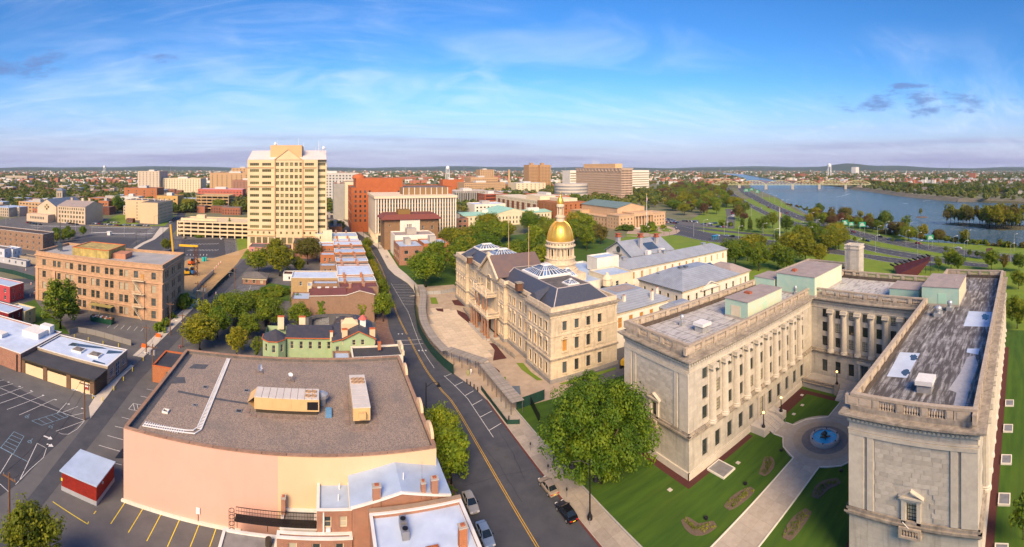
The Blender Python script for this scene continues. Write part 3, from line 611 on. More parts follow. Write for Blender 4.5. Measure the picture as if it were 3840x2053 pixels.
cover('tower_lawn',PP('c1',[(2380,930),(2470,920),(2560,1060),(2480,1130),(2390,1130)]),GRASSL,.041)
cover('apartment_lawn',PP('c1',[(1000,775),(1180,690),(1290,690),(1300,720),(1420,790),(1600,790),(1720,690),(1760,700),(1660,800),(1300,800)]),GRASSL,.045)
cover('construction_site',PP('b1',[(1570,500),(1590,230),(1640,205),(1836,205)])+[(-52,300),(-49.5,250),(-50,200),(-51.5,178)],DIRTY,.045)
cover('building_garden',PP('b1',[(190,600),(300,560),(360,640),(560,800),(600,860),(480,850),(280,770),(200,690)]),GRASS,.049)
cover('yard_green',PP('b2',[(640,640),(770,530),(980,560),(960,700),(700,700)]),GRASS,.046)
def pavement(name,P,z=.13,mat=None):
 m=MB();m.prism(P,0.0,z);o=m.build(name,mat or CONC);return struct(o)
SLABM={}
def slabs(parent,x0,y0,x1,y1,nx,ny,z,mat,gap=.03,th=.05,name='slab'):
 w,d=(x1-x0)/nx-gap,(y1-y0)/ny-gap;k=(round(w,3),round(d,3),mat.name)
 if k not in SLABM:
  m=MB();m.box(-w/2,-d/2,-.03,w/2,d/2,th);SLABM[k]=m.mesh(name,mat)
 for i in range(nx):
  for j in range(ny):place(name,SLABM[k],parent,(x0+(x1-x0)*(i+.5)/nx,y0+(y1-y0)*(j+.5)/ny,z+random.uniform(0,.012)))
pv=pavement('pavement',[(37.6,20),(41.8,20),(41.8,98),(37.6,98)],.10)
slabs(pv,37.75,30,41.75,98,2,30,.10,SLAB)
k=MB();k.box(37.3,20,0,37.597,98,.15);struct(k.build('kerb',REDK))
k=MB();k.box(41.803,41.6,0,42.05,92,.32);k.box(41.803,-40,0,42.05,35.7,.32);struct(k.build('lawn_kerb',GRANK))
pv=pavement('pavement',[(17.6,20),(21.9,20),(21.9,150),(22.8,160),(24.4,200),(26.2,240),(26.2,300),(22,300),(20.5,240),(19.5,200),(18.4,160),(17.6,150)],.13,surf('brick_pavement',(.20,.10,.075),(.26,.17,.13),1.0,.92,brick=(.3,.3,(.18,.12,.1),.02)))
pavement('pavement',[(36,186),(39,187),(39.9,197),(39.3,208),(35.9,225),(34.7,240),(36.1,300),(42,300),(40.5,240),(42,225),(43.5,200),(43,186)],.13,CONCL)
pv=pavement('pavement',[(-51.5,88),(-48.8,84),(-51.2,104),(-51,112),(-52.2,112),(-52.6,93)],.13,CONCL)
pavement('pavement',[(-50.9,118),(-50.5,150),(-50.2,176),(-53.5,176),(-53.8,150),(-54.2,118)],.13,CONCL)
pavement('pavement',PP('c1',[(1340,1025),(1420,975),(1530,925),(1610,815),(1700,815),(1640,870),(1560,935),(1450,985),(1370,1035)]),.13,CONCL)
pavement('pavement',[(18,345),(24.6,400),(16.2,455),(-2.8,560),(3,560),(21,457),(29.8,400),(36.3,346),(41,302),(36.2,302),(31.8,346),(24.7,400)][1:],.13,CONCL)
def marks(parent,name,segs,w,z,mat):
 for a,b in segs:
  m=MB();strip(m,[a,b],w,z);m.build(name,mat,parent)
st=bpy.data.objects['state_street']
for off in(-.16,.16):
 q=smoothline([(p[0]+off,p[1])for p in STR_C[:11]],90);m=MB();strip(m,q[:46],.12,.068);m.build('centre_line',LINEY,st);m=MB();strip(m,[p for p in q[46:]if p[1]>142],.12,.068);m.build('centre_line',LINEY,st)
bays=[((33.6,86.5),(37.0,88.0)),((33.5,91.8),(36.9,93.2)),((33.4,97),(36.6,98.6)),((33.2,101.6),(36.0,103.2)),((32.2,107),(35,108.4)),((31.2,112.5),(33.4,113.6))]
bays+=[((31.6,176+4.3*i),(37.0+min(i,4)*.55,174.4+4.3*i))for i in range(8)]
marks(st,'bay_line',bays,.14,.068,LINEW)
m=MB();strip(m,[(33.6,84),(33.5,100),(32.6,106),(31.2,113)],.1,.068);m.build('bay_line',LINEW,st)
m=MB();strip(m,smoothline([(29.8,118),(29.4,130),(30.2,146),(31.6,165),(31.6,176),(31.6,208)],30),.1,.068);m.build('lane_line',LINEW,st)
marks(st,'crossing_line',[((22.6,139.2),(30.8,138.6)),((22.6,135.8),(30.6,135.2))],.16,.068,LINEW)
for x,y in((24.4,144.5),(25.6,144.3),(28.2,130.2),(29.2,130.0),(30.2,129.8)):
 m=MB();m.poly([(x-.3,y+.5,.068),(x,y-.5,.068),(x+.3,y+.5,.068)]);m.build('yield_mark',LINEW,st)
for x,y,r in((33.0,80.2,.45),(33.6,77.3,.42),(26.5,88,.4)):
 m=MB();m.lathe(x,y,[(r,.062),(r,.07),(r*.8,.072)],14);m.build('manhole_cover',surf('cast_iron',(.09,.085,.08),(.05,.05,.05),6,.7),st)
m=MB()
for a,b in(((23,90),(37,91.2)),((24,73),(36.5,72.2)),((30.5,84),(31.5,66)),((25,110),(33,112)),((24,120),(27,126)),((34,70),(35.5,86))):
 q=resample([a,((a[0]+b[0])/2+.5,(a[1]+b[1])/2+.4),b],14);strip(m,[(p.x+random.uniform(-.15,.15),p.y+random.uniform(-.15,.15))for p in q],.07,.0655)
m.build('tar_seam',BLACKM,st)
ys=bpy.data.objects['street_yard']
yl=[((825,1062),(715,1228)),((937,1106),(828,1285)),((1047,1150),(947,1340)),((1163,1192),(1080,1377)),((1285,1232),(1228,1377)),((1395,1258),(1353,1377)),((340,1085),(565,1230)),((565,1232),(572,1213)),((605,1165),(620,1145))]
marks(ys,'parking_line',[(PX('e1',*a),PX('e1',*b))for a,b in yl],.13,.036,LINEYB)
yw=[((947,357),(1005,368)),((907,403),(965,414)),((785,538),(845,555)),((742,597),(795,610)),((694,657),(795,685)),((638,720),(795,765)),((730,833),(785,848)),((830,487),(860,450)),((860,450),(925,462)),((830,487),(890,498)),((860,452),(870,494)),((885,457),(893,496))]
marks(ys,'parking_line',[(PX('e1',*a),PX('e1',*b))for a,b in yw],.11,.036,LINEW)
wl=[((0,350),(545,560)),((45,490),(285,397)),((125,525),(353,422)),((0,450),(215,372)),((0,400),(150,346)),((0,345),(85,322)),((0,304),(25,298)),((370,512),(430,447)),((405,508),(503,470)),((462,530),(540,512)),((125,950),(240,708)),((0,905),(80,775))]
marks(west_lot,'parking_line',[(PX('e1',*a),PX('e1',*b))for a,b in wl],.11,.05,LINEW)
m=MB();strip(m,PP('e1',[(545,562),(500,615),(440,650),(400,648),(360,630),(545,562)]),.1,.05);strip(m,PP('e1',[(240,708),(300,740),(280,800),(190,880),(100,975)]),.1,.05);m.build('painted_outline',LINEW,west_lot)
bl=[((205,563),(395,505)),((395,505),(440,535)),((440,535),(270,592)),((270,592),(205,563)),((245,551),(300,582)),((290,537),(340,568)),((330,525),(385,553)),((362,515),(415,543)),((90,633),(155,663)),((155,663),(85,778)),((85,778),(5,735)),((5,735),(90,633)),((72,655),(142,684)),((55,676),(128,708)),((38,697),(113,731)),((22,716),(98,755)),((0,735),(180,828))]
marks(west_lot,'hatched_bay_line',[(PX('e1',*a),PX('e1',*b))for a,b in bl],.10,.051,LINEB)
for cx_,cy_ in((173,537),(327,602),(192,697)):
 p=PX('e1',cx_,cy_);m=MB();q=[(p[0]+.38*math.cos(t),p[1]+.38*math.sin(t))for t in np.linspace(.6,5.6,12)];strip(m,q,.10,.052)
 strip(m,[(p[0]-.1,p[1]+.75),(p[0]-.05,p[1]+.1),(p[0]+.4,p[1]+.05),(p[0]+.6,p[1]-.4)],.10,.053);m.lathe(p[0]-.1,p[1]+.95,[(.13,.053),(.001,.054)],8);m.build('wheelchair_symbol',LINEB,west_lot)
for a,b in(((282,660),(340,683)),((302,712),(345,731))):
 a,b=Vector(PX('e1',*a)),Vector(PX('e1',*b));d=(b-a).normalized();n=Vector((-d.y,d.x));m=MB();s=b-d*.9;strip(m,[a,s],.35,.052)
 m.poly([(s.x+n.x*.6,s.y+n.y*.6,.053),(s.x-n.x*.6,s.y-n.y*.6,.053),(b.x,b.y,.053)]);m.build('painted_arrow',LINEW,west_lot)
for i in range(7):
 p=Vector(PX('e1',55,313)).lerp(Vector(PX('e1',530,483)),i/6);m=MB();m.obox(p.x,p.y,.05,.5,.35,.006,.4);m.build('bay_number',LINEW,west_lot)
def stalls(parent,c,a,b,n,dirv,w=.34,z=.055,mat=None):
 A,B=Vector(PX(c,*a)),Vector(PX(c,*b));d=Vector(dirv)
 for i in range(n):
  p=A.lerp(B,i/(n-1));marks(parent,'parking_line',[(p,p+d)],w,z,mat or LINEW)
stalls(tower_lot,'c1',(1912,990),(2170,985),9,(1.2,5.2));stalls(tower_lot,'c1',(1885,1050),(2165,1050),10,(1.2,5.2));stalls(tower_lot,'c1',(1880,1098),(2080,1098),7,(-1,4))
stalls(tower_lot,'c1',(2255,940),(2270,1085),15,(9,.5));stalls(tower_lot,'c1',(1745,950),(1690,1040),9,(6,1.5))
for(a,b,n,dv)in(((890,812),(1520,826),34,(2,5)),((900,872),(1080,868),14,(3,6)),((1090,880),(1330,878),16,(3,6)),((1360,885),(1500,880),9,(3,6)),((120,838),(380,818),20,(1,6)),((300,800),(800,808),26,(1,6)),((1480,900),(1590,822),10,(-6,-1))):stalls(big_lot,'c1',a,b,n,dv,.5)
stalls(lot2,'c1',(450,1010),(560,975),8,(5,4),.14);stalls(ys,'b2',(440,640),(490,550),8,(10,-1),.16,.036);stalls(ys,'b1',(960,770),(1240,800),6,(.5,-4),.12,.036)
marks(ys,'parking_line',[(PX('b2',560,655),PX('b2',605,552))],.12,.0365,LINEW)
def road_px(name,left,right,mat,z,c='c4'):
 n=60;Lp=smoothline([Vector(PX(c,*p))for p in left],n);Rp=smoothline([Vector(PX(c,*p))for p in right],n);m=MB()
 for i in range(n-1):m.poly([(Rp[i].x,Rp[i].y,z),(Rp[i+1].x,Rp[i+1].y,z),(Lp[i+1].x,Lp[i+1].y,z),(Lp[i].x,Lp[i].y,z)])
 o=struct(m.build(name,mat));return o,Lp,Rp
hw1,L1,R1=road_px('river_freeway',[(560,285),(580,312),(660,358),(760,412),(900,470),(1010,512),(1240,572),(1500,640),(1800,698),(2200,752),(2576,792),(2700,803)],[(500,288),(515,312),(570,352),(660,402),(790,466),(960,532),(1140,580),(1400,658),(1700,722),(2100,788),(2576,840),(2700,853)],ASPH,.07)
hw2,L2,R2=road_px('river_freeway_ramp',[(455,298),(470,322),(540,375),(640,430),(760,487),(930,545),(1080,592),(1290,660),(1500,722),(1800,775),(2150,830),(2320,850)],[(425,300),(430,330),(500,395),(600,440),(720,500),(880,562),(1010,605),(1200,676),(1400,738),(1700,800),(2050,850),(2320,872)],ASPH,.075)
hw3,L3,R3=road_px('museum_drive',[(0,585),(90,570),(180,590),(330,625),(560,650),(720,672),(900,690),(1150,728),(1400,770),(1700,810),(1980,845)],[(0,640),(90,642),(200,668),(340,690),(560,700),(720,710),(900,730),(1150,770),(1400,800),(1600,835),(1900,862)],ASPH,.055)
hw4,L4,R4=road_px('museum_drive_upper',[(60,560),(180,576),(420,605),(700,630),(900,645),(1050,655)],[(60,600),(180,596),(420,618),(700,646),(900,660),(1050,672)],ASPH,.058)
for o,Lp,Rp,lanes,z in((hw1,L1,R1,4,.078),(hw2,L2,R2,2,.083),(hw3,L3,R3,2,.063)):
 n=len(Lp)
 for k in range(1,lanes):
  for i in range(0,n*4-8,4):
   a,b=i/4/1.0,i/4+.45
   def q(t):j=min(int(t),n-2);f=t-j;return Lp[j].lerp(Lp[j+1],f).lerp(Rp[j].lerp(Rp[j+1],f),k/lanes)
   if i%4==0:marks(o,'lane_dash',[(q(a),q(b))],.22,z,LINEW if o is not hw3 else LINEY)
 for e in(.04,.96):
  m=MB();strip(m,[Lp[i].lerp(Rp[i],e)for i in range(n)],.25,z+.001);m.build('edge_line',LINEW,o)
m=MB()
for Lp in(L1,R1,L2):
 for i in range(len(Lp)-1):
  a,b=Lp[i],Lp[i+1];m.poly([(a.x,a.y,.45),(b.x,b.y,.45),(b.x,b.y,.75),(a.x,a.y,.75)])
for i in range(len(L1)):m.tube([(L1[i].x,L1[i].y,0),(L1[i].x,L1[i].y,.75)],.08,4)
tag(m.build('guard_rail',TINM),'long grey steel guard rails along the riverside freeway','guard rail')
cover('museum_plaza',PP('f4',[(0,600),(60,520),(160,500),(330,520),(420,480),(560,520),(660,545),(690,575),(640,610),(500,640),(200,650),(0,640)]),surf('plaza_paving',(.44,.33,.25),(.38,.28,.21),.4,.9),.057)
for P in([(240,590),(380,572),(470,600),(330,618)],[(430,560),(520,535),(600,560),(560,585),(470,580)],[(0,610),(90,615),(200,625),(120,636),(0,636)],[(360,500),(430,500),(420,520),(370,515)]):cover('museum_lawn',PP('f4',P),GRASSL,.0615)
mus_lot=cover('museum_car_park',PP('f4',[(310,360),(420,405),(640,440),(920,430),(950,480),(1390,530),(1380,545),(900,520),(650,505),(310,460)]),ASPHO,.05)
cover('strip_car_park',PP('f4',[(1270,290),(1400,290),(1390,540),(1240,540),(1290,400)]),ASPHO,.052)
cover('library_drive',PP('f3',[(1540,960),(1640,950),(1660,1085),(1520,1085)]),ASPH,.053)
cover('justice_plaza',PP('c4',[(0,300),(280,320),(430,300),(420,340),(200,345),(0,340)]),ASPHO,.05)
cover('ramp_yard',PP('f4',[(1800,800),(1920,760),(1930,800),(1810,850)]),ASPHO,.056)
# the limestone annex (H shaped, open court to the street)
AX0,AX1=57.2,136.0;LY0,LY1=53.3,71.2;RY0,RY1=5.7,23.5;CX0,CX1=103.8,126.0
annex=thing('office_building','grey limestone office block with two long wings round a courtyard and balustraded roof','building',(95,38.5,0))
ZL,ZC,ZP=7.6,20.5,23.6
SP=3.69
def annex_bays(L,n,first,win=1.5,door=None):
 r=[]
 for i in range(n):
  c=first+SP*i
  if i==door:r.append((c-1.0,c+1.0,1.25,5.4,'french'))
  else:r.append((c-win/2,c+win/2,2.3,5.35,'grid'))
  for z,h in((9.0,2.45),(12.65,2.45),(16.35,2.05)):r.append((c-win/2,c+win/2,z,z+h,'grid'))
 return r
FG=surf('dark_green_frame',(.018,.028,.024),None,1,.6)
am=MB();acols=[]
def annex_face(P0,P1,wins,cols):
 wall(am,P0,P1,0,ZC,wins,.38);windows(annex,P0,P1,wins,.38,'grid',FG,BLINDG,True)
 L=math.hypot(P1[0]-P0[0],P1[1]-P0[1]);ux,uy=(P1[0]-P0[0])/L,(P1[1]-P0[1])/L;nx,ny=uy,-ux
 for c in cols:acols.append((P0[0]+ux*c+nx*.28,P0[1]+uy*c+ny*.28))
 for z0,z1,o,mt in((0,1.25,.28,0),(ZL-.55,ZL-.2,.32,1),(ZL-.2,ZL+.12,.55,1),(ZL+.12,ZL+.5,.30,1),(18.75,19.0,.16,0),(19.9,ZC,.25,0)):
  trims.append((P0,P1,(ux,uy),(nx,ny),L,z0,z1,o,mt))
trims=[]
Lc=CX0-AX0
annex_face((AX0,LY0),(CX0,LY0),annex_bays(Lc,11,61.5-AX0,door=5),[61.5-AX0+SP*(i+.5)for i in range(10)])
cw=[(c,c)for c in()];L2c=LY0-RY1;f0=L2c/2-3*SP
annex_face((CX0,LY0),(CX0,RY1),annex_bays(L2c,7,f0,door=3),[f0+SP*(i+.5)for i in range(6)])
annex_face((CX0,RY1),(AX0,RY1),annex_bays(Lc,11,CX0-98.4),[CX0-98.4+SP*(i+.5)for i in range(10)])
annex_face((AX0,RY0),(AX1,RY0),annex_bays(AX1-AX0,19,6.2),[6.2+SP*(i+.5)for i in range(18)])
fw=LY1-LY0
for(ya,yb)in((LY1,LY0),(RY1,RY0)):annex_face((AX0,ya),(AX0,yb),[(fw/2-.72,fw/2+.72,7.85,10.3,'big')],[])
annex_face((AX1,RY0),(AX1,RY1),[],[]);annex_face((AX1,LY0),(AX1,LY1),[],[]);annex_face((AX1,LY1),(AX0,LY1),annex_bays(AX1-AX0,19,6.2),[])
annex_face((AX1,RY1),(CX1,RY1),[],[]);annex_face((CX1,RY1),(CX1,LY0),[],[]);annex_face((CX1,LY0),(AX1,LY0),[],[])
am.build('wall',LIME,annex)
tm=MB();tm2=MB()
for P0,P1,u,n,L,z0,z1,o,mt in trims:
 q=tm if mt==0 else tm2;e=o-.004*(z0>5)
 A=(P0[0]-u[0]*0+n[0]*-.002,P0[1]+n[1]*-.002)
 p=[(P0[0]-u[0]*e,P0[1]-u[1]*e),(P1[0]+u[0]*e*.98,P1[1]+u[1]*e*.98)]
 if(P0,P1)in(((CX0,LY0),(CX0,RY1)),):p=[(P0[0],P0[1]-0),(P1[0],P1[1])]
 q.prism([p[0],p[1],(p[1][0]+n[0]*o,p[1][1]+n[1]*o),(p[0][0]+n[0]*o,p[0][1]+n[1]*o)],z0,z1,bottom=True)
tm.build('plinth',GRANITE if False else LIMEP,annex);tm2 .build('ledge',CORN,annex)
m=MB();n_=20
prof=[(.92,ZL+.12),(.92,ZL+.45),(.80,ZL+.55),(.86,ZL+.75),(.70,ZL+.9)]
m.lathe(0,0,[(r,z-ZL)for r,z in prof],n_,cap=False)
b=len(m.v)
for z,s in((.9,1.0),(6.0,.96),(10.05,.86)):
 for i in range(40):r=(.70 if i%2 else .635)*s;t=2*math.pi*i/40;m.v.append((r*math.cos(t),r*math.sin(t),z))
for j in range(2):
 for i in range(40):m.f.append((b+j*40+i,b+j*40+(i+1)%40,b+(j+1)*40+(i+1)%40,b+(j+1)*40+i));m.m.append(0)
m.lathe(0,0,[(.60,10.05),(.66,10.2),(.78,10.4)],16,cap=False);m.box(-.85,-.85,10.4,.85,.85,11.1)
for sx in(-1,1):m.tube([(sx*.68,-.9,10.35),(sx*.68,.9,10.35)],.24,8)
colm=m.mesh('column',LIMEP)
for i,(x,y)in enumerate(sorted(acols,key=lambda p:p[0]**2+p[1]**2)):place('column',colm,annex,(x,y,ZL))
OUT=[(AX0,RY0),(AX1,RY0),(AX1,RY1),(CX1,RY1),(CX1,LY0),(AX1,LY0),(AX1,LY1),(AX0,LY1),(AX0,LY0),(CX0,LY0),(CX0,RY1),(AX0,RY1)]
def offset(P,d):
 r=[];n=len(P)
 for i in range(n):
  a,b,c=Vector(P[i-1]),Vector(P[i]),Vector(P[(i+1)%n]);t1=(b-a).normalized();t2=(c-b).normalized();n1=Vector((t1 .y,-t1 .x));n2=Vector((t2 .y,-t2 .x));q=b+(n1+n2)*d;r.append((q.x,q.y))
 return r
def band(mb,P,din,dout,z0,z1):
 A,B=offset(P,dout),offset(P,din);n=len(P)
 for i in range(n):
  j=(i+1)%n;a0,a1,b0,b1=A[i],A[j],B[i],B[j]
  mb.poly([(*a0,z0),(*a1,z0),(*a1,z1),(*a0,z1)]);mb.poly([(*b1,z0),(*b0,z0),(*b0,z1),(*b1,z1)])
  mb.poly([(*a0,z1),(*a1,z1),(*b1,z1),(*b0,z1)]);mb.poly([(*a1,z0),(*a0,z0),(*b0,z0),(*b1,z0)])
m=MB();band(m,OUT,-.4,.45,ZC,ZC+.25);band(m,OUT,-.4,.85,ZC+.25,ZC+.5);band(m,OUT,-.4,1.15,ZC+.5,ZC+.78);m.build('cornice',CORN,annex)
dm=MB();dm.box(-.16,-.25,0,.16,.25,.28);dme=dm.mesh('dentil',LIMEP)
dj=MB()
for i in range(len(OUT)):
 a,b_=Vector(OUT[i]),Vector(OUT[(i+1)%len(OUT)]);t=(b_-a).normalized();nn=Vector((t.y,-t.x));L=(b_-a).length
 for k in range(int(L/.62)):
  p=a+t*(.31+k*.62)+nn*.40;dj.box(p.x-.17,p.y-.17,ZC-.30,p.x+.17,p.y+.17,ZC-.002)
struct(dj.build('dentil_course',LIMEP,annex),'stuff')
m=MB();band(m,OUT,-.75,-.12,21.28,21.95);m.build('parapet_base',CORN,annex)
m=MB();band(m,OUT,-.75,-.10,23.25,ZP);m.build('parapet_rail',BALM,annex)
pm=MB();pm.box(-.5,-.29,0,.5,.29,1.296);pm.box(-.32,-.33,.2,.32,.33,1.1);pme=pm.mesh('pedestal',BALM)
bm_=MB();bm_.lathe(0,0,[(.13,0),(.13,.1),(.08,.2),(.19,.42),(.17,.6),(.075,.95),(.13,1.15),(.13,1.298)],8);bme=bm_.mesh('baluster',BALM,smooth=True)
bal=[];peds=[]
for i in range(len(OUT)):
 a,b_=Vector(offset(OUT,-.43)[i]),Vector(offset(OUT,-.43)[(i+1)%len(OUT)]);t=(b_-a).normalized();L=(b_-a).length;nb=max(1,round(L/3.69));sp=L/nb;rz=math.atan2(t.y,t.x)
 for k in range(nb):
  p=a+t*(sp*k);peds.append((p.x,p.y,rz,k==0));q=a+t*(sp*(k+.5))
  solid=(nb>3 and(k==0 or k==nb-1))and L<20
  if solid:peds.append((q.x,q.y,rz,2));continue
  for s in range(7):w=a+t*(sp*k+sp*.5+(s-3)*.36);bal.append((w.x,w.y))
for x,y,rz,k in peds:place('pedestal',pme,annex,(x,y,21.951),rz,(2.2 if k is True or k==2 else 1.0,1.004,1))
bal.sort(key=lambda p:p[0]**2+p[1]**2)
for x,y in bal[:300]:place('baluster',bme,annex,(x,y,21.951))
m=MB()
for x,y in bal[300:]:m.lathe(x,y,[(.13,21.951),(.08,22.15),(.19,22.37),(.075,22.9),(.13,23.248)],6)
struct(m.build('baluster',BALM,annex),'stuff')
def rect(x0,y0,x1,y1,z):return[(x0,y0,z),(x1,y0,z),(x1,y1,z),(x0,y1,z)]
m=MB();m.poly(rect(AX0+.7,RY0+.7,AX1-.7,RY1-.7,21.32));m.build('roof',MEMB,annex)
m=MB();m.poly(rect(AX0+.7,LY0+.7,AX1-.7,LY1-.7,21.32));m.poly(rect(CX0+.7,RY1-.7,CX1-.7,LY0+.7,21.30));m.build('roof',MEMBY,annex)
m=MB();band(m,offset(OUT,-.76),-.12,0,21.33,22.2);m.build('parapet_flashing',surf('dark_flashing',(.075,.055,.045),(.11,.09,.075),1,.6),annex)
for nm,P,mt in(('roof_patch',[(645,118+0),(775,125),(690,285),(560,275)],WROOF),('roof_patch',[(1080,95),(1160,95),(1150,135),(1075,120)],WROOF)):
 q=PP('e5',P,21.33);m=MB();m.poly([(x,y,21.345)for x,y in(q if area(q)>0 else q[::-1])]);m.build(nm,mt,annex)
q=PP('b5',[(1455,660),(1660,668),(1630,795),(1405,790)],21.33);m=MB();m.poly([(x,y,21.345)for x,y in(q if area(q)>0 else q[::-1])]);m.build('roof_patch',WROOF,annex)
PUD=surf('roof_puddle',(.05,.075,.11),None,1,.03,spec=.8)
def puddle(c,cx,cy,rx,ry,seed):
 rr=random.Random(seed);m=MB();P=[]
 for i in range(18):
  t=2*math.pi*i/18;k=1+rr.uniform(-.22,.22);P.append(PX(c,cx+rx*k*math.cos(t),cy+ry*k*math.sin(t),21.33))
 m.poly([(x,y,21.352)for x,y in(P if area(P)>0 else P[::-1])]);m.build('puddle',PUD,annex)
for a in(('e5',733,153,24,20,1),('e5',680,250,26,20,2),('b5',1595,712,30,28,3)):puddle(*a)
GREYSTAIN=surf('pale_wear',(.45,.45,.47),(.36,.36,.38),1.5,.6)
for P in([(1080,150),(1130,140),(1150,200),(1100,330),(1060,490),(985,490),(1010,380),(960,360),(1040,240)],):
 q=PP('e5',P,21.33);m=MB();m.poly([(x,y,21.34)for x,y in(q if area(q)>0 else q[::-1])]);m.build('roof_patch',GREYSTAIN,annex)
m=MB()
for i in range(26):x=60+i*2.9;m.box(x,RY0+.9,21.322,x+.07,RY1-.9,21.338)
for i in range(16):x=60+i*2.9;m.box(x,LY0+.9,21.322,x+.07,LY1-.9,21.338)
for y in(9.5,13,16.5,20):m.box(AX0+1,y,21.322,AX1-1,y+.06,21.339)
m.build('membrane_seam',surf('seam_tar',(.10,.10,.11),None,1,.8),annex)
def pent(c,P,h,z0=21.3,wm=None,wy=None,door=None,rm=None):
 q=PP(c,P,h);xs=[p[0]for p in q];ys=[p[1]for p in q];x0,x1,y0,y1=min(xs),max(xs),min(ys),max(ys)
 t=MB();F=faces(x0,y0,x1,y1)
 t.mat(0);a,b=F['S'];wall(t,a,b,z0,h);a,b=F['N'];wall(t,a,b,z0,h);t.mat(1);a,b=F['W'];wall(t,a,b,z0,h);a,b=F['E'];wall(t,a,b,z0,h)
 o=t.build('penthouse',[wm or COPPERY,wy or COPPERG],annex);r=MB();r.box(x0-.12,y0-.12,h,x1+.12,y1+.12,h+.14);r.build('roof',rm or PINKTOP,o)
 s=MB();s.box(x0-.06,y0-.06,z0,x1+.06,y1+.06,z0+.5);s.build('base',CONC,o);return o,(x0,y0,x1,y1)
o,bb=pent('b4',[(962,615),(1160,655),(1450,530)],25.4)
m=MB();x0,y0,x1,y1=bb;m.box(x0-.05,y0+2.0,21.9,x0+.02,y0+4.6,24.2);m.build('vent_panel',CREAMP,o);m=MB();m.box(x0+6,y0-.05,21.8,x0+7.6,y0+.02,24.2);m.build('door',surf('pale_green_door',(.45,.62,.45),None,1,.6),o)
m=MB();m.box(x0+5.2,y1-3.2,25.54,x0+6.2,y1-1.6,26.0);m.build('hatch',TERRA,o)
o,bb=pent('b4',[(1605,425),(1725,442),(1836,400)],26.0)
x0,y0,x1,y1=bb
o2,bb=pent('b5',[(-200,330),(0,345),(115,372),(345,265),(130,235)],26.4)
m=MB();x0,y0,x1,y1=bb;m.box(x0+3,y1-4,26.54,x0+4.2,y1-3,27.2);m.build('hatch',TERRA,o2)
o,bb=pent('b4',[(1272,440),(1400,448),(1455,430),(1340,385)],24.4,wm=COPPERY,wy=COPPERG)
o,bb=pent('b4',[(1460,440),(1580,445),(1600,432)],24.6,wm=BRICKO,wy=COPPERG)
m=MB();x0,y0,x1,y1=bb;m.lathe((x0+x1)/2,(y0+y1)/2,[(1.0,24.7),(1.0,25.1),(.7,25.5),(.2,25.7)],12);m.build('dome_vent',DARKM,o)
o,bb=pent('b5',[(772,462),(1022,482),(1050,440),(850,402)],23.9,wm=COPPERY)
o,bb=pent('b5',[(1048,448),(1242,456),(1430,350),(1140,345)],25.8,wm=CREAMP)
x0,y0,x1,y1=bb
for yy in(y0+(y1-y0)*.45,):
 m=MB();m.box(x0-.06,yy-1.0,21.9,x0+.02,yy+1.0,24.3);m.build('door',surf('mint_door',(.42,.66,.50),None,1,.6),o)
o,bb=pent('b5',[(1244,466),(1380,470),(1402,425),(1262,412)],24.2,wm=COPPERY,wy=RUSTP)
x0,y0,x1,y1=bb;m=MB();m.box(x0-.06,y0+.6,21.8,x0+.02,y0+1.7,23.9);m.build('door',surf('mint_door',(.42,.66,.50)),o)
m=MB();m.box(x0+1.2,y0+.8,24.34,x0+3.0,y0+2.2,25.2);gable(m,x0+1.2,y0+.8,x0+3.0,y0+2.2,25.2,25.9,'x',.1);m.build('vent_hood',PINKTOP,o)
def fan(c,x,y,s):
 p=PX(c,x,y,21.4);m=MB();m.box(p[0]-.9*s,p[1]-.9*s,21.3,p[0]+.9*s,p[1]+.9*s,22.2);m.lathe(p[0],p[1],[(.55*s,22.2),(.55*s,22.7),(.85*s,22.8),(.85*s,23.3),(.6*s,23.6),(.2,23.7)],14);m.build('roof_fan',TINM,annex)
fan('b4',593,850,.55);fan('b4',1490,560,.9);fan('b4',1570,585,.45);fan('b5',1190,700,1.0);fan('b5',1290,650,.8)
def boxvent(c,x,y,s):
 p=PX(c,x,y,21.4);m=MB();m.box(p[0]-1.1*s,p[1]-1.1*s,21.3,p[0]+1.1*s,p[1]+1.1*s,22.3);m.mat(1);m.box(p[0]-1.35*s,p[1]-1.35*s,22.55,p[0]+1.35*s,p[1]+1.35*s,23.2);m.mat(0)
 m.box(p[0]-.9*s,p[1]-.9*s,22.3,p[0]+.9*s,p[1]+.9*s,22.55);m.build('roof_vent',[TINM,WHITEP],annex)
boxvent('b4',765,895,1.0);boxvent('b5',1080,1335,1.0)
m=MB();m.box(126.05,48.6,0,130.2,53.25,31.0);m.mat(1);m.ring(126.05,48.6,130.2,53.25,30.0,30.5,.2,-.002);m.ring(126.05,48.6,130.2,53.25,31.0,31.3,.15,.5);m.build('chimney_tower',[LIME,LIMEP],annex)
m=MB()
for yy in(52.2,51.5):m.tube([(125.8,yy,22),(125.8,yy,31.4)],.05,4)
for i in range(18):m.tube([(125.8,51.5,22.3+i*.5),(125.8,52.2,22.3+i*.5)],.03,4)
m.build('ladder',GREYM,annex)
blkm={}
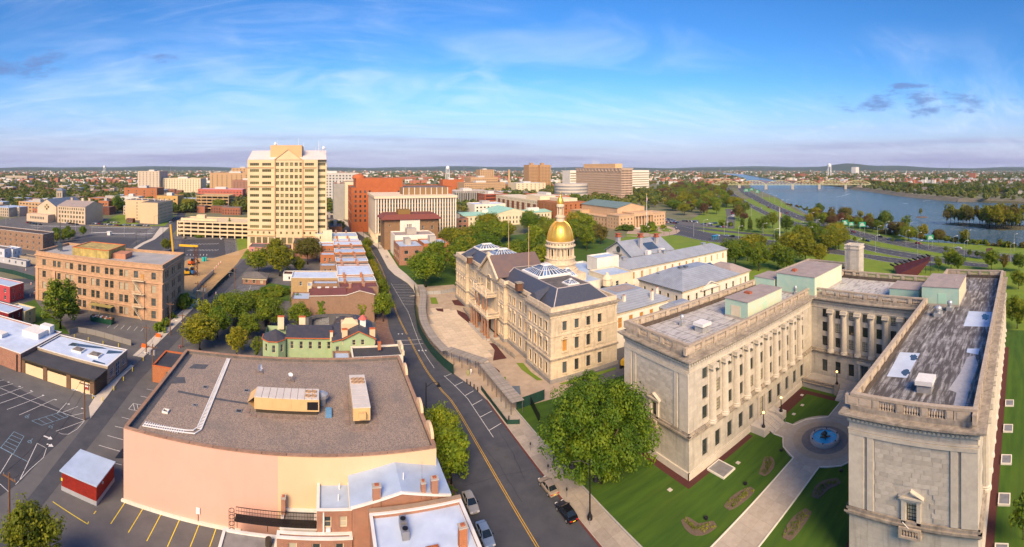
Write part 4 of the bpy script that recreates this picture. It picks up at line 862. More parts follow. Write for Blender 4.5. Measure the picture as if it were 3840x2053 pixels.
for wi,(y0,y1)in enumerate(((RY0,RY1),(LY0,LY1))):
 ym=(y0+y1)/2;
 for a,b_ in((y0,y0+2.2),(y0+2.7,y0+3.6),(y1-2.2,y1),(y1-3.6,y1-2.7)):m=MB();m.box(AX0-.22,a+(.02 if a==y0 else 0),ZL+.6,AX0-.002,b_-(.02 if b_==y1 else 0),18.2);m.build('pilaster',LIMEP,annex)
 m=MB();m.box(AX0-.3,y0+.01,18.203,AX0-.002,y1-.01,18.7);m.build('architrave',LIMEP,annex)
 rr=random.Random(5+wi);rows=16;hgt_=(18.1-ZL-.7)/rows
 for r in range(rows):
  z=ZL+.7+hgt_*r;y=y0+3.75-(0 if r%2 else .55)
  while y<y1-3.75:
   ln=rr.uniform(1.0,1.5);a=max(y,y0+3.75);b_=min(y+ln,y1-3.75);y+=ln
   if b_-a<.25:continue
   if z<12.4 and b_>ym-1.75 and a<ym+1.75:continue
   k=round((b_-a)*10)/10
   if k not in blkm:
    q=MB();q.box(-.05,-k/2+.008,.008,.001,k/2-.008,hgt_-.008);blkm[k]=q.mesh('stone_block',BLOCK)
   place('stone_block',blkm[k],annex,(AX0-.002-rr.uniform(0,.025),(a+b_)/2,z))
 p=MB();x=AX0
 for s in(-1,1):p.box(x-.3,ym+s*1.05-.28,7.75,x,ym+s*1.05+.28,10.75)
 p.box(x-.35,ym-1.45,10.75,x,ym+1.45,11.15);p.box(x-.6,ym-1.75,11.15,x,ym+1.75,11.4)
 for(a,za,b2,zb)in((ym-1.75,11.4,ym,12.3),(ym,12.3,ym+1.75,11.4)):
  p.poly([(x-.6,a,za),(x-.6,b2,zb),(x-.6,b2,zb-.25),(x-.6,a,za-.0001)]);p.poly([(x-.6,a,za),(x,a,za),(x,b2,zb),(x-.6,b2,zb)][::-1])
 p.poly([(x-.2,ym-1.6,11.4),(x-.2,ym+1.6,11.4),(x-.2,ym,12.2)][::-1]);p.build('window_pediment',LIMEP,annex)
 q=MB();q.box(x-1.0,ym-1.5,6.3,x,ym+1.5,6.6);q.box(x-1.0,ym-1.5,7.45,x-.75,ym+1.5,7.68);q.box(x-1.02,ym-1.52,6.6,x-.72,ym-1.1,7.449);q.box(x-1.02,ym+1.1,6.6,x-.72,ym+1.52,7.449)
 bo=q.build('balcony',BALM,annex);qm=MB();qm.lathe(0,0,[(.07,0),(.05,.1),(.11,.3),(.05,.6),(.08,.849)],8);qme=qm.mesh('baluster',BALM,smooth=True)
 for i in range(5):place('baluster',qme,bo,(x-.87,ym-.8+i*.4,6.6))
 m=MB();m.tube([(x-.9,ym+.2,7.7),(x-1.9,ym+.7,9.2)],.05,5);m.build('flag_staff',WHITEPL,annex)
for(xx,yy)in((80.0,LY0),):
 m=MB();m.box(xx-1.6,yy-.35,1.2,xx-1.05,yy-.002,5.9);m.box(xx+1.05,yy-.35,1.2,xx+1.6,yy-.002,5.9);m.box(xx-1.9,yy-.6,5.9,xx+1.9,yy-.002,6.5);m.build('door_surround',LIMEP,annex)
m=MB();m.box(CX0-.35,36.9,1.2,CX0-.002,37.45,5.9);m.box(CX0-.35,39.55,1.2,CX0-.002,40.1,5.9);m.box(CX0-.6,36.6,5.9,CX0-.002,40.4,6.5);m.build('door_surround',LIMEP,annex)
def steps(name,x0,y0,x1,y1,n,z,axis,parent=None):
 """n treads rising to z; axis gives the climbing direction"""
 m=MB()
 for i in range(n):
  f0,f1=i/n,(i+1)/n
  if axis=='+y':m.box(x0,y0+(y1-y0)*f0,0,x1,y1,z*f1)
  elif axis=='+x':m.box(x0+(x1-x0)*f0,y0,0,x1,y1,z*f1)
  elif axis=='+xe':m.box(x0+(x1-x0)*f0,y0,0,x1,y1,z*f1)
 return m.build(name,CONCL,parent)
st1=thing('stone_steps','pale stone steps up to the side door in the courtyard','steps',(80,51,0))
steps('tread',77.6,48.6,82.4,51.2,7,1.2,'+y',st1);m=MB();m.box(77.6,51.2,0,82.4,53.0,1.19);m.box(75.6,49.6,0,77.58,53.0,1.5);m.box(82.42,49.6,0,84.4,53.0,1.5);m.build('landing',CONCL,st1)
for x in(77.9,80,82.1):
 m=MB();m.tube([(x,48.4,1.0),(x,51.0,2.1),(x,51.6,2.1)],.04,5);m.tube([(x,48.5,0),(x,48.5,1.05)],.035,5);m.tube([(x,51,1.2),(x,51,2.1)],.035,5);m.build('handrail',GREYM,st1)
ter=thing('terrace','raised stone terrace with balustrade below the rear courtyard wall','terrace',(100,38.5,0))
m=MB();m.box(98.2,RY1+.4,0,CX0-.3,LY0-.4,1.45);m.build('platform',CONC,ter)
m=MB();m.box(97.9,43.4,2.2,98.5,LY0-.5,2.42);m.box(97.9,43.4,1.45,98.5,LY0-.5,1.62);m.box(97.8,43.0,0,98.8,44.2,2.6);m.build('balustrade_rail',BALM,ter);m=MB();m.box(97.9,RY1+.5,2.2,98.5,34,2.42);m.box(97.8,33.2,0,98.8,34.2,2.6);m.build('balustrade_rail',BALM,ter)
qm=MB();qm.lathe(0,0,[(.1,0),(.06,.08),(.14,.25),(.06,.45),(.1,.58)],6);qme=qm.mesh('baluster',BALM)
for i in range(20):place('baluster',qme,ter,(98.2,44.6+i*.42,1.62))
steps('tread',95.6,34.3,98.2,42.9,8,1.44,'+x',ter)
for yy in(36,41):m=MB();m.tube([(95.3,yy,1.0),(98.6,yy,2.4)],.04,5);m.build('handrail',GREYM,ter)
def ngon(cx,cy,r,n=40):return[(cx+r*math.cos(2*math.pi*i/n),cy+r*math.sin(2*math.pi*i/n))for i in range(n)]
path=struct((lambda m:(m.prism([(41.8,36),(96,36),(96,41.3),(41.8,41.3)],0,.06),m.build('court_path',CONC))[1])(MB()))
slabs(path,41.9,36.05,73.2,41.25,14,2,.06,SLABW,th=.03);slabs(path,89.4,36.05,95.9,41.25,3,2,.06,SLABW,th=.03)
cover('court_circle',ngon(81,38.6,8.6),SLABW,.098);cover('court_ring',ngon(81,38.6,6.4),surf('tan_ring',(.40,.32,.23),(.35,.28,.2),1,.9),.102);cover('court_inner_ring',ngon(81,38.6,4.7),surf('brown_ring',(.22,.19,.17),(.18,.155,.14),1,.9),.106)
cover('court_cross_path',[(77.8,44),(82.2,44),(82.2,48.7),(77.8,48.7)],SLABW,.094)
m=MB()
for y in(35.85,41.32):m.box(42.1,y,0,73.1,y+.16,.22)
for pts in([(73.1,41.4),(75,44.8),(77.6,46.4),(77.6,48.6)],[(82.4,48.6),(82.4,46.6),(85.6,45.2),(88.6,41.4),(95.5,41.4)],[(73.1,35.8),(75,32.4),(78.8,30.4),(83.2,30.4),(87,32.4),(89,35.8)]):
 m.tube([(x,y,.12)for x,y in pts],.12,4)
struct(m.build('path_kerb',WHITEW))
fo=thing('fountain','round stone fountain with bright blue basin in the courtyard','fountain',(81,38.6,0))
m=MB();m.lathe(81,38.6,[(3.0,.1),(3.0,.5),(2.9,.75),(2.45,.75),(2.45,.3),(.01,.28)],40,cap=False);m.build('basin',surf('fountain_stone',(.42,.40,.38),(.35,.33,.31),2,.8),fo)
m=MB();m.lathe(81,38.6,[(2.449,.55),(.001,.552)],40,cap=False);m.build('water',surf('pool_blue',(.0,.42,.72),(.0,.37,.66),1.5,.25,spec=.3),fo)
m=MB();m.lathe(81,38.6,[(.5,.3),(.45,.8),(.3,1.0),(.55,1.3),(.5,1.5),(.2,1.7),(.05,1.9)],9)
for i in range(5):t=i*1.256;m.tube([(81+.4*math.cos(t),38.6+.4*math.sin(t),.7),(81+1.0*math.cos(t),38.6+1.0*math.sin(t),.85),(81+1.1*math.cos(t),38.6+1.1*math.sin(t),.6)],.16,6,.05)
m.build('statue',surf('old_bronze',(.05,.055,.045),(.09,.06,.04),4,.5),fo)
for i in range(6):t=i*1.047+.3;m=MB();m.lathe(81+2.66*math.cos(t),38.6+2.66*math.sin(t),[(.12,.75),(.12,.95),(.05,1.0)],8);m.build('spotlight',BLACKM,fo)
for P in([(AX0-1.7,LY0-1.5),(74.8,LY0-1.5),(74.8,LY0-.25),(AX0-.25,LY0-.25),(AX0-.25,84),(AX0-1.7,84)],[(85.2,43.6+6.6),(97,50.2),(97,LY0-.25),(85.2,LY0-.25)],[(95.4,43),(97,43),(97,50.2),(95.4,50.2)],[(AX0-1.7,RY1-20),(AX0-.25,RY1-20),(AX0-.25,RY1+.25),(97,RY1+.25),(97,RY1+1.5),(AX0-1.7,RY1+1.5)],[(AX0,RY0-1.6),(AX1,RY0-1.6),(AX1,RY0-.3),(AX0,RY0-.3)]):cover('mulch_strip',P,MULCH,.036+random.uniform(0,.002))
def areaway(x0,y0,x1,y1,lab):
 t=MB();t.ring(x0,y0,x1,y1,0,.35,0,.18);t.mat(1);t.box(x0+.18,y0+.18,0,x1-.18,y1-.18,.28);tag(t.build('areaway_grate',[WHITEW,GREYM]),lab,'grate','metal areaway grates along the limestone walls')
areaway(61.2,48.7,64.6,52.6,'pale framed metal areaway grate at the courtyard corner of the near left wing');areaway(52.6,66.5,55.6,69.5,'blue grey areaway grate beside the big street tree')
for i,x in enumerate((62,72,82,92,102)):areaway(x,2.0,x+2.6,4.0,'pale square areaway grate in the red mulch along the outer wall of the right wing')
def kidney(c,pts,lab):
 A=[Vector(PX(c,*p))for p in pts];q=smoothline(A,20);L_,R_=[],[]
 for i,p in enumerate(q):
  t=(q[min(i+1,19)]-q[max(i-1,0)]).normalized();n=Vector((-t.y,t.x));w=1.15*math.sin(math.pi*(i+.9)/20.8)**.35;L_.append(p+n*w);R_.append(p-n*w)
 P=[(v.x,v.y)for v in L_]+[(v.x,v.y)for v in R_[::-1]];t=thing('flower_bed',lab,'flower bed',(q[10].x,q[10].y,0),'kidney flower beds in the annex lawn')
 m=MB();m.prism(P if area(P)>0 else P[::-1],.02,.09);m.build('soil',BED,t);rr=np.random.default_rng(len(lab));cl=[]
 for i in range(2,18):
  for s in(-.35,.35):cl.append((q[i].x+rr.uniform(-.3,.3),q[i].y+rr.uniform(-.3,.3)+s,.18,.26))
 cl=np.array(cl);o=ORG[t.name];cl[:,:3]-=np.array(o);pl=bpy.data.objects.new('seedlings',quads_mesh('seedlings',leaf_cloud(rr,cl,22,.16),LEAFS[0]));COL.objects.link(pl);pl.parent=t;pl['kind']='stuff'
kidney('e4',[(455,1195),(540,1265),(660,1230)],'curved flower bed nearest the street pavement in the lawn');kidney('e4',[(730,1130),(810,1065),(900,1000)],'long slanting flower bed beside the pale court path')
kidney('e4',[(960,915),(1000,850),(1000,795)],'flower bed nearest the fountain on the tree side');kidney('e4',[(1115,1330),(1180,1230),(1260,1140)],'narrow flower bed right of the court path');kidney('e4',[(1300,1060),(1360,985),(1460,950)],'flower bed beside the right wing corner')
for(c,x,y)in(('e4',365,1010),('e4',805,835),('e4',1220,462),('e4',1165,520),('e4',1217,397)):
 p=PX(c,x,y);m=MB();m.box(p[0]-.35,p[1]-.35,0,p[0]+.35,p[1]+.35,.12);tag(m.build('utility_cover',CONCL),'small pale square utility cover set in the courtyard grass','utility cover','utility covers in the court lawn')
for(c,x,y)in(('e4',852,972),('e4',598,1195),('e4',1085,755),('e4',1470,888)):
 p=PX(c,x,y);m=MB();m.lathe(p[0],p[1],[(.35,.02),(.35,.3),(.2,.36)],10);tag(m.build('ground_light',BLACKM),'small dark round ground light in the courtyard grass','ground light','ground lights in the court lawn')
GLOBE=emit('lamp_globe',(1.0,.55,.18),2.5)
def globe_lamp(x,y,z,lab):
 t=thing('lamp_post',lab,'lamp',(x,y,z));m=MB();m.lathe(x,y,[(.38,z),(.38,z+.25),(.22,z+.5),(.12,z+.8),(.09,z+2.6),(.18,z+2.75)],10);m.build('post',BLACKM,t)
 m=MB();m.sphere((x,y,z+2.98),.26,10,8);m.build('globe',GLOBE,t)
globe_lamp(76.5,50.4,1.5,'black globe lamp on the left pier of the courtyard steps');globe_lamp(83.5,50.4,1.5,'black globe lamp on the right pier of the courtyard steps');globe_lamp(98.3,43.6,2.6,'black globe lamp on the terrace pier at the back of the court')
# domed state house and its rear wings
SX0,SX1,SY0,SY1=56.2,76.2,98.5,180.2;SZ=18.0
sh=thing('capitol_building','cream stone capitol front block with blue slate roofs and columned portico','building',(66,139,0))
m=MB();hoods=[]
def sh_face(P0,P1,cs,depth=.3,rows=((1.9,2.9),(7.55,3.0),(12.9,2.4)),w=1.3,boards=()):
 W=[];Bd=[];L=math.hypot(P1[0]-P0[0],P1[1]-P0[1]);ux,uy=(P1[0]-P0[0])/L,(P1[1]-P0[1])/L;nx,ny=uy,-ux;rz=math.atan2(uy,ux)
 for i,c in enumerate(cs):
  for r,(z,h)in enumerate(rows):
   (Bd if(i,r)in boards else W).append((c-w/2,c+w/2,z,z+h))
   p=(P0[0]+ux*c,P0[1]+uy*c);hoods.append((p,rz,r,z,h))
 wall(m,P0,P1,0,SZ,W+Bd,depth);windows(sh,P0,P1,W,depth,'sash',surf('dark_sash',(.06,.05,.045),None,1,.6),DARKG,True)
 for b in Bd:
  q=MB();q.box(-w/2,0,0,w/2,.05,b[3]-b[2]);c=(b[0]+b[1])/2;place('window_board',q.mesh('window_board',BOARD),sh,(P0[0]+ux*c-nx*(depth-.06),P0[1]+uy*c-ny*(depth-.06),b[2]),rz)
PAV=[(98.5,112.2),(128.5,152.5),(166.5,180.2)];PXF=55.0
sh_face((PXF,SY0),(SX1,SY0),[59.1-PXF+3.7*i for i in range(4)],boards=((0,1),))
sh_face((SX1,SY0),(SX1,SY1),[]);sh_face((SX1,SY1),(PXF,SY1),[4+4*i for i in range(4)])
y=SY1
sh_face((PXF,180.2),(PXF,166.5),[2.0,5.2,8.5,11.7]);m.poly([(PXF,166.5,0),(SX0,166.5,0),(SX0,166.5,SZ),(PXF,166.5,SZ)])
sh_face((SX0,166.5),(SX0,152.5),[2.2,5.4,8.6,11.8]);m.poly([(SX0,152.5,0),(PXF,152.5,0),(PXF,152.5,SZ),(SX0,152.5,SZ)])
sh_face((PXF,152.5),(PXF,128.5),[1.6,4.4,19.6,22.4]);m.poly([(PXF,128.5,0),(SX0,128.5,0),(SX0,128.5,SZ),(PXF,128.5,SZ)])
sh_face((SX0,128.5),(SX0,112.2),[2.0,5.2,9.6,13.2],boards=((1,2),(3,1)));m.poly([(SX0,112.2,0),(PXF,112.2,0),(PXF,112.2,SZ),(SX0,112.2,SZ)])
sh_face((PXF,112.2),(PXF,98.5),[2.2,5.3,8.4,11.5],boards=((0,2),(1,1)))
gy0,gy1=132.6,148.2;gm=140.4
m.poly([(PXF-.25,gy1,17.5),(PXF-.25,gy0,17.5),(PXF-.25,gy0,19.6),(PXF-.25,gm,24.6),(PXF-.25,gy1,19.6)]);m.box(PXF-.25,gy0,0,PXF-.003,gy1,17.5)
m.build('wall',SHST,sh)
SHO=[(PXF,SY0),(SX1,SY0),(SX1,SY1),(PXF,SY1),(PXF,166.5),(SX0,166.5),(SX0,152.5),(PXF,152.5),(PXF,128.5),(SX0,128.5),(SX0,112.2),(PXF,112.2)]
for nm,z0,z1,o,mt in(('plinth',0,1.0,.25,GRANITE),('string_course',5.75,6.15,.30,CORN),('string_course',6.15,6.45,.18,SHTR),('string_course',11.75,12.1,.22,SHTR),('frieze',16.6,17.0,.15,SHTR),('cornice',17.35,17.7,.5,SHTR),('cornice',17.7,18.05,.85,CORN)):
 q=MB();band(q,SHO,-.3,o,z0,z1);q.build(nm,mt,sh)
q=MB();band(q,SHO,-.6,-.05,18.05,19.2);q.build('parapet',SHTR,sh)
hm=[]
for r in range(3):
 q=MB()
 if r==0:q.box(-.85,-.14,0,-.67,.002,3.0);q.box(.67,-.14,0,.85,.002,3.0);q.box(-.9,-.2,3.0,.9,.002,3.35);q.box(-.8,-.2,-.22,.8,.002,-.02)
 if r==1:
  q.box(-.85,-.16,0,-.67,.002,3.1);q.box(.67,-.16,0,.85,.002,3.1);q.box(-1.05,-.35,3.1,1.05,.002,3.35)
  A=[(1.0*math.cos(t),3.35+.55*math.sin(t))for t in np.linspace(0,math.pi,9)];B_=[(.75*math.cos(t),3.35+.36*math.sin(t))for t in np.linspace(0,math.pi,9)]
  for i in range(8):q.poly([(A[i][0],-.38,A[i][1]),(B_[i][0],-.38,B_[i][1]),(B_[i+1][0],-.38,B_[i+1][1]),(A[i+1][0],-.38,A[i+1][1])][::-1]);q.poly([(A[i][0],-.38,A[i][1]),(A[i+1][0],-.38,A[i+1][1]),(A[i+1][0],.002,A[i+1][1]),(A[i][0],.002,A[i][1])][::-1])
  q.box(-.95,-.28,-.28,.95,.002,-.02);q.box(-.8,-.2,-.55,-.6,.002,-.28);q.box(.6,-.2,-.55,.8,.002,-.28)
 if r==2:q.box(-.85,-.14,0,-.67,.002,2.45);q.box(.67,-.14,0,.85,.002,2.45);q.box(-1.0,-.25,2.45,1.0,.002,2.75);q.box(-.9,-.22,-.25,.9,.002,-.02)
 hm.append(q.mesh('window_hood',SHTR))
for(p,rz,r,z,h)in hoods:place('window_hood',hm[r],sh,(p[0],p[1],z),rz)
q=MB();A=[(gm+2.3*math.cos(t),16.2+2.3*math.sin(t))for t in np.linspace(0,math.pi,17)]
q.poly([(PXF-.30,a,z)for a,z in A]+[(PXF-.30,gm-2.3,13.5),(PXF-.30,gm+2.3,13.5)]);aw=q.build('arched_window',DARKG,sh)
q=MB();q.tube([(PXF-.4,gm-2.5,13.4)]+[(PXF-.4,a,z)for a,z in[(gm-2.45*math.cos(t),16.2+2.45*math.sin(t))for t in np.linspace(0,math.pi,15)]]+[(PXF-.4,gm+2.5,13.4)],.3,6)
for i in(-1,0,1):q.box(PXF-.4,gm+i*1.1-.07,13.5,PXF-.301,gm+i*1.1+.07,18.0-abs(i)*.4)
q.box(PXF-.4,gm-2.3,15.9,PXF-.302,gm+2.3,16.1);q.build('frame',SHTR,aw)
q=MB();q.mat(0);gable(q,54.5,gy0,71.5,gy1,19.7,25.0,'x',.5,.25);q.build('gable_roof',surf('mauve_copper_roof',(.17,.115,.10),(.13,.10,.105),.4,.6),sh)
q=MB()
for a,za,b,zb in((gy0-.8,19.1,gm,25.2),(gm,25.2,gy1+.8,19.1)):q.tube([(54.1,a,za),(54.1,b,zb)],.42,4)
q.box(53.9,gm-.5,25.0,54.9,gm+.5,26.3);q.build('gable_coping',SHTR,sh)
for(a,b)in((99.8,gy0+1.0),(gy1-1.0,178.9)):
 x0,x1,z0,z1=56.6,74.8,18.3,22.0;dx0,dx1=60.8,71.2;da=a+5.2 if a<110 else a;db=b-5.2 if b>170 else b
 q=MB();B_=[(x0,a,z0),(x1,a,z0),(x1,b,z0),(x0,b,z0)];T=[(dx0,da,z1),(dx1,da,z1),(dx1,db,z1),(dx0,db,z1)]
 for i in range(4):q.poly([B_[i],B_[(i+1)%4],T[(i+1)%4],T[i]])
 ro=q.build('slate_roof',SLATE_R,sh);q=MB();q.poly([(p[0],p[1],z1-.02)for p in T]);q.build('roof_deck',TARR,sh)
 q=MB()
 for i in range(4):q.tube([B_[i],T[i]],.16,4);q.tube([T[i],T[(i+1)%4]],.14,4)
 q.build('hip_flashing',surf('pale_flashing',(.48,.42,.40),None,1,.5),sh)
 g_=MB();g_.poly([(PXF+.6,a-.8,18.2),(SX1-.6,a-.8,18.2),(SX1-.6,b+.8,18.2),(PXF+.6,b+.8,18.2)]);g_.build('gutter',TARR,sh)
for yy,sgn in((109.0,1),(113.5,1),(168,1),(123.5,0)):
 pass
for(ya,yb)in((106.2,112.4),(166.3,172.5)):
 q=MB();c=(ya+yb)/2;q.poly([(55.3,ya,18.6),(61.5,c-.3,22.0),(55.8,c-.3,20.6)]);q.poly([(55.8,c+.3,20.6),(61.5,c+.3,22.0),(55.3,yb,18.6)]);q.poly([(55.8,c-.3,20.6),(61.5,c-.3,22.0),(61.5,c+.3,22.0),(55.8,c+.3,20.6)]);q.poly([(55.3,ya,18.6),(55.8,c-.3,20.6),(55.8,c+.3,20.6),(55.3,yb,18.6)]);q.build('slate_bay_roof',SLATE_R,sh)
for c,x,y_ in(('b3',1025,440),('b3',968,295),('b3',600,215)):
 p=PX(c,x,y_,20.6);q=MB();q.box(p[0]-.9,p[1]-.9,19.2,p[0]+.9,p[1]+.9,21.4);q.mat(1);q.box(p[0]-1.05,p[1]-1.05,21.4,p[0]+1.05,p[1]+1.05,21.6);q.build('roof_dormer',[surf('rust_dormer',(.16,.07,.035),(.11,.06,.04),2,.8),CORN],sh)
def skylight(cx,cy,lx,ly,z0,h,parent,n=5,curb=.5):
 q=MB();q.box(cx-lx/2-.25,cy-ly/2-.25,z0,cx+lx/2+.25,cy+ly/2+.25,z0+curb);q.mat(0);z1=z0+curb;zt=z1+h;rx=max(lx-ly,0)/2+lx*.1;ry=max(ly-lx,0)/2+ly*.1
 B_=[(cx-lx/2,cy-ly/2),(cx+lx/2,cy-ly/2),(cx+lx/2,cy+ly/2),(cx-lx/2,cy+ly/2)];T=[(cx-rx,cy-ry),(cx+rx,cy-ry),(cx+rx,cy+ry),(cx-rx,cy+ry)]
 for i in range(4):
  j=(i+1)%4;q.poly([(*B_[i],z1),(*B_[j],z1),(*T[j],zt),(*T[i],zt)]);q.tube([(*B_[i],z1),(*T[i],zt)],.12,4)
 q.box(cx-rx,cy-ry,zt,cx+rx,cy+ry,zt+.25);so=q.build('skylight',WHITEP,parent)
 for i in range(4):
  j=(i+1)%4;b0,b1,t0,t1=[Vector((*p,z))for p,z in((B_[i],z1),(B_[j],z1),(T[i],zt),(T[j],zt))];nn=(b1-b0).cross(t0-b0).normalized()*.05
  for k in range(n):
   for f0,f1 in((.08,.49),(.53,.92)):
    s0,s1=(k+.14)/n,(k+.86)/n
    def pt(s,f):return b0 .lerp(b1,s).lerp(t0 .lerp(t1,s),f)+nn
    w=MB();P=[pt(s0,f0),pt(s1,f0),pt(s1,f1),pt(s0,f1)];w.poly([tuple(v)for v in P]);w.poly([tuple(v-nn*.8)for v in P][::-1]);w.build('pane',SKYG,so)
 return so
def sky_px(c,P,h,lx=None):
 q=PP(c,P,h);xs=[p[0]for p in q];ys=[p[1]for p in q];return(min(xs)+max(xs))/2,(min(ys)+max(ys))/2,max(xs)-min(xs),max(ys)-min(ys)
cx,cy,lx,ly=sky_px('b3',[(1052,290),(1160,350),(1410,318)],22.3);skylight(66.5,122.0,11.0,11.0,22.0,2.3,sh,8)
skylight(66.6,107.6,3.2,3.2,22.0,.9,sh,4,.3)
skylight(66.0,155.5,9.5,8,22.0,1.6,sh,7);skylight(64.8,169.3,8.5,6.5,22.0,1.4,sh,6);skylight(79.5,131.0,5.0,5.0,17.6,2.2,sh,5)
for x,y_,h in((57.0,139.2,36),(64,164,36)):
 t=thing('flagpole','tall bare tan flagpole on the capitol roof, '+('nearer the dome' if y_<150 else 'farther from the dome'),'flagpole',(x+6,y_-(12 if y_<150 else 5),22));px_,py_,_=ORG[t.name];q=MB();q.cyl(px_,py_,22,h,.16,.06,8);q.build('pole',BRICKB if False else surf('tan_pole',(.52,.34,.2),None,1,.5),t);q=MB();q.sphere((px_,py_,h+.1),.2);q.build('finial',GOLD,t)
PORT=surf('brown_granite',(.34,.18,.11),(.27,.14,.085),3,.35)
q=MB();q.box(50.4,131.4,0,PXF-.26,149.4,.45);q.box(49.6,132.4,0,50.4,148.4,.2);q.build('portico_floor',CONC,sh)
cm1=MB();cm1 .box(-.5,-.5,0,.5,.5,.5);cm1 .lathe(0,0,[(.42,.5),(.46,.65),(.36,.75),(.33,3),(.28,5.6)],14,cap=False);cm1 .mat(1);cm1 .lathe(0,0,[(.29,5.6),(.42,5.85),(.50,6.1)],12,cap=False);cm1 .box(-.52,-.52,6.1,.52,.52,6.35);cme=cm1 .mesh('portico_column',[PORT,SHTR],smooth=False)
for yy in(132.6,135.2,137.8,143.0,145.6,148.2):place('portico_column',cme,sh,(51.1,yy,.45));
for yy in(132.6,148.2):place('portico_column',cme,sh,(53.8,yy,.45))
q=MB();q.box(50.3,131.6,6.8,PXF-.26,149.2,7.5);q.box(50.0,131.3,7.5,PXF-.26,149.5,7.8);q.build('portico_deck',SHTR,sh)
for yy in(135.2,138.2,142.6,145.6):place('portico_column',cme,sh,(51.6,yy,7.8),0,(.8,.8,.78))
q=MB();q.box(50.8,134.2,12.75,PXF-.26,146.6,13.3);q.box(50.5,133.9,13.3,PXF-.26,146.9,13.55);q.build('upper_portico_deck',SHTR,sh)
for z,(a,b),x in((7.8,(131.7,149.1),50.4),(13.55,(134.2,146.6),50.9)):
 q=MB();q.box(x,a,z+.75,x+.25,b,z+.95);q.box(x,a,z,x+.25,b,z+.15);q.box(x+.25,a,z+.75,PXF-.3,a+.25,z+.95);q.box(x+.25,b-.25,z+.75,PXF-.3,b,z+.95);q.build('portico_rail',SHTR,sh)
 qm=MB();qm.lathe(0,0,[(.08,0),(.05,.1),(.1,.25),(.05,.45),(.08,.6)],6);qme=qm.mesh('baluster',SHTR)
 for i in range(int((b-a)/.55)):place('baluster',qme,sh,(x+.12,a+.3+i*.55,z+.15))
 for yy in((a+.2,b-.2,(a+b)/2-2.6,(a+b)/2+2.6)):w=MB();w.box(x-.1,yy-.3,z,x+.4,yy+.3,z+1.15);w.lathe(x+.15,yy,[(.2,z+1.15),(.28,z+1.4),(.1,z+1.6),(.22,z+1.75),(.05,z+2.0)],8);w.build('urn_pedestal',SHTR,sh)
q=MB();q.box(PXF-.32,139.0,.5,PXF-.255,141.8,4.6);q.build('door',surf('dark_oak',(.05,.03,.02),None,1,.5),sh)
def lowwall(pts,h,w,mat,name,lab):
 q=MB()
 for a,b in zip(pts,pts[1:]):q.tube([(a[0],a[1],h*.5),(b[0],b[1],h*.5)],w,4)
 return q
for pts,lab in(([(51.5,131),(52.6,123),(53.2,116)],'low stone ramp wall at the near side of the portico'),([(51.5,150),(52.6,158),(53.2,164)],'low stone ramp wall at the far side of the portico')):
 q=MB();d=[Vector(p)for p in pts]
 for a,b in zip(d,d[1:]):
  t=(b-a).normalized();n=Vector((-t.y,t.x))*.25;q.prism([(a.x-n.x,a.y-n.y),(b.x-n.x,b.y-n.y),(b.x+n.x,b.y+n.y),(a.x+n.x,a.y+n.y)],0,1.0)
 tag(q.build('ramp_wall',CORN),lab,'wall')
DX,DY=82.4,140.3
do=thing('gold_dome','shining gold ribbed dome on a cream columned drum behind the capitol front','dome',(DX,DY,0))
q=MB();q.box(DX-6.4,DY-7.5,0,DX+6.4,DY+7.5,17.2);q.lathe(DX,DY,[(6.6,17.2),(6.6,17.9),(5.9,18.1),(5.9,18.7),(5.55,18.9),(5.55,20.0),(5.9,20.1),(5.9,20.5),(5.4,20.7),(5.4,22.0),(5.6,22.1),(5.6,22.35),(4.1,22.4),(4.1,26.0)],40,cap=False);q.build('drum',SHTR,do)
q=MB();q.lathe(DX,DY,[(4.2,26.0),(5.1,26.05),(5.1,26.35),(5.6,26.45),(5.6,26.8),(5.0,26.9),(5.0,28.0),(5.3,28.1),(5.3,28.35),(4.7,28.45)],48,cap=False);q.build('entablature',SHTR,do)
cq=MB();cq.lathe(0,0,[(.32,0),(.25,.2),(.24,2),(.2,3.3),(.3,3.6),(.32,3.65)],8,cap=False);cqe=cq.mesh('drum_column',SHTR)
for i in range(24):t=2*math.pi*i/24;place('drum_column',cqe,do,(DX+4.82*math.cos(t),DY+4.82*math.sin(t),22.36))
wq=MB();wq.lathe(0,0,[(.26,0),(.26,.06),(.001,.062)],12,cap=False);wqe=wq.mesh('round_window',DARKG)
for i in range(24):
 t=2*math.pi*(i+.5)/24;o=place('round_window',wqe,do,(DX+5.0*math.cos(t),DY+5.0*math.sin(t),27.45));o.rotation_euler=(rad(90),0,t+rad(90))
for i in range(12):
 t=2*math.pi*(i+.5)/12;q=MB();q.box(-.4,-.03,0,.4,.03,2.2);o=place('drum_window',q.mesh('drum_window',DARKG),do,(DX+4.12*math.cos(t),DY+4.12*math.sin(t),23.2),t+rad(90))
prof=[(4.78*math.cos(a)**.92 if a<1.5 else .9,28.45+7.3*math.sin(a))for a in np.linspace(0,1.36,14)]
q=MB();q.lathe(DX,DY,prof,64,cap=False);q.build('gilded_shell',GOLD,do,smooth=True)
for i in range(16):
 t=2*math.pi*i/16;w=MB();w.tube([(DX+(r+.03)*math.cos(t),DY+(r+.03)*math.sin(t),z)for r,z in prof],.11,5,.07);w.build('rib',GOLD,do)
q=MB();q.lathe(DX,DY,[(1.75,35.3),(1.55,35.5),(1.5,36.6),(1.85,36.8),(1.85,37.2),(1.5,37.3),(1.45,37.7)],24);q.lathe(DX,DY,[(1.3,40.5),(1.45,40.7),(1.45,41.3),(1.3,41.5),(1.2,41.7)],20);q.lathe(DX,DY,[(.55,37.7),(.55,40.5)],10);q.build('lantern',SHTR,do)
for i in range(8):t=2*math.pi*i/8;w=MB();w.cyl(DX+1.12*math.cos(t),DY+1.12*math.sin(t),37.7,40.5,.15,.13,8);w.build('lantern_column',SHTR,do)
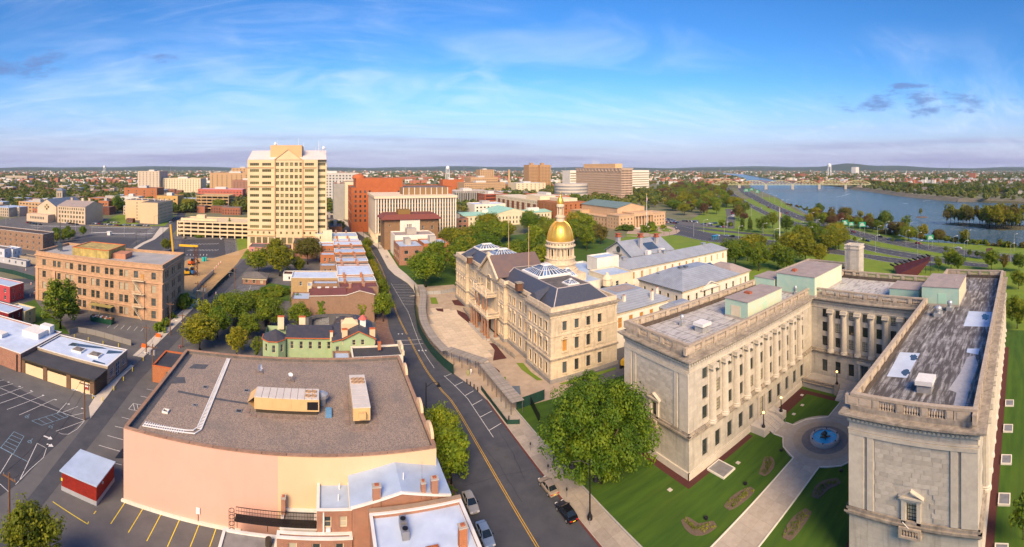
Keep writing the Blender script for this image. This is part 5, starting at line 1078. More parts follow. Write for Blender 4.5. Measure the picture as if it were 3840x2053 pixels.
q=MB();q.lathe(DX,DY,[(1.22,41.7),(1.25,42.3),(1.12,43.0),(.8,43.9),(.4,44.5),(.15,44.9),(.2,45.2),(.08,45.5),(.16,45.7),(.02,46.4)],24);q.build('finial',GOLD,do,smooth=True)
def hipped(name,lab,x0,y0,x1,y1,ze,zr,wm,rm,wins=None,inset=None,over=.8,fm=None,gm=None,panes=True,style='sash'):
 t=thing(name,lab,'building',((x0+x1)/2,(y0+y1)/2,0));q=MB();F=faces(x0,y0,x1,y1)
 for k,(a,b)in F.items():
  W=(wins or{}).get(k,[]);wall(q,a,b,0,ze,W,.22)
  if W:windows(t,a,b,W,.22,style,fm or CREAMP,gm or BLINDG,panes)
 q.build('wall',wm,t);q=MB();hip(q,x0,y0,x1,y1,ze+.15,zr,over,inset);q.build('roof',rm,t);q=MB();q.ring(x0,y0,x1,y1,ze-.7,ze-.25,.3,-.002);q.build('cornice',CREAMP,t);return t
wl_=lambda L,n,z,h,w=1.2:wrow(L,n,w,z,h,1.0)
ww=hipped('capitol_wing','long white wing with boarded windows and grey hipped metal roof',104,145,185,157,12.0,15.3,WHITEW,SEAMR,{'S':wl_(81,17,7.6,2.9)+wl_(81,17,2.2,3.0)},gm=glass('amber_board',(.42,.22,.07),(.55,.45,.28)))
for x in(120,144,172):q=MB();q.box(x-.8,149.5,13.5,x+.8,151.1,16.2);q.box(x-1.0,149.3,16.2,x+1.0,151.3,16.4);q.build('roof_vent',SEAMR,ww)
hb=hipped('capitol_wing','grey hipped roof wing with blue skylights and white pedimented front',114.2,109.6,147.2,133.2,11.0,15.6,WHITEW,SEAMY,{'S':wl_(33,7,6.2,2.6)+wl_(33,7,1.6,3),'W':wl_(23.6,5,6.2,2.6)},inset=9.5)
def slope_sky(c,P,h0,h1,parent):
 a=[Vector((*PX(c,*P[i],h),h))for i,h in((0,h0),(1,h0),(2,h1),(3,h1))];n=(a[1]-a[0]).cross(a[3]-a[0]).normalized()
 if n.z<0:n=-n
 q=MB();q.poly([tuple(v+n*.2)for v in a]);q.poly([tuple(v+n*.0)for v in a][::-1])
 for i in range(4):j=(i+1)%4;q.tube([tuple(a[i]+n*.15),tuple(a[j]+n*.15)],.14,4)
 for k in range(1,6):q.tube([tuple(a[0].lerp(a[1],k/6)+n*.22),tuple(a[3].lerp(a[2],k/6)+n*.22)],.06,4)
 q.build('skylight',SKYG,parent)
slope_sky('f4',[(1000,1065),(1128,1025),(1070,982),(942,1020)],12.9,14.6,hb);slope_sky('f4',[(572,1165),(622,1180),(668,1105),(622,1092)],12.2,13.8,hb)
for c,x,y_,h in(('f4',655,1222,12.2),('f4',415,1155,12.4),('f4',690,1075,15),('f4',760,1065,15)):p=PX(c,x,y_,h);q=MB();q.box(p[0]-.7,p[1]-.7,h-1,p[0]+.7,p[1]+.7,h+1.2);q.box(p[0]-.85,p[1]-.85,h+1.2,p[0]+.85,p[1]+.85,h+1.35);q.build('roof_vent',surf('blue_grey_vent',(.12,.15,.20),None,1,.5),hb)
q=MB();q.poly([(124,109.2,9.6),(134,109.2,9.6),(129,109.2,11.6)]);q.tube([(123.6,108.9,9.6),(129,108.9,11.8),(134.4,108.9,9.6)],.25,4);q.box(123.6,108.7,9.2,134.4,109.598,9.6);q.build('pediment',WHITEW,hb)
hipped('capitol_wing','low cream wing with small hipped roof behind the skylit wing',147.4,113,160,130,9.6,13.0,WHITEW,PINKTOP,{'S':wl_(12.6,3,5,2.6)},inset=6)
sb=hipped('capitol_wing','silver metal roofed wing with boarded porch windows beside the front block',80.5,106.5,104,127,11.0,14.6,WHITEW,SEAMY,{'S':wl_(23.5,5,6.0,3.2,1.6),'W':wl_(20,4,6,3)},inset=7,gm=surf('board_pane',(.45,.22,.05),(.38,.18,.05),2,.8))
q=MB();q.poly([(88,113.8,14.62),(96.5,113.8,14.62),(96.5,119.7,14.62),(88,119.7,14.62)]);q.box(88,113.8,14.3,96.5,119.7,14.615);q.build('roof_deck',PINKTOP,sb)
for x,y_ in((87.5,109.5),(97.5,107.5),(101.5,109.5),(82,116)):chimney(sb,x,y_,11.5,14.6,.9,.9,WHITEW,CONCL)
q=MB();q.lathe(92,124.5,[(1.7,14),(1.7,16.2),(2.0,16.3),(.9,17.6),(.6,17.7),(.5,18.3),(.1,18.5)],8);q.build('cupola',CREAMP,sb)
lowb=hipped('capitol_annexe','small white house-like extension with arched windows and low metal roof',100.5,99.5,110.5,106.2,9.0,10.8,WHITEW,SEAMR,{'W':[(1.6,2.7,5.6,7.6),(4.0,5.1,5.6,7.6)],'S':wl_(10,3,5.6,2)},inset=3)
q=MB();q.box(99,98.2,0,112,99.3,5.0);tag(q.build('hoarding',BLACKM),'black hoarding along the foot of the white rear wings','hoarding')
block('capitol_link','flat blue roofed link block round the base of the dome','building',76.4,128,104,158,15.2,WHITEW,SROOF,{'S':wl_(27.6,6,10.5,2.4)+wl_(27.6,6,5,2.6)},.5,style='sash',panes=True)
block('stair_block','cream stair block with a metal ladder in front of the white wing','building',93.5,126.6,105.5,138,16.4,CREAMP,SROOF,{'S':[(1.2,2.6,12.3,14.2),(4.0,5.4,12.3,14.2),(8.4,9.4,11.3,13)],'W':[(2,3.2,12.3,14.2),(6,7.2,12.3,14.2)]},.25,panes=True)
block('lift_house','white windowless lift house on the flat blue roofs','building',98,139,108.5,146,20.2,WHITEW,SROOF,None,.3,z0=15)
ga=thing('capitol_hall','grey gable-roofed hall with round window and tall red-capped chimneys','building',(147,172,0));q=MB();F=faces(134,162,161,182)
for k,(a,b)in F.items():wall(q,a,b,0,13.2)
for x in(134,161):q.poly([(x,162,13.2),(x,182,13.2),(x,172,18.4)]if x==161 else[(x,182,13.2),(x,162,13.2),(x,172,18.4)])
q.build('wall',WHITEW,ga);q=MB();gable(q,134,162,161,182,13.3,18.6,'x',.9,.25);q.build('roof',SEAMR,ga)
q=MB();q.lathe(0,0,[(1.6,0),(1.6,.12),(.01,.13)],20,cap=False);o=place('round_window',q.mesh('round_window',DARKG),ga,(133.95,172,14.9));o.rotation_euler=(0,rad(-90),0)
q=MB();q.box(132.6,169,12.6,133.98,175,12.9);q.box(132.6,169,13.6,132.8,175,13.75);q.build('balcony',GREYM,ga)
for x,y_,z1 in((136.5,175.5,21.5),(143,166,21.8),(155,167.5,20.5)):q=MB();q.box(x-.9,y_-.9,14,x+.9,y_+.9,z1-1.2);q.mat(1);q.box(x-1.15,y_-1.15,z1-1.2,x+1.15,y_+1.15,z1-.5);q.box(x-.8,y_-.8,z1-.5,x+.8,y_+.8,z1+.3);q.box(x-1.2,y_-1.2,z1+.3,x+1.2,y_+1.2,z1+.7);q.build('chimney',[GREYP,TERRA],ga)
q=MB();q.poly([(146,163.5,14.4),(153,163.5,14.4),(153,168.5,17.0),(146,168.5,17.0)])
for k in range(8):q.tube([(146+k,163.5,14.5),(146+k,168.5,17.1)],.07,4)
q.build('skylight',SKYG,ga)
for x in(141,150):q=MB();q.box(x,158.2,13,x+2.2,160.4,15.2);q.build('vent_box',WHITEP,ga)
# near left: pink hall, row houses, sheds
def plain(t,name,x0,y0,z0,x1,y1,z1,mat):q=MB();q.box(x0,y0,z0,x1,y1,z1);return q.build(name,mat,t)
pk=thing('pink_hall','large flat gravel-roofed hall with a blank pink and cream rear wall','building',(-7,83,0))
q=MB();F=faces(-32,66,17,100)
q.mat(0);wall(q,(-32,66),(-6.9,66),0,12);wall(q,(-32,100),(-32,66),0,12);q.mat(1);wall(q,(-6.9,66),(17,66),0,12);wall(q,(17,66),(17,100),0,12);wall(q,(17,100),(-32,100),0,12);q.build('wall',[PINKW,YELW],pk)
q=MB();q.poly([(-31.5,66.5,11.4),(16.5,66.5,11.4),(16.5,99.5,11.4),(-31.5,99.5,11.4)]);q.build('roof',GRAVELR,pk);plain(pk,'footing',-32.3,65.6,0,-12.5,65.998,.35,WHITEW)
q=MB()
for a,b in(((-31.55,66.5),(16.55,66.5)),((16.55,66.5),(16.55,99.5)),((16.55,99.5),(-31.55,99.5)),((-31.55,99.5),(-31.55,66.5))):q.poly([(*a,11.35),(*b,11.35),(*b,12),(*a,12)][::-1])
q.build('parapet',TARR,pk)
cop=surf('tile_coping',(.36,.22,.145),(.28,.17,.115),2,.8,rnd=.12);cm={}
for(ax,a,b,fx,n)in(('x',-32,17,99.75,12),('x',-32,17,66.2,13),('y',66.5,99.5,-31.78,8),('y',66.5,99.5,16.78,8)):
 L=(b-a)/n
 for i in range(n):
  k=(ax,round(L,2))
  if k not in cm:
   w=MB();(w.box(-L/2+.04,-.32,0,L/2-.04,.32,.14)if ax=='x' else w.box(-.32,-L/2+.04,0,.32,L/2-.04,.14));cm[k]=w.mesh('coping_tile',cop)
  place('coping_tile',cm[k],pk,(a+L*(i+.5),fx,12.003)if ax=='x' else(fx,a+L*(i+.5),12.003))
for yc in(70.0,77.5,92.0):
 q=MB();A=[(yc+2.0*math.cos(t),12.2+1.5*math.sin(t))for t in np.linspace(0,math.pi,11)]
 for x in(16.7,17.15):q.poly([(x,y,z)for y,z in A]if x>17 else[(x,y,z)for y,z in A][::-1])
 for i in range(10):q.poly([(16.7,*A[i]),(17.15,*A[i]),(17.15,*A[i+1]),(16.7,*A[i+1])])
 q.build('curved_gable',YELW,pk)
q=MB();q.tube([(-21.9,98.6,11.62),(-20.9,71.2,11.62),(-21.3,70.2,11.62),(-22.3,69.9,11.62),(-29.7,69.2,11.62)],.1,4);q.tube([(-21.2,98.6,11.62),(-20.1,70.8,11.62),(-20.8,69.4,11.62),(-22.4,69.2,11.62),(-29.7,68.5,11.62)],.1,4)
for i in range(64):f=i/63;x=-21.9+f*1.0;y=98.4-f*27.4;q.box(x,y-.07,11.58,x+.75,y+.07,11.66)
for i in range(18):x=-22.8-i*.4;q.box(x-.07,68.6+(i<2)*.3,11.58,x+.07,69.9,11.66)
q.build('cable_tray',WHITEPL,pk)
HV=surf('hvac_tan',(.62,.42,.20),(.56,.38,.18),.7,.6);HVT=surf('hvac_top',(.62,.57,.52),(.54,.50,.46),.6,.6)
pav=MB();pav.box(-.38,-.38,0,.38,.38,.1);pave=pav.mesh('paver',surf('paver',(.27,.20,.17),(.22,.17,.15),2,.9,rnd=.15))
fan_=MB();fan_.lathe(0,0,[(.5,0),(.5,.16),(.38,.16),(.36,.05),(.001,.05)],14,cap=False);fane=fan_.mesh('fan',surf('fan_grille',(.50,.33,.2),(.3,.2,.13),4,.6))
def hvac(lab,x0,y0,x1,y1,axis,fans):
 t=thing('hvac_unit',lab,'air conditioner',((x0+x1)/2,(y0+y1)/2,11.4));q=MB();q.box(x0+.3,y0+.3,11.4,x1-.3,y1-.3,12.1);q.build('curb',DARKM,t)
 q=MB();q.box(x0,y0,12.1,x1,y1,14.2);q.mat(1)
 n=9;
 for i in range(n):
  if axis=='x':a=x0+(x1-x0)*i/n;q.box(a+.04,y0-.06,14.203,a+(x1-x0)/n-.04,y1+.06,14.32)
  else:a=y0+(y1-y0)*i/n;q.box(x0-.06,a+.04,14.203,x1+.06,a+(y1-y0)/n-.04,14.32)
 q.build('casing',[HV,HVT],t)
 for fx,fy in fans:place('fan',fane,t,(fx,fy,14.322))
 for i in range(3):
  if axis=='x':plain(t,'access_panel',x0+1+i*3.4,y0-.05,12.4,x0+3.2+i*3.4,y0-.002,13.9,HV)
  else:plain(t,'access_panel',x1+.002,y0+1.2+i*3.4,12.4,x1+.05,y0+3.4+i*3.4,13.9,HV)
 return t
h1=hvac('long tan rooftop air handler lying across the gravel roof',-12.4,78.0,-.9,81.6,'x',[(-2.9+1.05*i,79.0+1.5*j)for i in range(2)for j in range(2)])
plain(h1,'opening',-3.0,77.94,12.4,-1.1,77.997,13.8,BLACKM);q=MB();q.poly([(-12.4,78,12.3),(-12.4,81.6,12.3),(-13.6,81.6,13.2),(-13.6,78,13.2)]);q.poly([(-13.6,78,13.2),(-13.6,81.6,13.2),(-12.4,81.6,14.2),(-12.4,78,14.2)]);q.build('hood',HV,h1)
h2=hvac('tall tan rooftop air handler standing end-on near the street',4.9,75.0,7.8,87.0,'y',[(5.55+.8*i,83.9+1.2*j)for i in range(3)for j in range(2)])
plain(h2,'hood',5.8,74.2,12.7,7.0,74.997,13.7,HV)
for lab,pts in(('rooftop pavers laid along the long air handler',[(-13.2+.95*i,77.0)for i in range(13)]+[(-13.6,77.9),(-13.6,78.8)]),('rooftop pavers laid round the end-on air handler',[(4.0,75.2+.95*i)for i in range(11)]+[(8.8,75.2+.95*i)for i in range(12)]+[(4.6+.95*i,73.6)for i in range(5)])):
 for p in pts:place('paver',pave,pk,(p[0],p[1],11.402))
q=MB();q.box(0.2,77.3,11.41,1.3,79.9,11.9);
for i in range(8):q.box(.2,77.4+i*.3,11.9,1.3,77.5+i*.3,11.98)
tag(q.build('pallet',surf('blue_sheet',(.14,.30,.48),(.10,.22,.38),2,.6)),'blue corrugated sheets stacked beside the long air handler','sheets')
q=MB();q.lathe(-.4,81.9,[(.7,11.4),(.7,12.6),(1.1,12.7),(1.1,13.3),(.5,13.7)],14);tag(q.build('roof_fan',TINM),'round metal exhaust fan behind the long air handler','fan')
def dish(x,y,r,tilt,lab):
 t=thing('satellite_dish',lab,'satellite dish',(x,y,11.4));q=MB();q.box(x-.8,y-.4,11.4,x+.8,y+.4,11.6);q.tube([(x,y,11.5),(x,y,12.6)],.05,6);q.build('mount',surf('cinder_block',(.2,.16,.14),None,1,.9),t)
 q=MB();q.lathe(0,0,[(.02,0),(r*.5,.06),(r,.24)],18,cap=False);q.tube([(0,0,0),(.3,0,r*1.1)],.03,4);o=q.build('reflector',WHITEPL,None);o.parent=t;o.location=(0,0,1.25);o.rotation_euler=(rad(20),rad(tilt),0);ORG[o.name]=(0,0,0)
 for s in o.data.polygons:pass
 if 'kind' in o:del o['kind']
dish(-13.7,93.2,.75,78,'larger satellite dish on blocks near the cable tray');dish(-6.9,90.2,.5,10,'small upright satellite dish in the middle of the gravel roof')
for(c,x,y,w,mt,lab)in(('e1',1070,505,1.1,WHITEP,'white square roof vent at the parking end of the gravel roof'),('e1',1325,345,1.0,GREYM,'grey square roof drain cover left of the white cable tray'),('e1',1258,462,.8,GREYM,'small grey roof drain cover beside the bend of the tray'),('e2',228,305,1.0,GREYM,'grey roof drain behind the long air handler'),('e2',175,445,1.1,GREYM,'grey roof drain before the long air handler')):
 p=PX(c,x,y,11.4);q=MB();q.ring(p[0]-w/2,p[1]-w/2,p[0]+w/2,p[1]+w/2,11.4,11.75 if mt is WHITEP else 11.5,0,.15);q.mat(1);q.box(p[0]-w/2+.15,p[1]-w/2+.15,11.4,p[0]+w/2-.15,p[1]+w/2-.15,11.47);tag(q.build('roof_drain',[mt,DARKM]),lab,'roof drain')
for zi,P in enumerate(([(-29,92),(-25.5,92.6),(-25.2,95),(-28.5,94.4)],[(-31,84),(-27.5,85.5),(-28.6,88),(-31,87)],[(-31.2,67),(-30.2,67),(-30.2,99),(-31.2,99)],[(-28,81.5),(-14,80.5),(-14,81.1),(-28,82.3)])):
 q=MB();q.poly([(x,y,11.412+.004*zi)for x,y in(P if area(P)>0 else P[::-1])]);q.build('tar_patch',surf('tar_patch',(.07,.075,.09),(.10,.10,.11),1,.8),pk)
q=MB();q.poly([(-35.4,69.6,4.0),(-32.05,69.6,4.9),(-32.05,72.4,4.9),(-35.4,72.4,4.0)]);q.poly([(-35.4,69.6,3.9),(-32.05,69.6,4.8),(-32.05,72.4,4.8),(-35.4,72.4,3.9)][::-1]);q.build('canopy',BLACKM,pk)
rb=thing('red_booth','small red block hut with grey base and silver flat roof','hut',(-39,66,0))
q=MB();q.box(-42.2,62.9,.75,-35.4,69.2,3.25);q.build('wall',REDP,rb);plain(rb,'base',-42.25,62.85,0,-35.35,69.25,.748,GREYP);plain(rb,'roof',-42.45,62.6,3.25,-35.2,69.45,3.45,SROOF)
q=MB();q.box(-42.24,63.4,.9,-42.202,64.3,3.0);q.build('door',WHITEP,rb);plain(rb,'notice',-42.3,62.87,1.6,-42.0,62.898,2.1,LINEYB);q=MB();q.lathe(0,0,[(.25,0),(.2,.15),(.05,.16)],12);o=place('lamp',q.mesh('lamp',TINM),rb,(-35.39,64.9,2.6));o.rotation_euler=(0,rad(90),0)
for i,(x,y)in enumerate(((1044,1148),(1278,1225))):
 p=PX('e1',x,y);t=thing('parking_sign','white parking sign on a thin post, '+('left' if i==0 else 'right')+' one before the pink wall','sign',(p[0],p[1],0));q=MB();q.tube([(p[0],p[1],0),(p[0],p[1],1.6)],.04,5);q.build('post',BLACKM,t);plain(t,'plate',p[0]-.3,p[1]-.07,1.5,p[0]+.3,p[1]-.045,2.5,WHITEPL)
BW=dict(fm=WHITEP,gm=DARKG,panes=True,style='sash')
hA=thing('row_house','brick row house under a pale silver gable roof beside the pink hall','house',(10.5,65,0));q=MB();F=faces(3.8,60,17.3,65.9)
for k,(a,b)in F.items():wall(q,a,b,0,9)
q.poly([(3.8,60,9),(17.3,60,9),(10.55,60,10.45)]);q.build('wall',BRICKR,hA)
q=MB();gable(q,3.8,60,17.3,70.4,9.05,10.5,'y',.3,.2);q.build('roof',SROOF,hA);q=MB();q.tube([(3.6,59.75,9.1),(10.55,59.75,10.6),(17.5,59.75,9.1)],.2,4);q.build('coping',WHITEP,hA)
for x,y,z1,w in((7.1,60.1,11.6,1.1),(13.6,60.2,11.3,.6),(15.2,60.1,11.6,.95)):chimney(hA,x,y,8,z1,w,.8)
for x,y in((11.2,62.3),):q=MB();q.cyl(x,y,10.3,11.5,.08);q.build('vent_pipe',WHITEPL,hA)
q=MB();q.cyl(13.5,60.4,11,14.0,.03);q.build('aerial',GREYM,hA)
hB=block('row_house','narrow brick rear wing with silver roof and two barred windows','house',-1.0,60.8,3.78,69.8,8,BRICKR,SROOF,{'S':[(.95,1.95,5.7,7.2),(3.1,4.1,5.7,7.2)]},.25,fm=CREAMP,gm=BLINDG,panes=True,copm=WHITEP)
plain(hB,'downpipe',-.2,60.6,1,0,60.798,7.8,WHITEP)
for x,y in((2.0,63.0),(2.2,65.2)):q=MB();q.cyl(x,y,7.7,8.6,.08);q.build('vent_pipe',WHITEPL,hB)
plain(hB,'window_ac',.25,60.5,5.3,.85,60.85,5.72,WHITEPL)
hC=block('brick_extension','low brick extension with white edged flat roof and three windows','building',-6.4,59.6,3.76,60.7,5.0,BRICKR,SROOF,{'S':[(1.6,2.7,2.6,4.5),(4.8,5.9,2.6,4.5),(7.9,9.0,2.6,4.5)]},.2,fm=CREAMP,gm=BLINDG,panes=True,copm=WHITEP)
hD=block('brick_extension','low grey roofed extension against the cream wall with a brick chimney','building',-6.2,62.2,-1.1,65.9,4.2,WHITEP,TARR if False else surf('grey_felt',(.27,.26,.25),(.2,.195,.19),.5,.9,stain=.4),None,.15);chimney(hD,-6.0,64.9,3,6.6,.6,.7)
hE=block('outbuilding','single storey outbuilding with stained grey flat roof behind the fire escape','building',-14.2,53.5,-6.45,61.8,3.4,WHITEP,surf('grey_felt'),None,.12)
q=MB();q.cyl(-7.6,60.2,3.4,4.3,.45,None,14);tag(q.build('ac_condenser',DARKM),'round dark condenser on the outbuilding roof','air conditioner')
fe=thing('fire_escape','black iron fire escape bridge with caged ladder above the grey roof','fire escape',(-7,63.5,3.3));q=MB();q.box(-12.8,62.3,4.3,-1.1,63.6,4.4);q.build('walkway',BLACKM,fe)
for y in(62.3,63.6):
 q=MB();q.tube([(-12.8,y,5.45),(-1.1,y,5.45)],.05,4);q.tube([(-12.8,y,4.9),(-1.1,y,4.9)],.03,4)
 for i in range(30):q.tube([(-12.8+i*.4,y,4.4),(-12.8+i*.4,y,5.45)],.025,4)
 q.build('railing',BLACKM,fe)
q=MB()
for i in range(5):z=1.6+i*.95;q.tube([(-13.3+.42*math.cos(t),62.9+.42*math.sin(t),z)for t in np.linspace(0,6.28,13)],.04,4)
for t in np.linspace(0,6.28,7)[:-1]:q.tube([(-13.3+.42*math.cos(t),62.9+.42*math.sin(t),1.6),(-13.3+.42*math.cos(t),62.9+.42*math.sin(t),5.4)],.025,4)
q.build('ladder_cage',BLACKM,fe)
for x in(-12.4,-8,-4):q=MB();q.tube([(x,62.4,3.4),(x,62.4,4.3)],.06,4);q.build('leg',BLACKM,fe)
hF=block('row_house','white flat roofed corner row house at the bottom edge','house',6.0,44,18.5,58.4,9.2,BRICKR,WROOF,None,.4,copm=WHITEP);plain(hF,'party_wall',5.9,58.42,7,18.6,59.0,9.5,BRICKB)
chimney(hF,16.6,51.6,8.6,11.2,1.0,.8,BRICKO)
for y in(56.2,54.6):t=MB();t.box(9.6,y-.6,8.85,10.5,y+.6,9.9);t.mat(1);t.lathe(10.05,y,[(.36,9.9),(.36,9.95),(.001,9.96)],12,cap=False);t.build('ac_unit',[GREYM,BLACKM],hF)
for x,y in((12.9,51.8),(10.8,51.5)):plain(hF,'hatch',x-.8,y-.5,8.8,x+.8,y+.5,9.2,BRICKO)
gv=thing('victorian_house','sage green house with dark roofs, orange trim and cream chimneys','house',(-3,127,0));q=MB();GW={}
wS=[(1.1+2.6*i,2.1+2.6*i,3.9,6.0)for i in range(5)]
wall(q,(-10.7,125),(2.1,125),0,7,wS,.2);windows(gv,(-10.7,125),(2.1,125),wS,.2,'sash',CREAMP,BLINDG,True)
oct_=[(-17.2,127.2),(-17.2,123.6),(-15.2,121.6),(-12.6,121.6),(-10.8,123.6),(-10.8,127.2)]
for a,b in zip(oct_,oct_[1:]):
 L=math.hypot(b[0]-a[0],b[1]-a[1]);W=[(L/2-.5,L/2+.5,3.9,6.0)];wall(q,a,b,0,7,W,.2);windows(gv,a,b,W,.2,'sash',CREAMP,DARKG,True)
wall(q,(2.1,125),(2.1,121.4),0,7.5);W=[(1.0,2.0,4.0,6.1)];wall(q,(2.1,121.4),(5.0,121.4),0,7.6,W,.2);windows(gv,(2.1,121.4),(5.0,121.4),W,.2,'sash',CREAMP,DARKG,True)
W=[(2.6,3.6,6.4,7.9),(5.0,6.0,6.4,7.9)];wall(q,(5.0,121.2),(13.8,121.2),0,8.2,W,.2);windows(gv,(5.0,121.2),(13.8,121.2),W,.2,'sash',CREAMP,BLINDG,True)
q.poly([(5.0,121.2,8.2),(13.8,121.2,8.2),(9.4,121.2,10.2)]);wall(q,(13.8,121.2),(13.8,134),0,8.2);wall(q,(13.8,134),(-17.2,134),0,7);wall(q,(-17.2,134),(-17.2,127.2),0,7);q.build('wall',GREENP,gv)
DKR=surf('dark_slate_roof',(.045,.048,.065),(.07,.065,.075),.8,.5,stain=.2)
q=MB();q.poly([(-11.0,124.6,7.1),(2.4,124.6,7.1),(2.4,131,8.6),(-11,131,8.6)]);q.poly([(-11,131,8.6),(2.4,131,8.6),(2.4,134.3,7.1),(-11,134.3,7.1)])
ap=(-13.8,125.5,9.2)
for a,b in zip(oct_,oct_[1:]+oct_[:1]):q.poly([(a[0]*1.015,a[1]-.25,7.1),(b[0]*1.01,b[1]-.25,7.1),ap])
gable(q,5.0,121.2,13.8,134,8.25,10.3,'y',.5,.2);q.poly([(2.0,121,7.6),(5.0,121,8.3),(5.0,134,8.3),(2.0,134,7.6)]);q.build('roof',DKR,gv)
q=MB();q.tube([(-11,124.55,7.05),(2.4,124.55,7.05)],.14,4);q.tube([(4.6,120.65,8.05),(9.4,120.65,10.35),(14.2,120.65,8.05)],.14,4);q.tube([(2.0,120.95,7.5),(4.9,120.95,8.2)],.12,4)
q.tube([(a[0]*1.015,a[1]-.3,7.05)for a in oct_],.14,4);q.build('eaves_trim',TRIMO,gv)
for x,y,z1,mt in((-13,133,10.2,CREAMP),(-6.6,133.2,10.2,CREAMP),(2.0,124.6,9.0,CREAMP),(5.6,121.8,10.6,YELW),(13.2,121.8,10.6,YELW),(14.6,117.5,8.4,BRICKO)):chimney(gv,x,y,6.5,z1,1.9 if z1==10.2 else(1.5 if z1>10 else .8),1.0,mt,TRIMO)
q=MB();q.box(4.8,125.5,8,9.6,129,10.8);q.poly([(4.8,125.5,10.8),(9.6,125.5,10.8),(8.0,127,12),(6,127,12)]);q.build('dormer',YELW,gv)
q=MB();q.box(10.2,126.2,9.5,11.8,127.8,11.6);q.mat(1);q.lathe(11,127,[(1.3,11.6),(.6,12.4),(.1,12.8)],8);q.build('cupola',[WHITEP,surf('pink_roof',(.55,.12,.10),None,1,.6)],gv)
bb_=block('shop_house','dark flat roofed street house with a cream shaped parapet','house',7.2,113.6,20.4,120.8,6.2,WHITEW,ASPHN,{'S':[(1,2,3,5)]},.3);plain(bb_,'shaped_parapet',20.1,113.5,6.2,20.7,121,7.3,CREAMP);plain(bb_,'shaped_parapet_top',20.1,115.2,7.3,20.7,119,8.1,CREAMP)
block('roof_lightwell','small brown brick lightwell between green house and dark roof','building',2.3,114.2,6.8,119.8,5.4,BRICKB,SROOF,None,.4)
GREYW=surf('grey_monument',(.12,.12,.13),(.095,.095,.10),.6,.8)
mo=thing('memorial_wall','curved grey memorial colonnade with a mosaic panel beside the brick gable','monument',(3,150,0))
q=MB();pts=[(-6+20*math.sin(t)*.55,150.5-2.2*math.cos(t))for t in np.linspace(-.2,1.4,2)]
for i in range(10):
 t0,t1=rad(200+i*14),rad(200+(i+1)*14);a=(4+11*math.cos(t0),146-6*math.sin(t0));b=(4+11*math.cos(t1),146-6*math.sin(t1));c=(4+9.8*math.cos(t1),146-5.2*math.sin(t1));d=(4+9.8*math.cos(t0),146-5.2*math.sin(t0));q.prism([a,b,c,d],4.2,5.0,bottom=True)
 if i in(0,9,4):q.prism([a,b,c,d],0,4.2)
q.build('lintel',GREYW,mo);q=MB();q.poly([(-4,151.2,.3),(12,151.2,.3),(12,151.2,4.2),(-4,151.2,4.2)]);q.build('mosaic_panel',surf('mosaic',(.35,.36,.38),(.06,.06,.07),9,.6,lo=.45,hi=.55),mo)
q=MB();q.lathe(6.0,143,[(3.4,0),(3.4,3.5),(3.2,4.6),(2.4,6.0),(1.0,6.9),(.1,7.1)],22);tag(q.build('kiosk_dome',surf('bronze_dome',(.05,.045,.05),(.07,.06,.06),1,.4)),'dark round-topped pavilion beside the memorial colonnade','pavilion')
q=MB()
for i in range(8):
 t0,t1=rad(195+i*11),rad(195+(i+1)*11);q.prism([(-21+11*math.cos(t0),146-9*math.sin(t0)),(-21+11*math.cos(t1),146-9*math.sin(t1)),(-21+10.3*math.cos(t1),146-8.4*math.sin(t1)),(-21+10.3*math.cos(t0),146-8.4*math.sin(t0))],0,2.4)
q.box(-23.5,151.6,0,-20.5,155.6,4.2);tag(q.build('memorial_wall',GREYW),'curved grey memorial wall with a square pier among the garden trees','monument')
IVY=LEAFS[5]
big=thing('terrace_house','long brown brick terrace house with blank ivy-patched gable and red roof','house',(6,162,0));q=MB()
for k,(a,b)in faces(-5.1,157,17.8,164.6).items():wall(q,a,b,0,9.8)
q.poly([(8,157,9.8),(17.8,157,9.8),(12.6,157,11.3)]);q.build('wall',BRICKB,big);RR=surf('red_metal_roof',(.20,.065,.045),(.16,.055,.04),.4,.55)
q=MB();gable(q,8,157,17.8,164.6,9.85,11.4,'y',.2,.15);q.poly([(-5.3,156.8,9.5),(8,156.8,9.85),(8,164.6,10.6),(-5.3,164.6,10.2)]);q.build('roof',RR,big);q=MB();q.tube([(-5.3,156.8,9.6),(7.8,156.8,9.9),(12.6,156.8,11.4),(18,156.8,9.9)],.13,4);q.build('gutter',WHITEW,big)
for x,y in((9.5,164),(14.5,164)):chimney(big,x,y,9.6,12.2,1.0,.7)
for k,(ox,n,hh)in enumerate(((-1.2,26,5.5),(13.4,9,4.2))):
 rr=np.random.default_rng(40+k);cl=np.array([(ox+rr.normal(0,.55)+(z-2)*.12*(1 if rr.random()>.4 else-1.2),156.75,z*hh/5.5+2.2,.42)for z in np.linspace(0,5.5,n*3)]);v=leaf_cloud(rr,cl,26,.34);v[:,1]=156.75+(v[:,1]-156.75)*.35;o=bpy.data.objects.new('ivy',quads_mesh('ivy',v,IVY));COL.objects.link(o);tag(o,('large branching' if k==0 else 'small')+' patch of ivy climbing the blank brick gable','ivy')
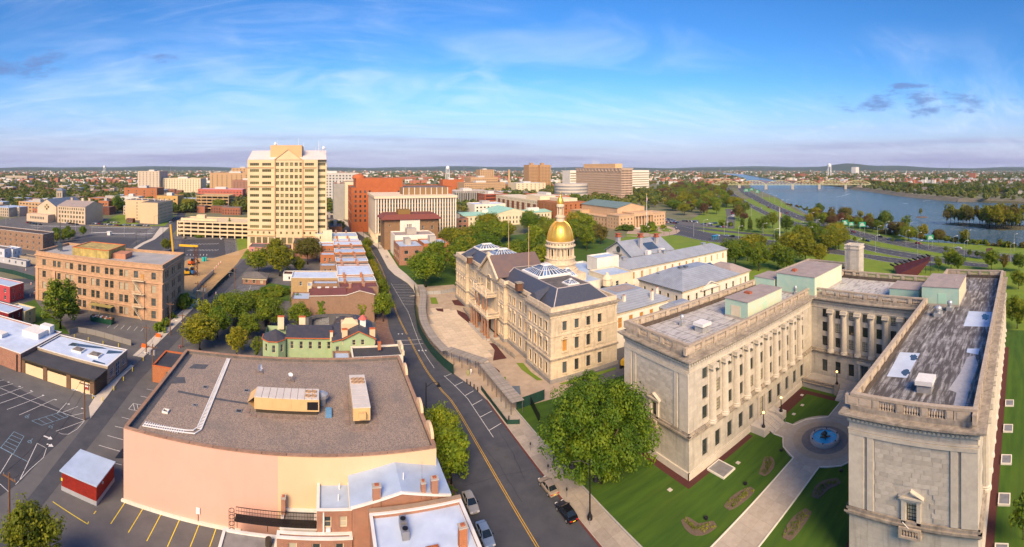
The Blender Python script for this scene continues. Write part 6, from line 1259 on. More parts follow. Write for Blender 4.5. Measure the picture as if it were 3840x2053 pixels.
ROW=[(164.8,173,10.4,RR,BRICKB,-4.8,9.4,'terrace house with dark red roof and three white dormers behind the blank gable'),(173.2,181,10.6,SROOF,BRICKB,-4.6,9.6,'terrace house with grey silver roof behind the red-roofed pair'),(181.2,200,11.2,WROOF,BRICKR,-13.6,9.8,'wide terrace house with white roof and yellow brick rear wing'),(200.2,209,10.4,TARR,BRICKR,-8.0,6.0,'terrace house with low dark rear roof beyond the white roof'),(209.2,219,10.8,SROOF,BRICKB,-2,8.6,'terrace house with silver roof and side chimney stack'),(219.2,230,10.0,TARR,BRICKB,2,7.2,'terrace house with black roof halfway along the row'),(230.2,242,11.0,SROOF,BRICKO,-2,9.6,'orange brick terrace house with pale roof'),(242.2,254,10.2,TARR,BRICKR,0,8.2,'terrace house with black felt roof near the trees'),(254.2,268,10.8,WROOF,BRICKO,-2,10.0,'terrace house with white roof and orange rear wall'),(268.2,290,9.0,WROOF,CREAMP,-8,8.0,'low cream building with white flat roof at the far end of the terrace'),(290.2,308,10.0,SROOF,CREAMP,-6,11.5,'cream corner building with a square stair tower at the terrace end')]
for i,(y0,y1,h,rm,wm,rx,rh,lab)in enumerate(ROW):
 xf=20.2+max(0,min(1.6,(y0-190)/35));t=block('terrace_house',lab,'house',5.4,y0,xf,y1,h,wm,rm,{'S':[(2,3,h-2.6,h-1.0),(9,10,h-2.6,h-1.0)]},.35,copm=WHITEP if rm in(WROOF,SROOF)else wm,panes=True)
 yr1=y0+(y1-y0)*.68;ws=wrow(5.38-rx,3 if i==2 else 2,1.0,rh-3.2,1.7,1.2)
 block('','','',rx,y0+.4,5.38,yr1,rh,surf('yellow_brick',(.48,.32,.13),(.40,.26,.11),1,.88,brick=(.42,.13,(.4,.3,.18),.022))if i==2 else wm,rm,{'S':ws},.3,root=t,partname='rear_wing',copm=WHITEP if i==2 else wm,panes=True)
 for k in range(2):chimney(t,8+7*k,y1-.5,h-.5,h+1.5,1.0,.7,BRICKO if i%2 else BRICKR)
 if i==0:
  for k in range(3):plain(t,'dormer',-2.6+k*3,y0+2.2,9.2,-1.2+k*3,y0+3.6,9.9,WHITEP)
 if i==9:q=MB();q.box(-1,286,7,5,289.5,14.5);q.build('stair_tower',CREAMP,t)
for i,(x0,y0,x1,y1,h,wm,rm,lab)in enumerate(((-12,163,-5.3,172,6.6,BRICKB,SROOF,'brick rear addition with grey roof and arched window by the parking yard'),(-6.6,174,-4.8,180,8.5,CREAMP,SROOF,'narrow pale stair tower at the back of the terrace'),(-7,151.5,-5.3,156.5,3.0,WHITEP,WROOF,'small lean-to with white roof at the foot of the ivy gable'),(-20,215,-9,222,3.2,WHITEP,RUSTP,'low shed with brown roof panels among the back gardens'),(-45,262,-33,276,7.5,surf('pink_render',(.55,.25,.22),(.5,.22,.2),.5,.9),TARR,'small pink rendered house near the tower'),(-30,258,-20,270,8,BRICKD,TARR,'dark brick house with black gable behind the garden trees'),(-19,268,-4,290,9,BRICKR,TARR,'brick back house with dark roofs beside the terrace'))):
 block('back_building',lab,'building',x0,y0,x1,y1,h,wm,rm,{'S':wrow(x1-x0,max(1,int((x1-x0)/4)),.9,h-2.6,1.5,.6)},.25,panes=True)
gg=hipped('brick_garage','low brick garage with grey hipped roof beyond the striped yard',-38.2,206.4,-27.2,216,3.0,5.0,BRICKR,surf('grey_shingle',(.17,.155,.14),(.13,.12,.11),.8,.9),{'S':[(1,2.4,.6,2.2),(4.6,6,.6,2.2),(8.2,9.6,.6,2.2)]},over=.7)
block('brick_shed','small orange brick shed with black roof wedged beside the gravel-roofed hall','shed',-43,105.6,-33,115.5,4.2,BRICKO,ASPHN,{'S':[(3.6,4.7,1.4,3.2),(5.3,6.4,1.4,3.2)],'W':[(3,4,1.6,3)]},.25,fm=CREAMP,panes=True,copm=TRIMO)
dp=thing('depot','low depot with pale blue roof, beige bay panels and brick end','building',(-63,102,0));q=MB()
for k,(a,b)in faces(-75,99.4,-52.7,111).items():
 W={'E':[(1.2,3.4,1.2,3.2,'grid'),(4.6,7.0,.1,3.6,'french'),(8.6,10.4,1.4,3.2,'grid')]}.get(k,[]);wall(q,a,b,0,4.6,W,.15)
 if W:windows(dp,a,b,W,.15,'grid',WHITEP,BLUEG,True)
q.build('wall',GARGE,dp);q=MB();q.poly([(-74.7,99.7,4.35),(-53,99.7,4.35),(-53,110.7,4.35),(-74.7,110.7,4.35)]);q.build('roof',WROOF,dp);q=MB();q.ring(-75,99.4,-52.7,111,4.6,4.72,.06,.35);q.build('coping',WHITEP,dp)
for x,y in((-64.5,104.6),(-59,104.2)):q=MB();q.box(x-1.6,y-1.4,4.35,x+1.6,y+1.4,4.8);q.mat(1);hip(q,x-1.4,y-1.2,x+1.4,y+1.2,4.85,5.2,0,.8,.02);q.build('skylight',[WHITEP,surf('dull_acrylic',(.12,.11,.10),(.2,.18,.17),2,.3)],dp)
for P in([(-69,106),(-66,107),(-58,109.5),(-60,110),(-69,108.5)],[(-57,106.5),(-53.4,108.8),(-53.4,110),(-57.5,109)],[(-58,100.4),(-54,100.6),(-54.4,101.2),(-58,101.6)]):q=MB();q.poly([(x,y,4.362)for x,y in(P if area(P)>0 else P[::-1])]);q.build('puddle',PUD,dp)
q=MB();q.box(-75,92.6,3.9,-52.6,99.2,4.05);q.build('canopy_roof',ASPHN,dp);q=MB();q.box(-75,92.5,3.55,-52.6,92.8,3.9);q.build('canopy_beam',DARKM,dp)
for x in(-74.6,-67.4,-60.2,-53.4):plain(dp,'pier',x-.6,92.7,0,x+.6,93.6,3.548,surf('brown_pier',(.17,.10,.06),(.13,.08,.05),1,.9))
for x in(-74,-66.8,-59.6):plain(dp,'bay_panel',x+.02,92.9,0,x+6.0,93.1,2.7,BEIGEP);plain(dp,'bay_shelf',x+.02,92.75,3.1,x+6,93.1,3.25,DARKM)
plain(dp,'side_screen',-53.0,93.7,0,-52.8,99.2,3.5,DARKM)
q=MB();q.box(-55.6,92.55,1.2,-54.4,92.69,2.6);o=q.build('poster',WHITEPL,dp);struct(text('NO PARKING',.17,surf('sign_red',(.35,.05,.04),None,1,.6),dp,(-55.0,92.53,2.2),(rad(90),0,0)),'stuff');plain(dp,'poster_foot',-55.6,92.53,1.25,-54.4,92.548,1.85,surf('sign_red'))
db=block('brick_depot','long red brick depot with pale flat roof and rooftop units at the left edge','building',-104,92.4,-75.2,112,5.0,BRICKR,WROOF,None,.4,copm=WHITEP)
for x0,y0,x1,y1,h in((-84,104,-78,110,6.2),(-92,98,-87,101,5.6),(-81,109,-77.4,111.4,7.0)):plain(db,'roof_unit',x0,y0,4.6,x1,y1,h,WHITEP)
q=MB();q.cyl(-76.4,92.2,0,4.6,.14);q.build('downpipe',BLACKM,db)
for i in range(6):bush(-72.5+i*3.3+random.uniform(-1,1),93.9,.8,1.0,'weeds growing behind the beige bay panels','weeds behind depot panels',None,'weed',2.55,'plant')
TX0,TX1,TY0,TY1=-112.0,-56.2,147.6,172.5
def bx(x):return TY0*math.tan((CR['b1'][0]+x*.4357-1920)*K+YAW)-TX0
W=[]
for xs in((380,),(470,508),(577,615),(687,727),(800,843),(918,962),(1042,1087),(1170,),(1322,)):
 for x in xs:
  for z,h in((14.8,2.5),(9.9,2.7),(5.3,2.8),(.8,2.8)):c=bx(x);w=1.5 if len(xs)>1 else 1.7;W.append((c-w/2,c+w/2,z,z+h))
EW=[(c-.65,c+.65,z,z+h)for c in(3.6,5.6,10.6,12.6,17.6,19.6)for z,h in((14.8,2.5),(9.9,2.7),(5.3,2.8),(.8,2.8))]
tn=block('tan_office','four storey tan stone office block with paired windows and fire escape','building',TX0,TY0,TX1,TY1,20.2,TANB,surf('pale_roof',(.40,.39,.38),(.32,.315,.31),.2,.8,stain=.3),{'S':W,'E':EW},.9,.5,.3,'sash',surf('tan_sash',(.30,.19,.10),None,1,.6),BLINDG,True,cornice=(18.6,.35,.5,TANT),copm=TANT,bands=((13.4,.45,.35,TANT),(4.35,.3,.22,TANT),(17.7,.2,.15,TANT)))
for x in(TX0+.02,TX0+8.6,TX1-8.4,TX1-1.4):plain(tn,'pilaster',x,TY0-.25,0,x+1.35,TY0-.002,13.4,TANT)
x0,x1,y0,y1=-97.3,-80.6,153.0,168.0
plain(tn,'penthouse',x0,y0,19.3,x1,y1,22.5,RUSTY);q=MB();q.ring(x0,y0,x1,y1,22.5,22.75,.1,.3);q.build('penthouse_rim',TRIMO,tn);plain(tn,'vent_house',x1+.3,y0+2.5,19.3,x1+6,y0+9,21.3,surf('rust_pink',(.5,.22,.13),(.4,.2,.12),1,.8));plain(tn,'brick_stack',x0-3,y1-3,19.3,x0-1,y1+1,22,TANB)
q=MB();p=PX('b1',518,130,20);q.cyl(p[0],p[1],19.3,34,.12);q.box(p[0]-1.3,p[1]-.2,19.8,p[0]+1.3,p[1]-.05,23.0);q.build('solar_mast',BLUEG,tn)
fs=thing('fire_escape','cream iron zigzag fire escape on the tan stone block','fire escape',(-64,147,0));fx=bx(1205)+TX0
for i,z in enumerate((14.0,9.2,4.6)):
 q=MB();q.box(fx-2.6,TY0-1.6,z,fx+2.0,TY0-.3,z+.12);q.build('landing',CREAMP,fs);q=MB();
 for yy in(TY0-1.6,):q.tube([(fx-2.6,yy,z+1.1),(fx+2,yy,z+1.1)],.05,4);[q.tube([(fx-2.6+.46*k,yy,z+.1),(fx-2.6+.46*k,yy,z+1.1)],.03,4)for k in range(11)]
 q.build('railing',CREAMP,fs);q=MB();zb=(9.2,4.6,0)[i];a,b=(fx-2.4,z),(fx+1.2,zb+.1)
 for yy in(TY0-1.5,TY0-.8):q.tube([(a[0],yy,a[1]),(b[0],yy,b[1])],.09,4);q.tube([(a[0],yy,a[1]+.9),(b[0],yy,b[1]+.9)],.04,4)
 for k in range(14):f=(k+.5)/14;q.box(a[0]+(b[0]-a[0])*f-.12,TY0-1.5,a[1]+(b[1]-a[1])*f,a[0]+(b[0]-a[0])*f+.12,TY0-.8,a[1]+(b[1]-a[1])*f+.05)
 q.build('stair_flight',CREAMP,fs)
 plain(fs,'door',fx+.4,TY0-.12,z+.15,fx+1.4,TY0-.05,z+2.4,BOARD)
q=MB();q.box(bx(800)+TX0,TY0-3.2,3.3,bx(985)+TX0,TY0-.4,3.45);
for x in(bx(800),bx(890),bx(980)):q.tube([(x+TX0,TY0-3.0,0),(x+TX0,TY0-3.0,3.3)],.07,4)
tag(q.build('awning',surf('olive_awning',(.42,.36,.12),(.36,.3,.1),1,.7)),'olive awning over the yard door of the tan block','awning')
ds=thing('dumpster','green open skip heaped with rubbish beside the tan block','dumpster',(*PX('b1',868,765),0));p=ORG[ds.name];q=MB();q.prism([(p[0]-4.4,p[1]),(p[0]+4.2,p[1]),(p[0]+4.2,p[1]+2.4),(p[0]-4.4,p[1]+2.4)],.1,1.9,top=False,bottom=True)
for i in range(9):q.box(p[0]-4.3+i*1.03,p[1]-.08,.15,p[0]-4.15+i*1.03,p[1]-.002,1.8)
q.build('body',surf('skip_green',(.02,.10,.05),(.015,.075,.04),1,.6),ds);rr=random.Random(3);q=MB()
for i in range(70):q.obox(p[0]-4+rr.random()*7.8,p[1]+.3+rr.random()*1.8,1.2+rr.random()*.7,rr.uniform(.3,1.1),rr.uniform(.2,.6),rr.uniform(.1,.4),rr.random()*3);q.c=rr.randrange(3)
struct(q.build('rubbish',[WHITEPL,BOARD,TERRA],ds),'stuff')
def boxpx(name,lab,c,p,w,d,h,wm,rm,nS=2,rows=2,**k):
 x1,y0=PX(c,*p);W=[];E_=[]
 for r in range(rows):z=.9+r*(h-.8)/rows;hh=min(1.7,h/rows*.5);W+=wrow(w,nS,min(1.1,w/nS*.5),z,hh,.5);E_+=wrow(d,max(1,int(d/4)),.9,z,hh,.5)
 return block(name,lab,'house',x1-w,y0,x1,y0+d,h,wm,rm,{'S':W,'E':E_},.3,panes=True,**k)
boxpx('red_house','dark red wooden house with white windows and pale roof at the left edge','b1',(72,836),16,8,6.0,surf('crimson_siding',(.20,.012,.018),(.17,.012,.016),.8,.7),SROOF,4,2,copm=WHITEP)
boxpx('yellow_house','small yellow ended house with grey roof beside the crimson house','b1',(215,790),8,6,5.0,surf('pale_yellow',(.60,.50,.27),None,1,.8),SROOF,2,2)
boxpx('red_house','pinkish red house with pale roof cut by the left edge','b1',(85,590),18,9,6.5,surf('rose_siding',(.45,.07,.08),(.40,.06,.07),.6,.7),SROOF,4,2,copm=WHITEP)
boxpx('brick_terrace','long dark brick terrace with black roof at the far left','c1',(432,1062),60,13,11.5,BRICKB,surf('brown_felt',(.085,.062,.055),(.065,.05,.045),.5,.9),12,3,copm=WHITEP)
boxpx('white_house','white clapboard house with blue roof before the dark terrace','c1',(130,1165),9,8,7.5,WHITEP,SROOF,2,2);boxpx('white_house','narrow white house at the left edge','c1',(45,1175),14,8,8,surf('lilac_siding',(.55,.56,.62),None,1,.7),TARR,3,2)
boxpx('site_trailer','long pale grey office trailer behind the green mesh fence','c1',(262,1215),24,4,3.2,surf('trailer_grey',(.45,.45,.47),None,1,.6),ASPHN,5,1);boxpx('block_wall_shed','low cream block shed beside the trailer','c1',(375,1190),13,6,3.6,GARGE,TARR,1,1)
# downtown
def rows(L,n,w,zs,h,m=1.0):return[r for z in zs for r in wrow(L,n,w,z,h,m)]
TWR=surf('tower_precast',(.66,.54,.33),(.60,.48,.29),.12,.8,stain=.25,stain_col=(.62,.38,.2));TWT=surf('tower_panel',(.62,.40,.21),(.56,.37,.2),.2,.8)
tw=thing('office_tower','tall cream office tower with pedimented top and ribbon windows','building',(-25,315,0));q=MB();W=[]
zs=[14.4+4.18*k for k in range(11)]
for z in zs:
 for a,b in((-49.8,-43.6),(-41.5,-35.4),(-12.9,-6.8)):W.append((a+51.5,b+51.5,z,z+1.9,'strip'))
 for k in range(6):c=-31.2+3.15*k;W.append((c+51.5-1.1,c+51.5+1.1,z-.2,z+2.2,'cross'))
for k in range(12):W.append((2.6+3.9*k,3.9+3.9*k,10.5,12.2,'plain'))
for k in range(11):W.append((2.0+4.2*k,5.2+4.2*k,4.2,8.3,'big'))
wall(q,(-51.5,295),(-5.6,295),0,60.2,W,.45);windows(tw,(-51.5,295),(-5.6,295),W,.45,'strip',CREAMP,GOLDG)
W=[(.6,6.4,z,z+1.9,'strip')for z in zs]+[(1,2.2,10.5,12.2,'plain'),(4,5.4,10.5,12.2,'plain')];q.poly([(-5.6,295,0),(-5.6,298,0),(-5.6,298,60.2),(-5.6,295,60.2)]);wall(q,(-5.6,298),(1.6,298),0,60.2,W,.45);windows(tw,(-5.6,298),(1.6,298),W,.45,'strip',CREAMP,GOLDG)
for a,b in(((1.6,298),(1.6,335)),((1.6,335),(-51.5,335)),((-51.5,335),(-51.5,295))):wall(q,a,b,0,60.2)
for x in(-51.5,1.6):q.poly([(x,295,60.2),(x,335,60.2),(x,315,67)])
q.poly([(-33,294.6,60.2),(-15,294.6,60.2),(-24,294.6,67)]);q.build('wall',TWR,tw)
q=MB();gable(q,-51.3,295.3,1.4,335,60.3,67.0,'x',.1,.2);q.build('roof',surf('white_metal_roof',(.70,.62,.58),(.64,.57,.54),.1,.5),tw);q=MB();q.box(-36.5,300,60.2,-15.2,332,70.2);q.mat(0);q.poly([(-33.3,294.6,60.3),(-24,294.6,67.3),(-24,304,67.3),(-33.3,304,60.3)]);q.poly([(-24,294.6,67.3),(-14.7,294.6,60.3),(-14.7,304,60.3),(-24,304,67.3)]);q.tube([(-33.4,294.4,60.2),(-24,294.4,67.3),(-14.6,294.4,60.2)],.35,4);q.build('penthouse',TWT,tw)
for z in(54.9,42.2,13.2,9.2):plain(tw,'string_course',-51.7,294.5,z,-33.5,294.998,z+.5,TWT);plain(tw,'string_course',-14.5,294.5,z,-5.4,294.998,z+.5,TWT)
for x in(-33.4,-14.9):plain(tw,'pilaster',x,294.3,9,x+.8,294.998,60.2,TWT)
for x,y,z,h in((-32,302,70.2,4),(-17.6,302,70.2,5),(-14,304,66,6),(-4,310,66,8),(-3,311,66,7),(-1,309,66,5),(-6,312,66,3.5)):q=MB();q.cyl(x,y,z-1,z+h,.12,.06,6);q.build('antenna',WHITEPL,tw)
for x,z in((-33.4,71.2),(-.4,68.4)):q=MB();q.sphere((x,303,z),1.1,12,8);q.build('radome',WHITEPL,tw)
def deck(name,lab,x0,y0,x1,y1,h,lev,bays,mat,baysE=0):
 t=thing(name,lab,'car park',((x0+x1)/2,(y0+y1)/2,0));p=h/lev
 for k in range(lev):
  z=p*(k+1);q=MB();q.box(x0+.5,y0+.5,z-.9,x1-.5,y1-.5,z-.6);q.ring(x0,y0,x1,y1,z-1.1,z+(0 if k==lev-1 else .35),0,.4);q.build('deck',mat,t)
 n=0
 for i in range(bays+1):x=x0+(x1-x0)*i/bays;plain(t,'column',x-.45+(.5 if i==0 else 0)-(.5 if i==bays else 0),y0-.1,0,x+.45+(.5 if i==0 else 0)-(.5 if i==bays else 0),y0+.7,h-.3,mat)
 for i in range(1,baysE+1):y=y0+(y1-y0)*i/baysE;plain(t,'column',x1-.6,y-.5,0,x1+.1,y+.4,h-.3,mat);plain(t,'column',x0-.1,y-.5,0,x0+.6,y+.4,h-.3,mat)
 q=MB();q.box(x0+6,(y0+y1)/2,0,x1-6,(y0+y1)/2+.4,h-1.2);q.build('core_wall',CONC,t);return t
PKM=surf('garage_precast',(.68,.54,.34),(.60,.48,.31),.2,.85,stain=.2,stain_col=(.45,.36,.25))
g1=deck('parking_garage','cream multi-level parking garage with open decks beside the office tower',-116,337,-57,372,12.4,4,10,PKM,5);plain(g1,'ramp_wall',-114,341,12.4,-84,342,14.4,PKM);plain(g1,'stair_head',-104,352,11.5,-97,358,16,PKM)
deck('parking_garage','taller tan parking garage far up the avenue',-162,545,-119,585,19.5,5,6,surf('garage_tan',(.50,.34,.17),(.45,.31,.16),.3,.9),4)
SLB=surf('cream_precast',(.72,.60,.44),(.66,.55,.40),.1,.8);sl=thing('fin_office','long cream office slab with closely spaced white vertical fins','building',(67,346,0));q=MB();SF=surf('bronze_spandrel',(.24,.15,.07),None,1,.6)
n=29;pt=61/n;W=[(pt*i+.55,pt*i+1.55,z,z+2.1,'plain')for i in range(n)for z in[8.6+2.9*k for k in range(8)]]
wall(q,(37,321),(98,321),7,32.4,W,.3);windows(sl,(37,321),(98,321),W,.3,'plain',DARKM,DARKG);q.build('spandrel_wall',SF,sl);q=MB()
AR=[(3.2+8*i,8.4+8*i,.2,6.0)for i in range(6)];wall(q,(37,320.6),(98,320.6),0,7,[(2+6*i,6.6+6*i,.2,5.6)for i in range(10)],1.2);wall(q,(37,372),(37,320.6),0,32.4,[(3+8*i,9+8*i,.2,6)for i in range(6)],1.2);wall(q,(98,320.6),(98,372),0,32.4);wall(q,(98,372),(37,372),0,32.4);q.poly([(37,320.6,7),(98,320.6,7),(98,321,7),(37,321,7)]);q.box(36.2,319.6,32.4,98.8,372.8,34.2);q.build('wall',SLB,sl)
fm_=MB();fm_.box(-.42,-.7,0,.42,-.002,25.4);fme_=fm_.mesh('fin',WHITEW)
for i in range(n+1):place('fin',fme_,sl,(min(max(37+pt*i,37.4),97.6),321,7.0))
q=MB();q.box(37.4,321.6,.1,97.6,322,6.9);q.box(38.4,321.8,.1,38.6,371,6.9);q.build('shopfront',DARKG,sl)
q=MB();q.box(60,335,34.2,96,350,39.5);q.build('plant_screen',SF,sl)
for i in range(9):plain(sl,'screen_post',60+i*4.4,334.6,34.2,60.4+i*4.4,334.99,39.7,WHITEP)
REDB=surf('orange_red_brick',(.44,.125,.045),(.38,.11,.04),.3,.85);t=block('red_office','orange red brick office block with stepped top behind the cream slab','building',23,378,112,430,38,REDB,TARR,{'W':rows(52,8,3.2,[4.6+4.1*k for k in range(8)],2.2,2),'S':rows(89,24,1.5,[8.7+4.1*k for k in range(7)],2.0,1)[:0]+[(3+4*i,4.6+4*i,z,z+2.2)for i in range(4)for z in[8.7+4.1*k for k in range(7)]]+[(40+3*i,41.6+3*i,33,35.2)for i in range(5)]},.6,style='strip',fm=DARKM)
plain(t,'upper_block',28,392,37.4,70,428,45.5,REDB);q=MB();q.lathe(31,400,[(6,45.5),(5.6,47),(4,48.6),(.1,49.5)],16);q.build('curved_gable',REDB,t)
for z in(7.8,16,24.2):plain(t,'band',22.7,377.9,z,22.998,430.1,z+.4,TANT)
vl=thing('brown_villa','brown brick mansion with wide red tiled eaves and pale centre panel','building',(58,303,0));q=MB();W=[(3,4,15.5,16.8),(25.5,27,13,15.6),(32,33.6,13,15.6),(29,30,17.5,18.6),(33,34,17.5,18.6),(25.5,27,9,11),(32,33.6,9,11)]
for k,(a,b)in faces(40,294,77,314).items():wall(q,a,b,0,20.6,W if k=='S' else(),.3)
windows(vl,(40,294),(77,294),W,.3,'sash',CREAMP,DARKG);q.build('wall',surf('brown_stone',(.26,.155,.085),(.21,.125,.07),.4,.9),vl);q=MB();hip(q,40,294,77,314,20.6,23.4,2.2,3.4,.5);q.build('tiled_eaves',surf('maroon_tile',(.20,.06,.045),(.16,.05,.04),2,.7),vl);plain(vl,'centre_panel',50.5,292.6,0,64,293.99,20.2,WHITEW);plain(vl,'roof_house',49.6,296,21,58,304,26.4,surf('ochre_box',(.22,.13,.04),None,1,.8))
for i in range(6):plain(vl,'small_window',55+(i%3)*1.2,292.5,14.6+(i//3)*1.4,55.8+(i%3)*1.2,292.59,15.6+(i//3)*1.4,DARKG)
D=[('white_hall','low white flat roofed hall before the brown mansion',43,268,68,286,13.5,WHITEW,PINKTOP,0,0,0),('brick_terrace','red and white brick row houses facing the street by the park',42,246,56,267,10.5,BRICKR,SROOF,2,4,0),('brick_terrace','brick house with grey roof between mansion and park trees',57,250,72,267,11,BRICKO,SROOF,3,2,0),('corner_office','pale stone office with mansard behind the red block',10,470,22,520,38,surf('grey_stone_far',(.34,.33,.30),(.30,.29,.27),.2,.9),BRICKR,0,6,0),('cream_office','cream blank walled office beside the far street',22,470,60,520,40,CREAMP,TARR,0,0,0),('white_office','white office block with small square windows beyond the tower',-28,640,50,690,47,WHITEF,TARR,16,0,5),('street_shop','low cream shops along the far street',1,400,9,450,8,CREAMP,TARR,1,0,6),('brick_shop','small orange brick shop at the tower corner',4,345,14,372,9,BRICKO,TARR,2,0,0),('fin_office','white finned office beyond the cream slab',178,590,232,640,22,surf('fin_wall',(.5,.46,.42),(.05,.045,.04),9,.8,stretch=(.22,.0,.0),lo=.49,hi=.51),CONCL,0,0,0),('white_office','white low office behind the library',176,500,216,530,11,WHITEW,WROOF,8,0,0),('brick_house','small brick house beside the cream slab',102,345,116,360,13.5,BRICKR,TARR,3,2,0),('brick_house','dark red house left of the green roofed library',113,376,125,392,8,BRICKD,SROOF,2,2,0),('tan_office','long tan office with stepped floors near the chimney',290,890,384,940,23,surf('tan_far',(.50,.32,.17),(.45,.29,.16),.2,.9),TARR,20,0,3),('tan_office','middle tier tan office below the square tan tower',322,942,388,985,33,surf('tan_far'),TARR,14,0,4),('tan_tower','square tan tower above the stepped tan offices',362,990,398,1020,50,surf('tan_far'),TARR,6,0,5),('brick_office','orange red flat block left of the stepped tan offices',262,960,312,990,28,REDB,TARR,0,0,0),('red_garage','red brick car park block left of the long hotel',212,562,246,606,19,surf('garage_brick',(.32,.085,.045),(.28,.075,.04),.3,.9),CONCL,0,8,0),('white_arch_office','white office with arched windows and dark top storey',392,850,462,890,22,CREAMP,SROOF,7,0,0),('cream_block','white strip-windowed office slab behind the grid office',475,770,690,800,49,WHITEW,WROOF,0,0,0),('brick_plant','orange brick plant building beside the long hotel',262,470,290,540,20,REDB,CONCL,0,4,0),('pale_shed','pale grey shed between hotel and theatre',236,392,262,420,8,WHITEW,SROOF,0,0,0),('white_tower','white apartment tower on the far left skyline',-415,930,-362,985,47,CREAMF,TARR,6,0,5),('cream_court','cream courthouse with red roof and tall windows',-360,945,-270,990,31,CREAMP,TERRA,14,0,0),('tan_office','tan office with tower block beside the cream tower',-232,880,-130,930,44,surf('tan_far'),TARR,10,0,0),('tan_tower','upper tan tower block beside the cream tower',-198,935,-150,960,54,surf('tan_far'),TARR,6,0,0),('brick_office','red brick office with pale band near the tower',-168,800,-118,830,32,BRICKR,TARR,8,0,0),('pink_school','pinkish red brick school below the tan offices',-205,700,-130,730,20,surf('rose_brick',(.50,.14,.10),(.44,.12,.09),.3,.9),WROOF,14,0,3),('brick_hall','yellow brick corner house with tall red chimney',-206,520,-178,545,20,surf('yellow_far',(.55,.35,.12),(.5,.31,.11),.3,.9),TARR,4,0,0),('brick_block','dark orange brick block behind the blank apartment house',-300,620,-245,650,24,BRICKO,TARR,4,0,2),('brick_row','brick row with blue roof behind the lawn church',-262,470,-248,485,15,BRICKO,SROOF,3,0,0),('brick_row','tan brick row on the left before the church',-345,420,-300,440,14,surf('tan_far'),WROOF,9,0,2),('brick_school','long orange brick school with grey pitched hall roof',-330,560,-265,590,11,BRICKO,PINKTOP,10,0,0),('white_block','white strip windowed block behind blank apartment house',-262,530,-235,545,17,WHITEF,TARR,5,0,0)]
for nm,lab,x0,y0,x1,y1,h,wm,rm,nS,nW,nE in D:
 zz=[2.2+4.0*k for k in range(max(1,int((h-1.5)/4)))];ws={}
 if nS:ws['S']=rows(x1-x0,nS,min(2.4,(x1-x0)/nS*.55),zz,2.0)
 if nW:ws['W']=rows(y1-y0,nW,min(2.4,(y1-y0)/nW*.55),zz,2.0)
 if nE:ws['E']=rows(y1-y0,nE,min(2.4,(y1-y0)/nE*.55),zz,2.0)
 t=block(nm,lab,'building',x0,y0,x1,y1,h,wm,rm,ws,.5,style='plain',fm=CREAMP,gm=DARKG);plain(t,'roof_house',x0+(x1-x0)*.35,y0+(y1-y0)*.4,h-.5,x0+(x1-x0)*.6,y0+(y1-y0)*.75,h+3,WHITEF if h>15 else CONC)
 if nm=='cream_block':
  for k in range(8):plain(t,'window_band',x0+1,y0-.3,6+5.2*k,x1-1,y0-.002,7.6+5.2*k,GOLDG)
 if nm in('red_garage',):
  for k in range(4):plain(t,'deck_opening',x0+2,y0-.2,3+4.2*k,x1-2,y0-.002,4.6+4.2*k,BLACKM)
 if lab.startswith('white finned'):
  for k in range(20):plain(t,'window_strip',x0+1+k*2.65,y0-.25,3,x0+2.3+k*2.65,y0-.002,19.5,DARKG)
t=thing('round_office','round grey banded office drum beside the grid office','building',(*ray(2142,720),0));x,y,_=ORG[t.name];q=MB();q.lathe(x,y,[(27,0),(27,29)],48);q.build('wall',CONCL,t)
for k in range(5):q=MB();q.lathe(x,y,[(27.05,4+5*k),(27.2,4+5*k),(27.2,6+5*k),(27.05,6+5*k)],48,cap=False);q.build('window_band',GREYM,t)
ju=thing('grid_office','big tan office block with a dense grid of square windows and crenellated top','building',(456,630,0));q=MB();JM=surf('pink_precast',(.60,.44,.33),(.54,.40,.30),.1,.85);ZJ=[4.0+4.02*k for k in range(12)]
for P0,P1,n in(((445,700),(445,563),44),((445,563),(468,563),8)):L=math.hypot(P1[0]-P0[0],P1[1]-P0[1]);wall(q,P0,P1,3.6,52.6,rows(L,n,L/n*.74,ZJ,2.7,.3),.8)
wall(q,(468,563),(468,700),3.6,52.6);wall(q,(468,700),(445,700),3.6,52.6);q.poly(rect(445,563,468,700,52.6));q.build('wall',JM,ju);q=MB();q.box(445.9,563.9,3.6,467,699,52);q.build('glazing',surf('bronze_glazing',(.05,.035,.028),None,1,.2,spec=.6),ju)
for k in range(14):plain(ju,'crown_bracket',444.2,565+k*9.8,49,446,569+k*9.8,54,JM);plain(ju,'stilt',446,565+k*9.8,0,447.6,566.6+k*9.8,3.6,CREAMP)
plain(ju,'crown',444,562,53.2,469,701,54.4,JM);plain(ju,'penthouse',449,585,52.6,464,680,61.5,TWT);plain(ju,'lobby',448,567,0,465,696,3.6,DARKG)
for k in range(7):q=MB();q.cyl(455+k,640+k*5,61,67+(k%3)*2.5,.25,.1,5);q.build('antenna',WHITEPL,ju)
ap=thing('apartment_tower','tan apartment tower of two offset slabs on the skyline','building',(528,1015,0))
for x0,x1,y0 in((499,526,1006),(527,559,1000)):
 W=rows(x1-x0,7,2.0,[3+3.7*k for k in range(15)],1.7);q=MB()
 for k,(a,b)in faces(x0,y0,x1,y0+30).items():wall(q,a,b,0,62,W if k=='S' else(),.6)
 q.box(x0+9,y0+8,62,x0+17,y0+16,67);q.build('wall',surf('tan_brick_far',(.46,.27,.13),(.40,.24,.12),.2,.9),ap);q=MB();q.poly(rect(x0,y0,x1,y0+30,62.01));q.build('roof',TARR,ap);plain(ap,'glazing',x0+.8,y0+.7,0,x1-.8,y0+1,61,DARKG)
lb=thing('library','low stone library with pale green copper roofs and pediment','building',(172,410,0));GRC=surf('copper_roof',(.30,.55,.44),(.36,.60,.48),.1,.6,seam=('X',2.0,(.24,.45,.36)))
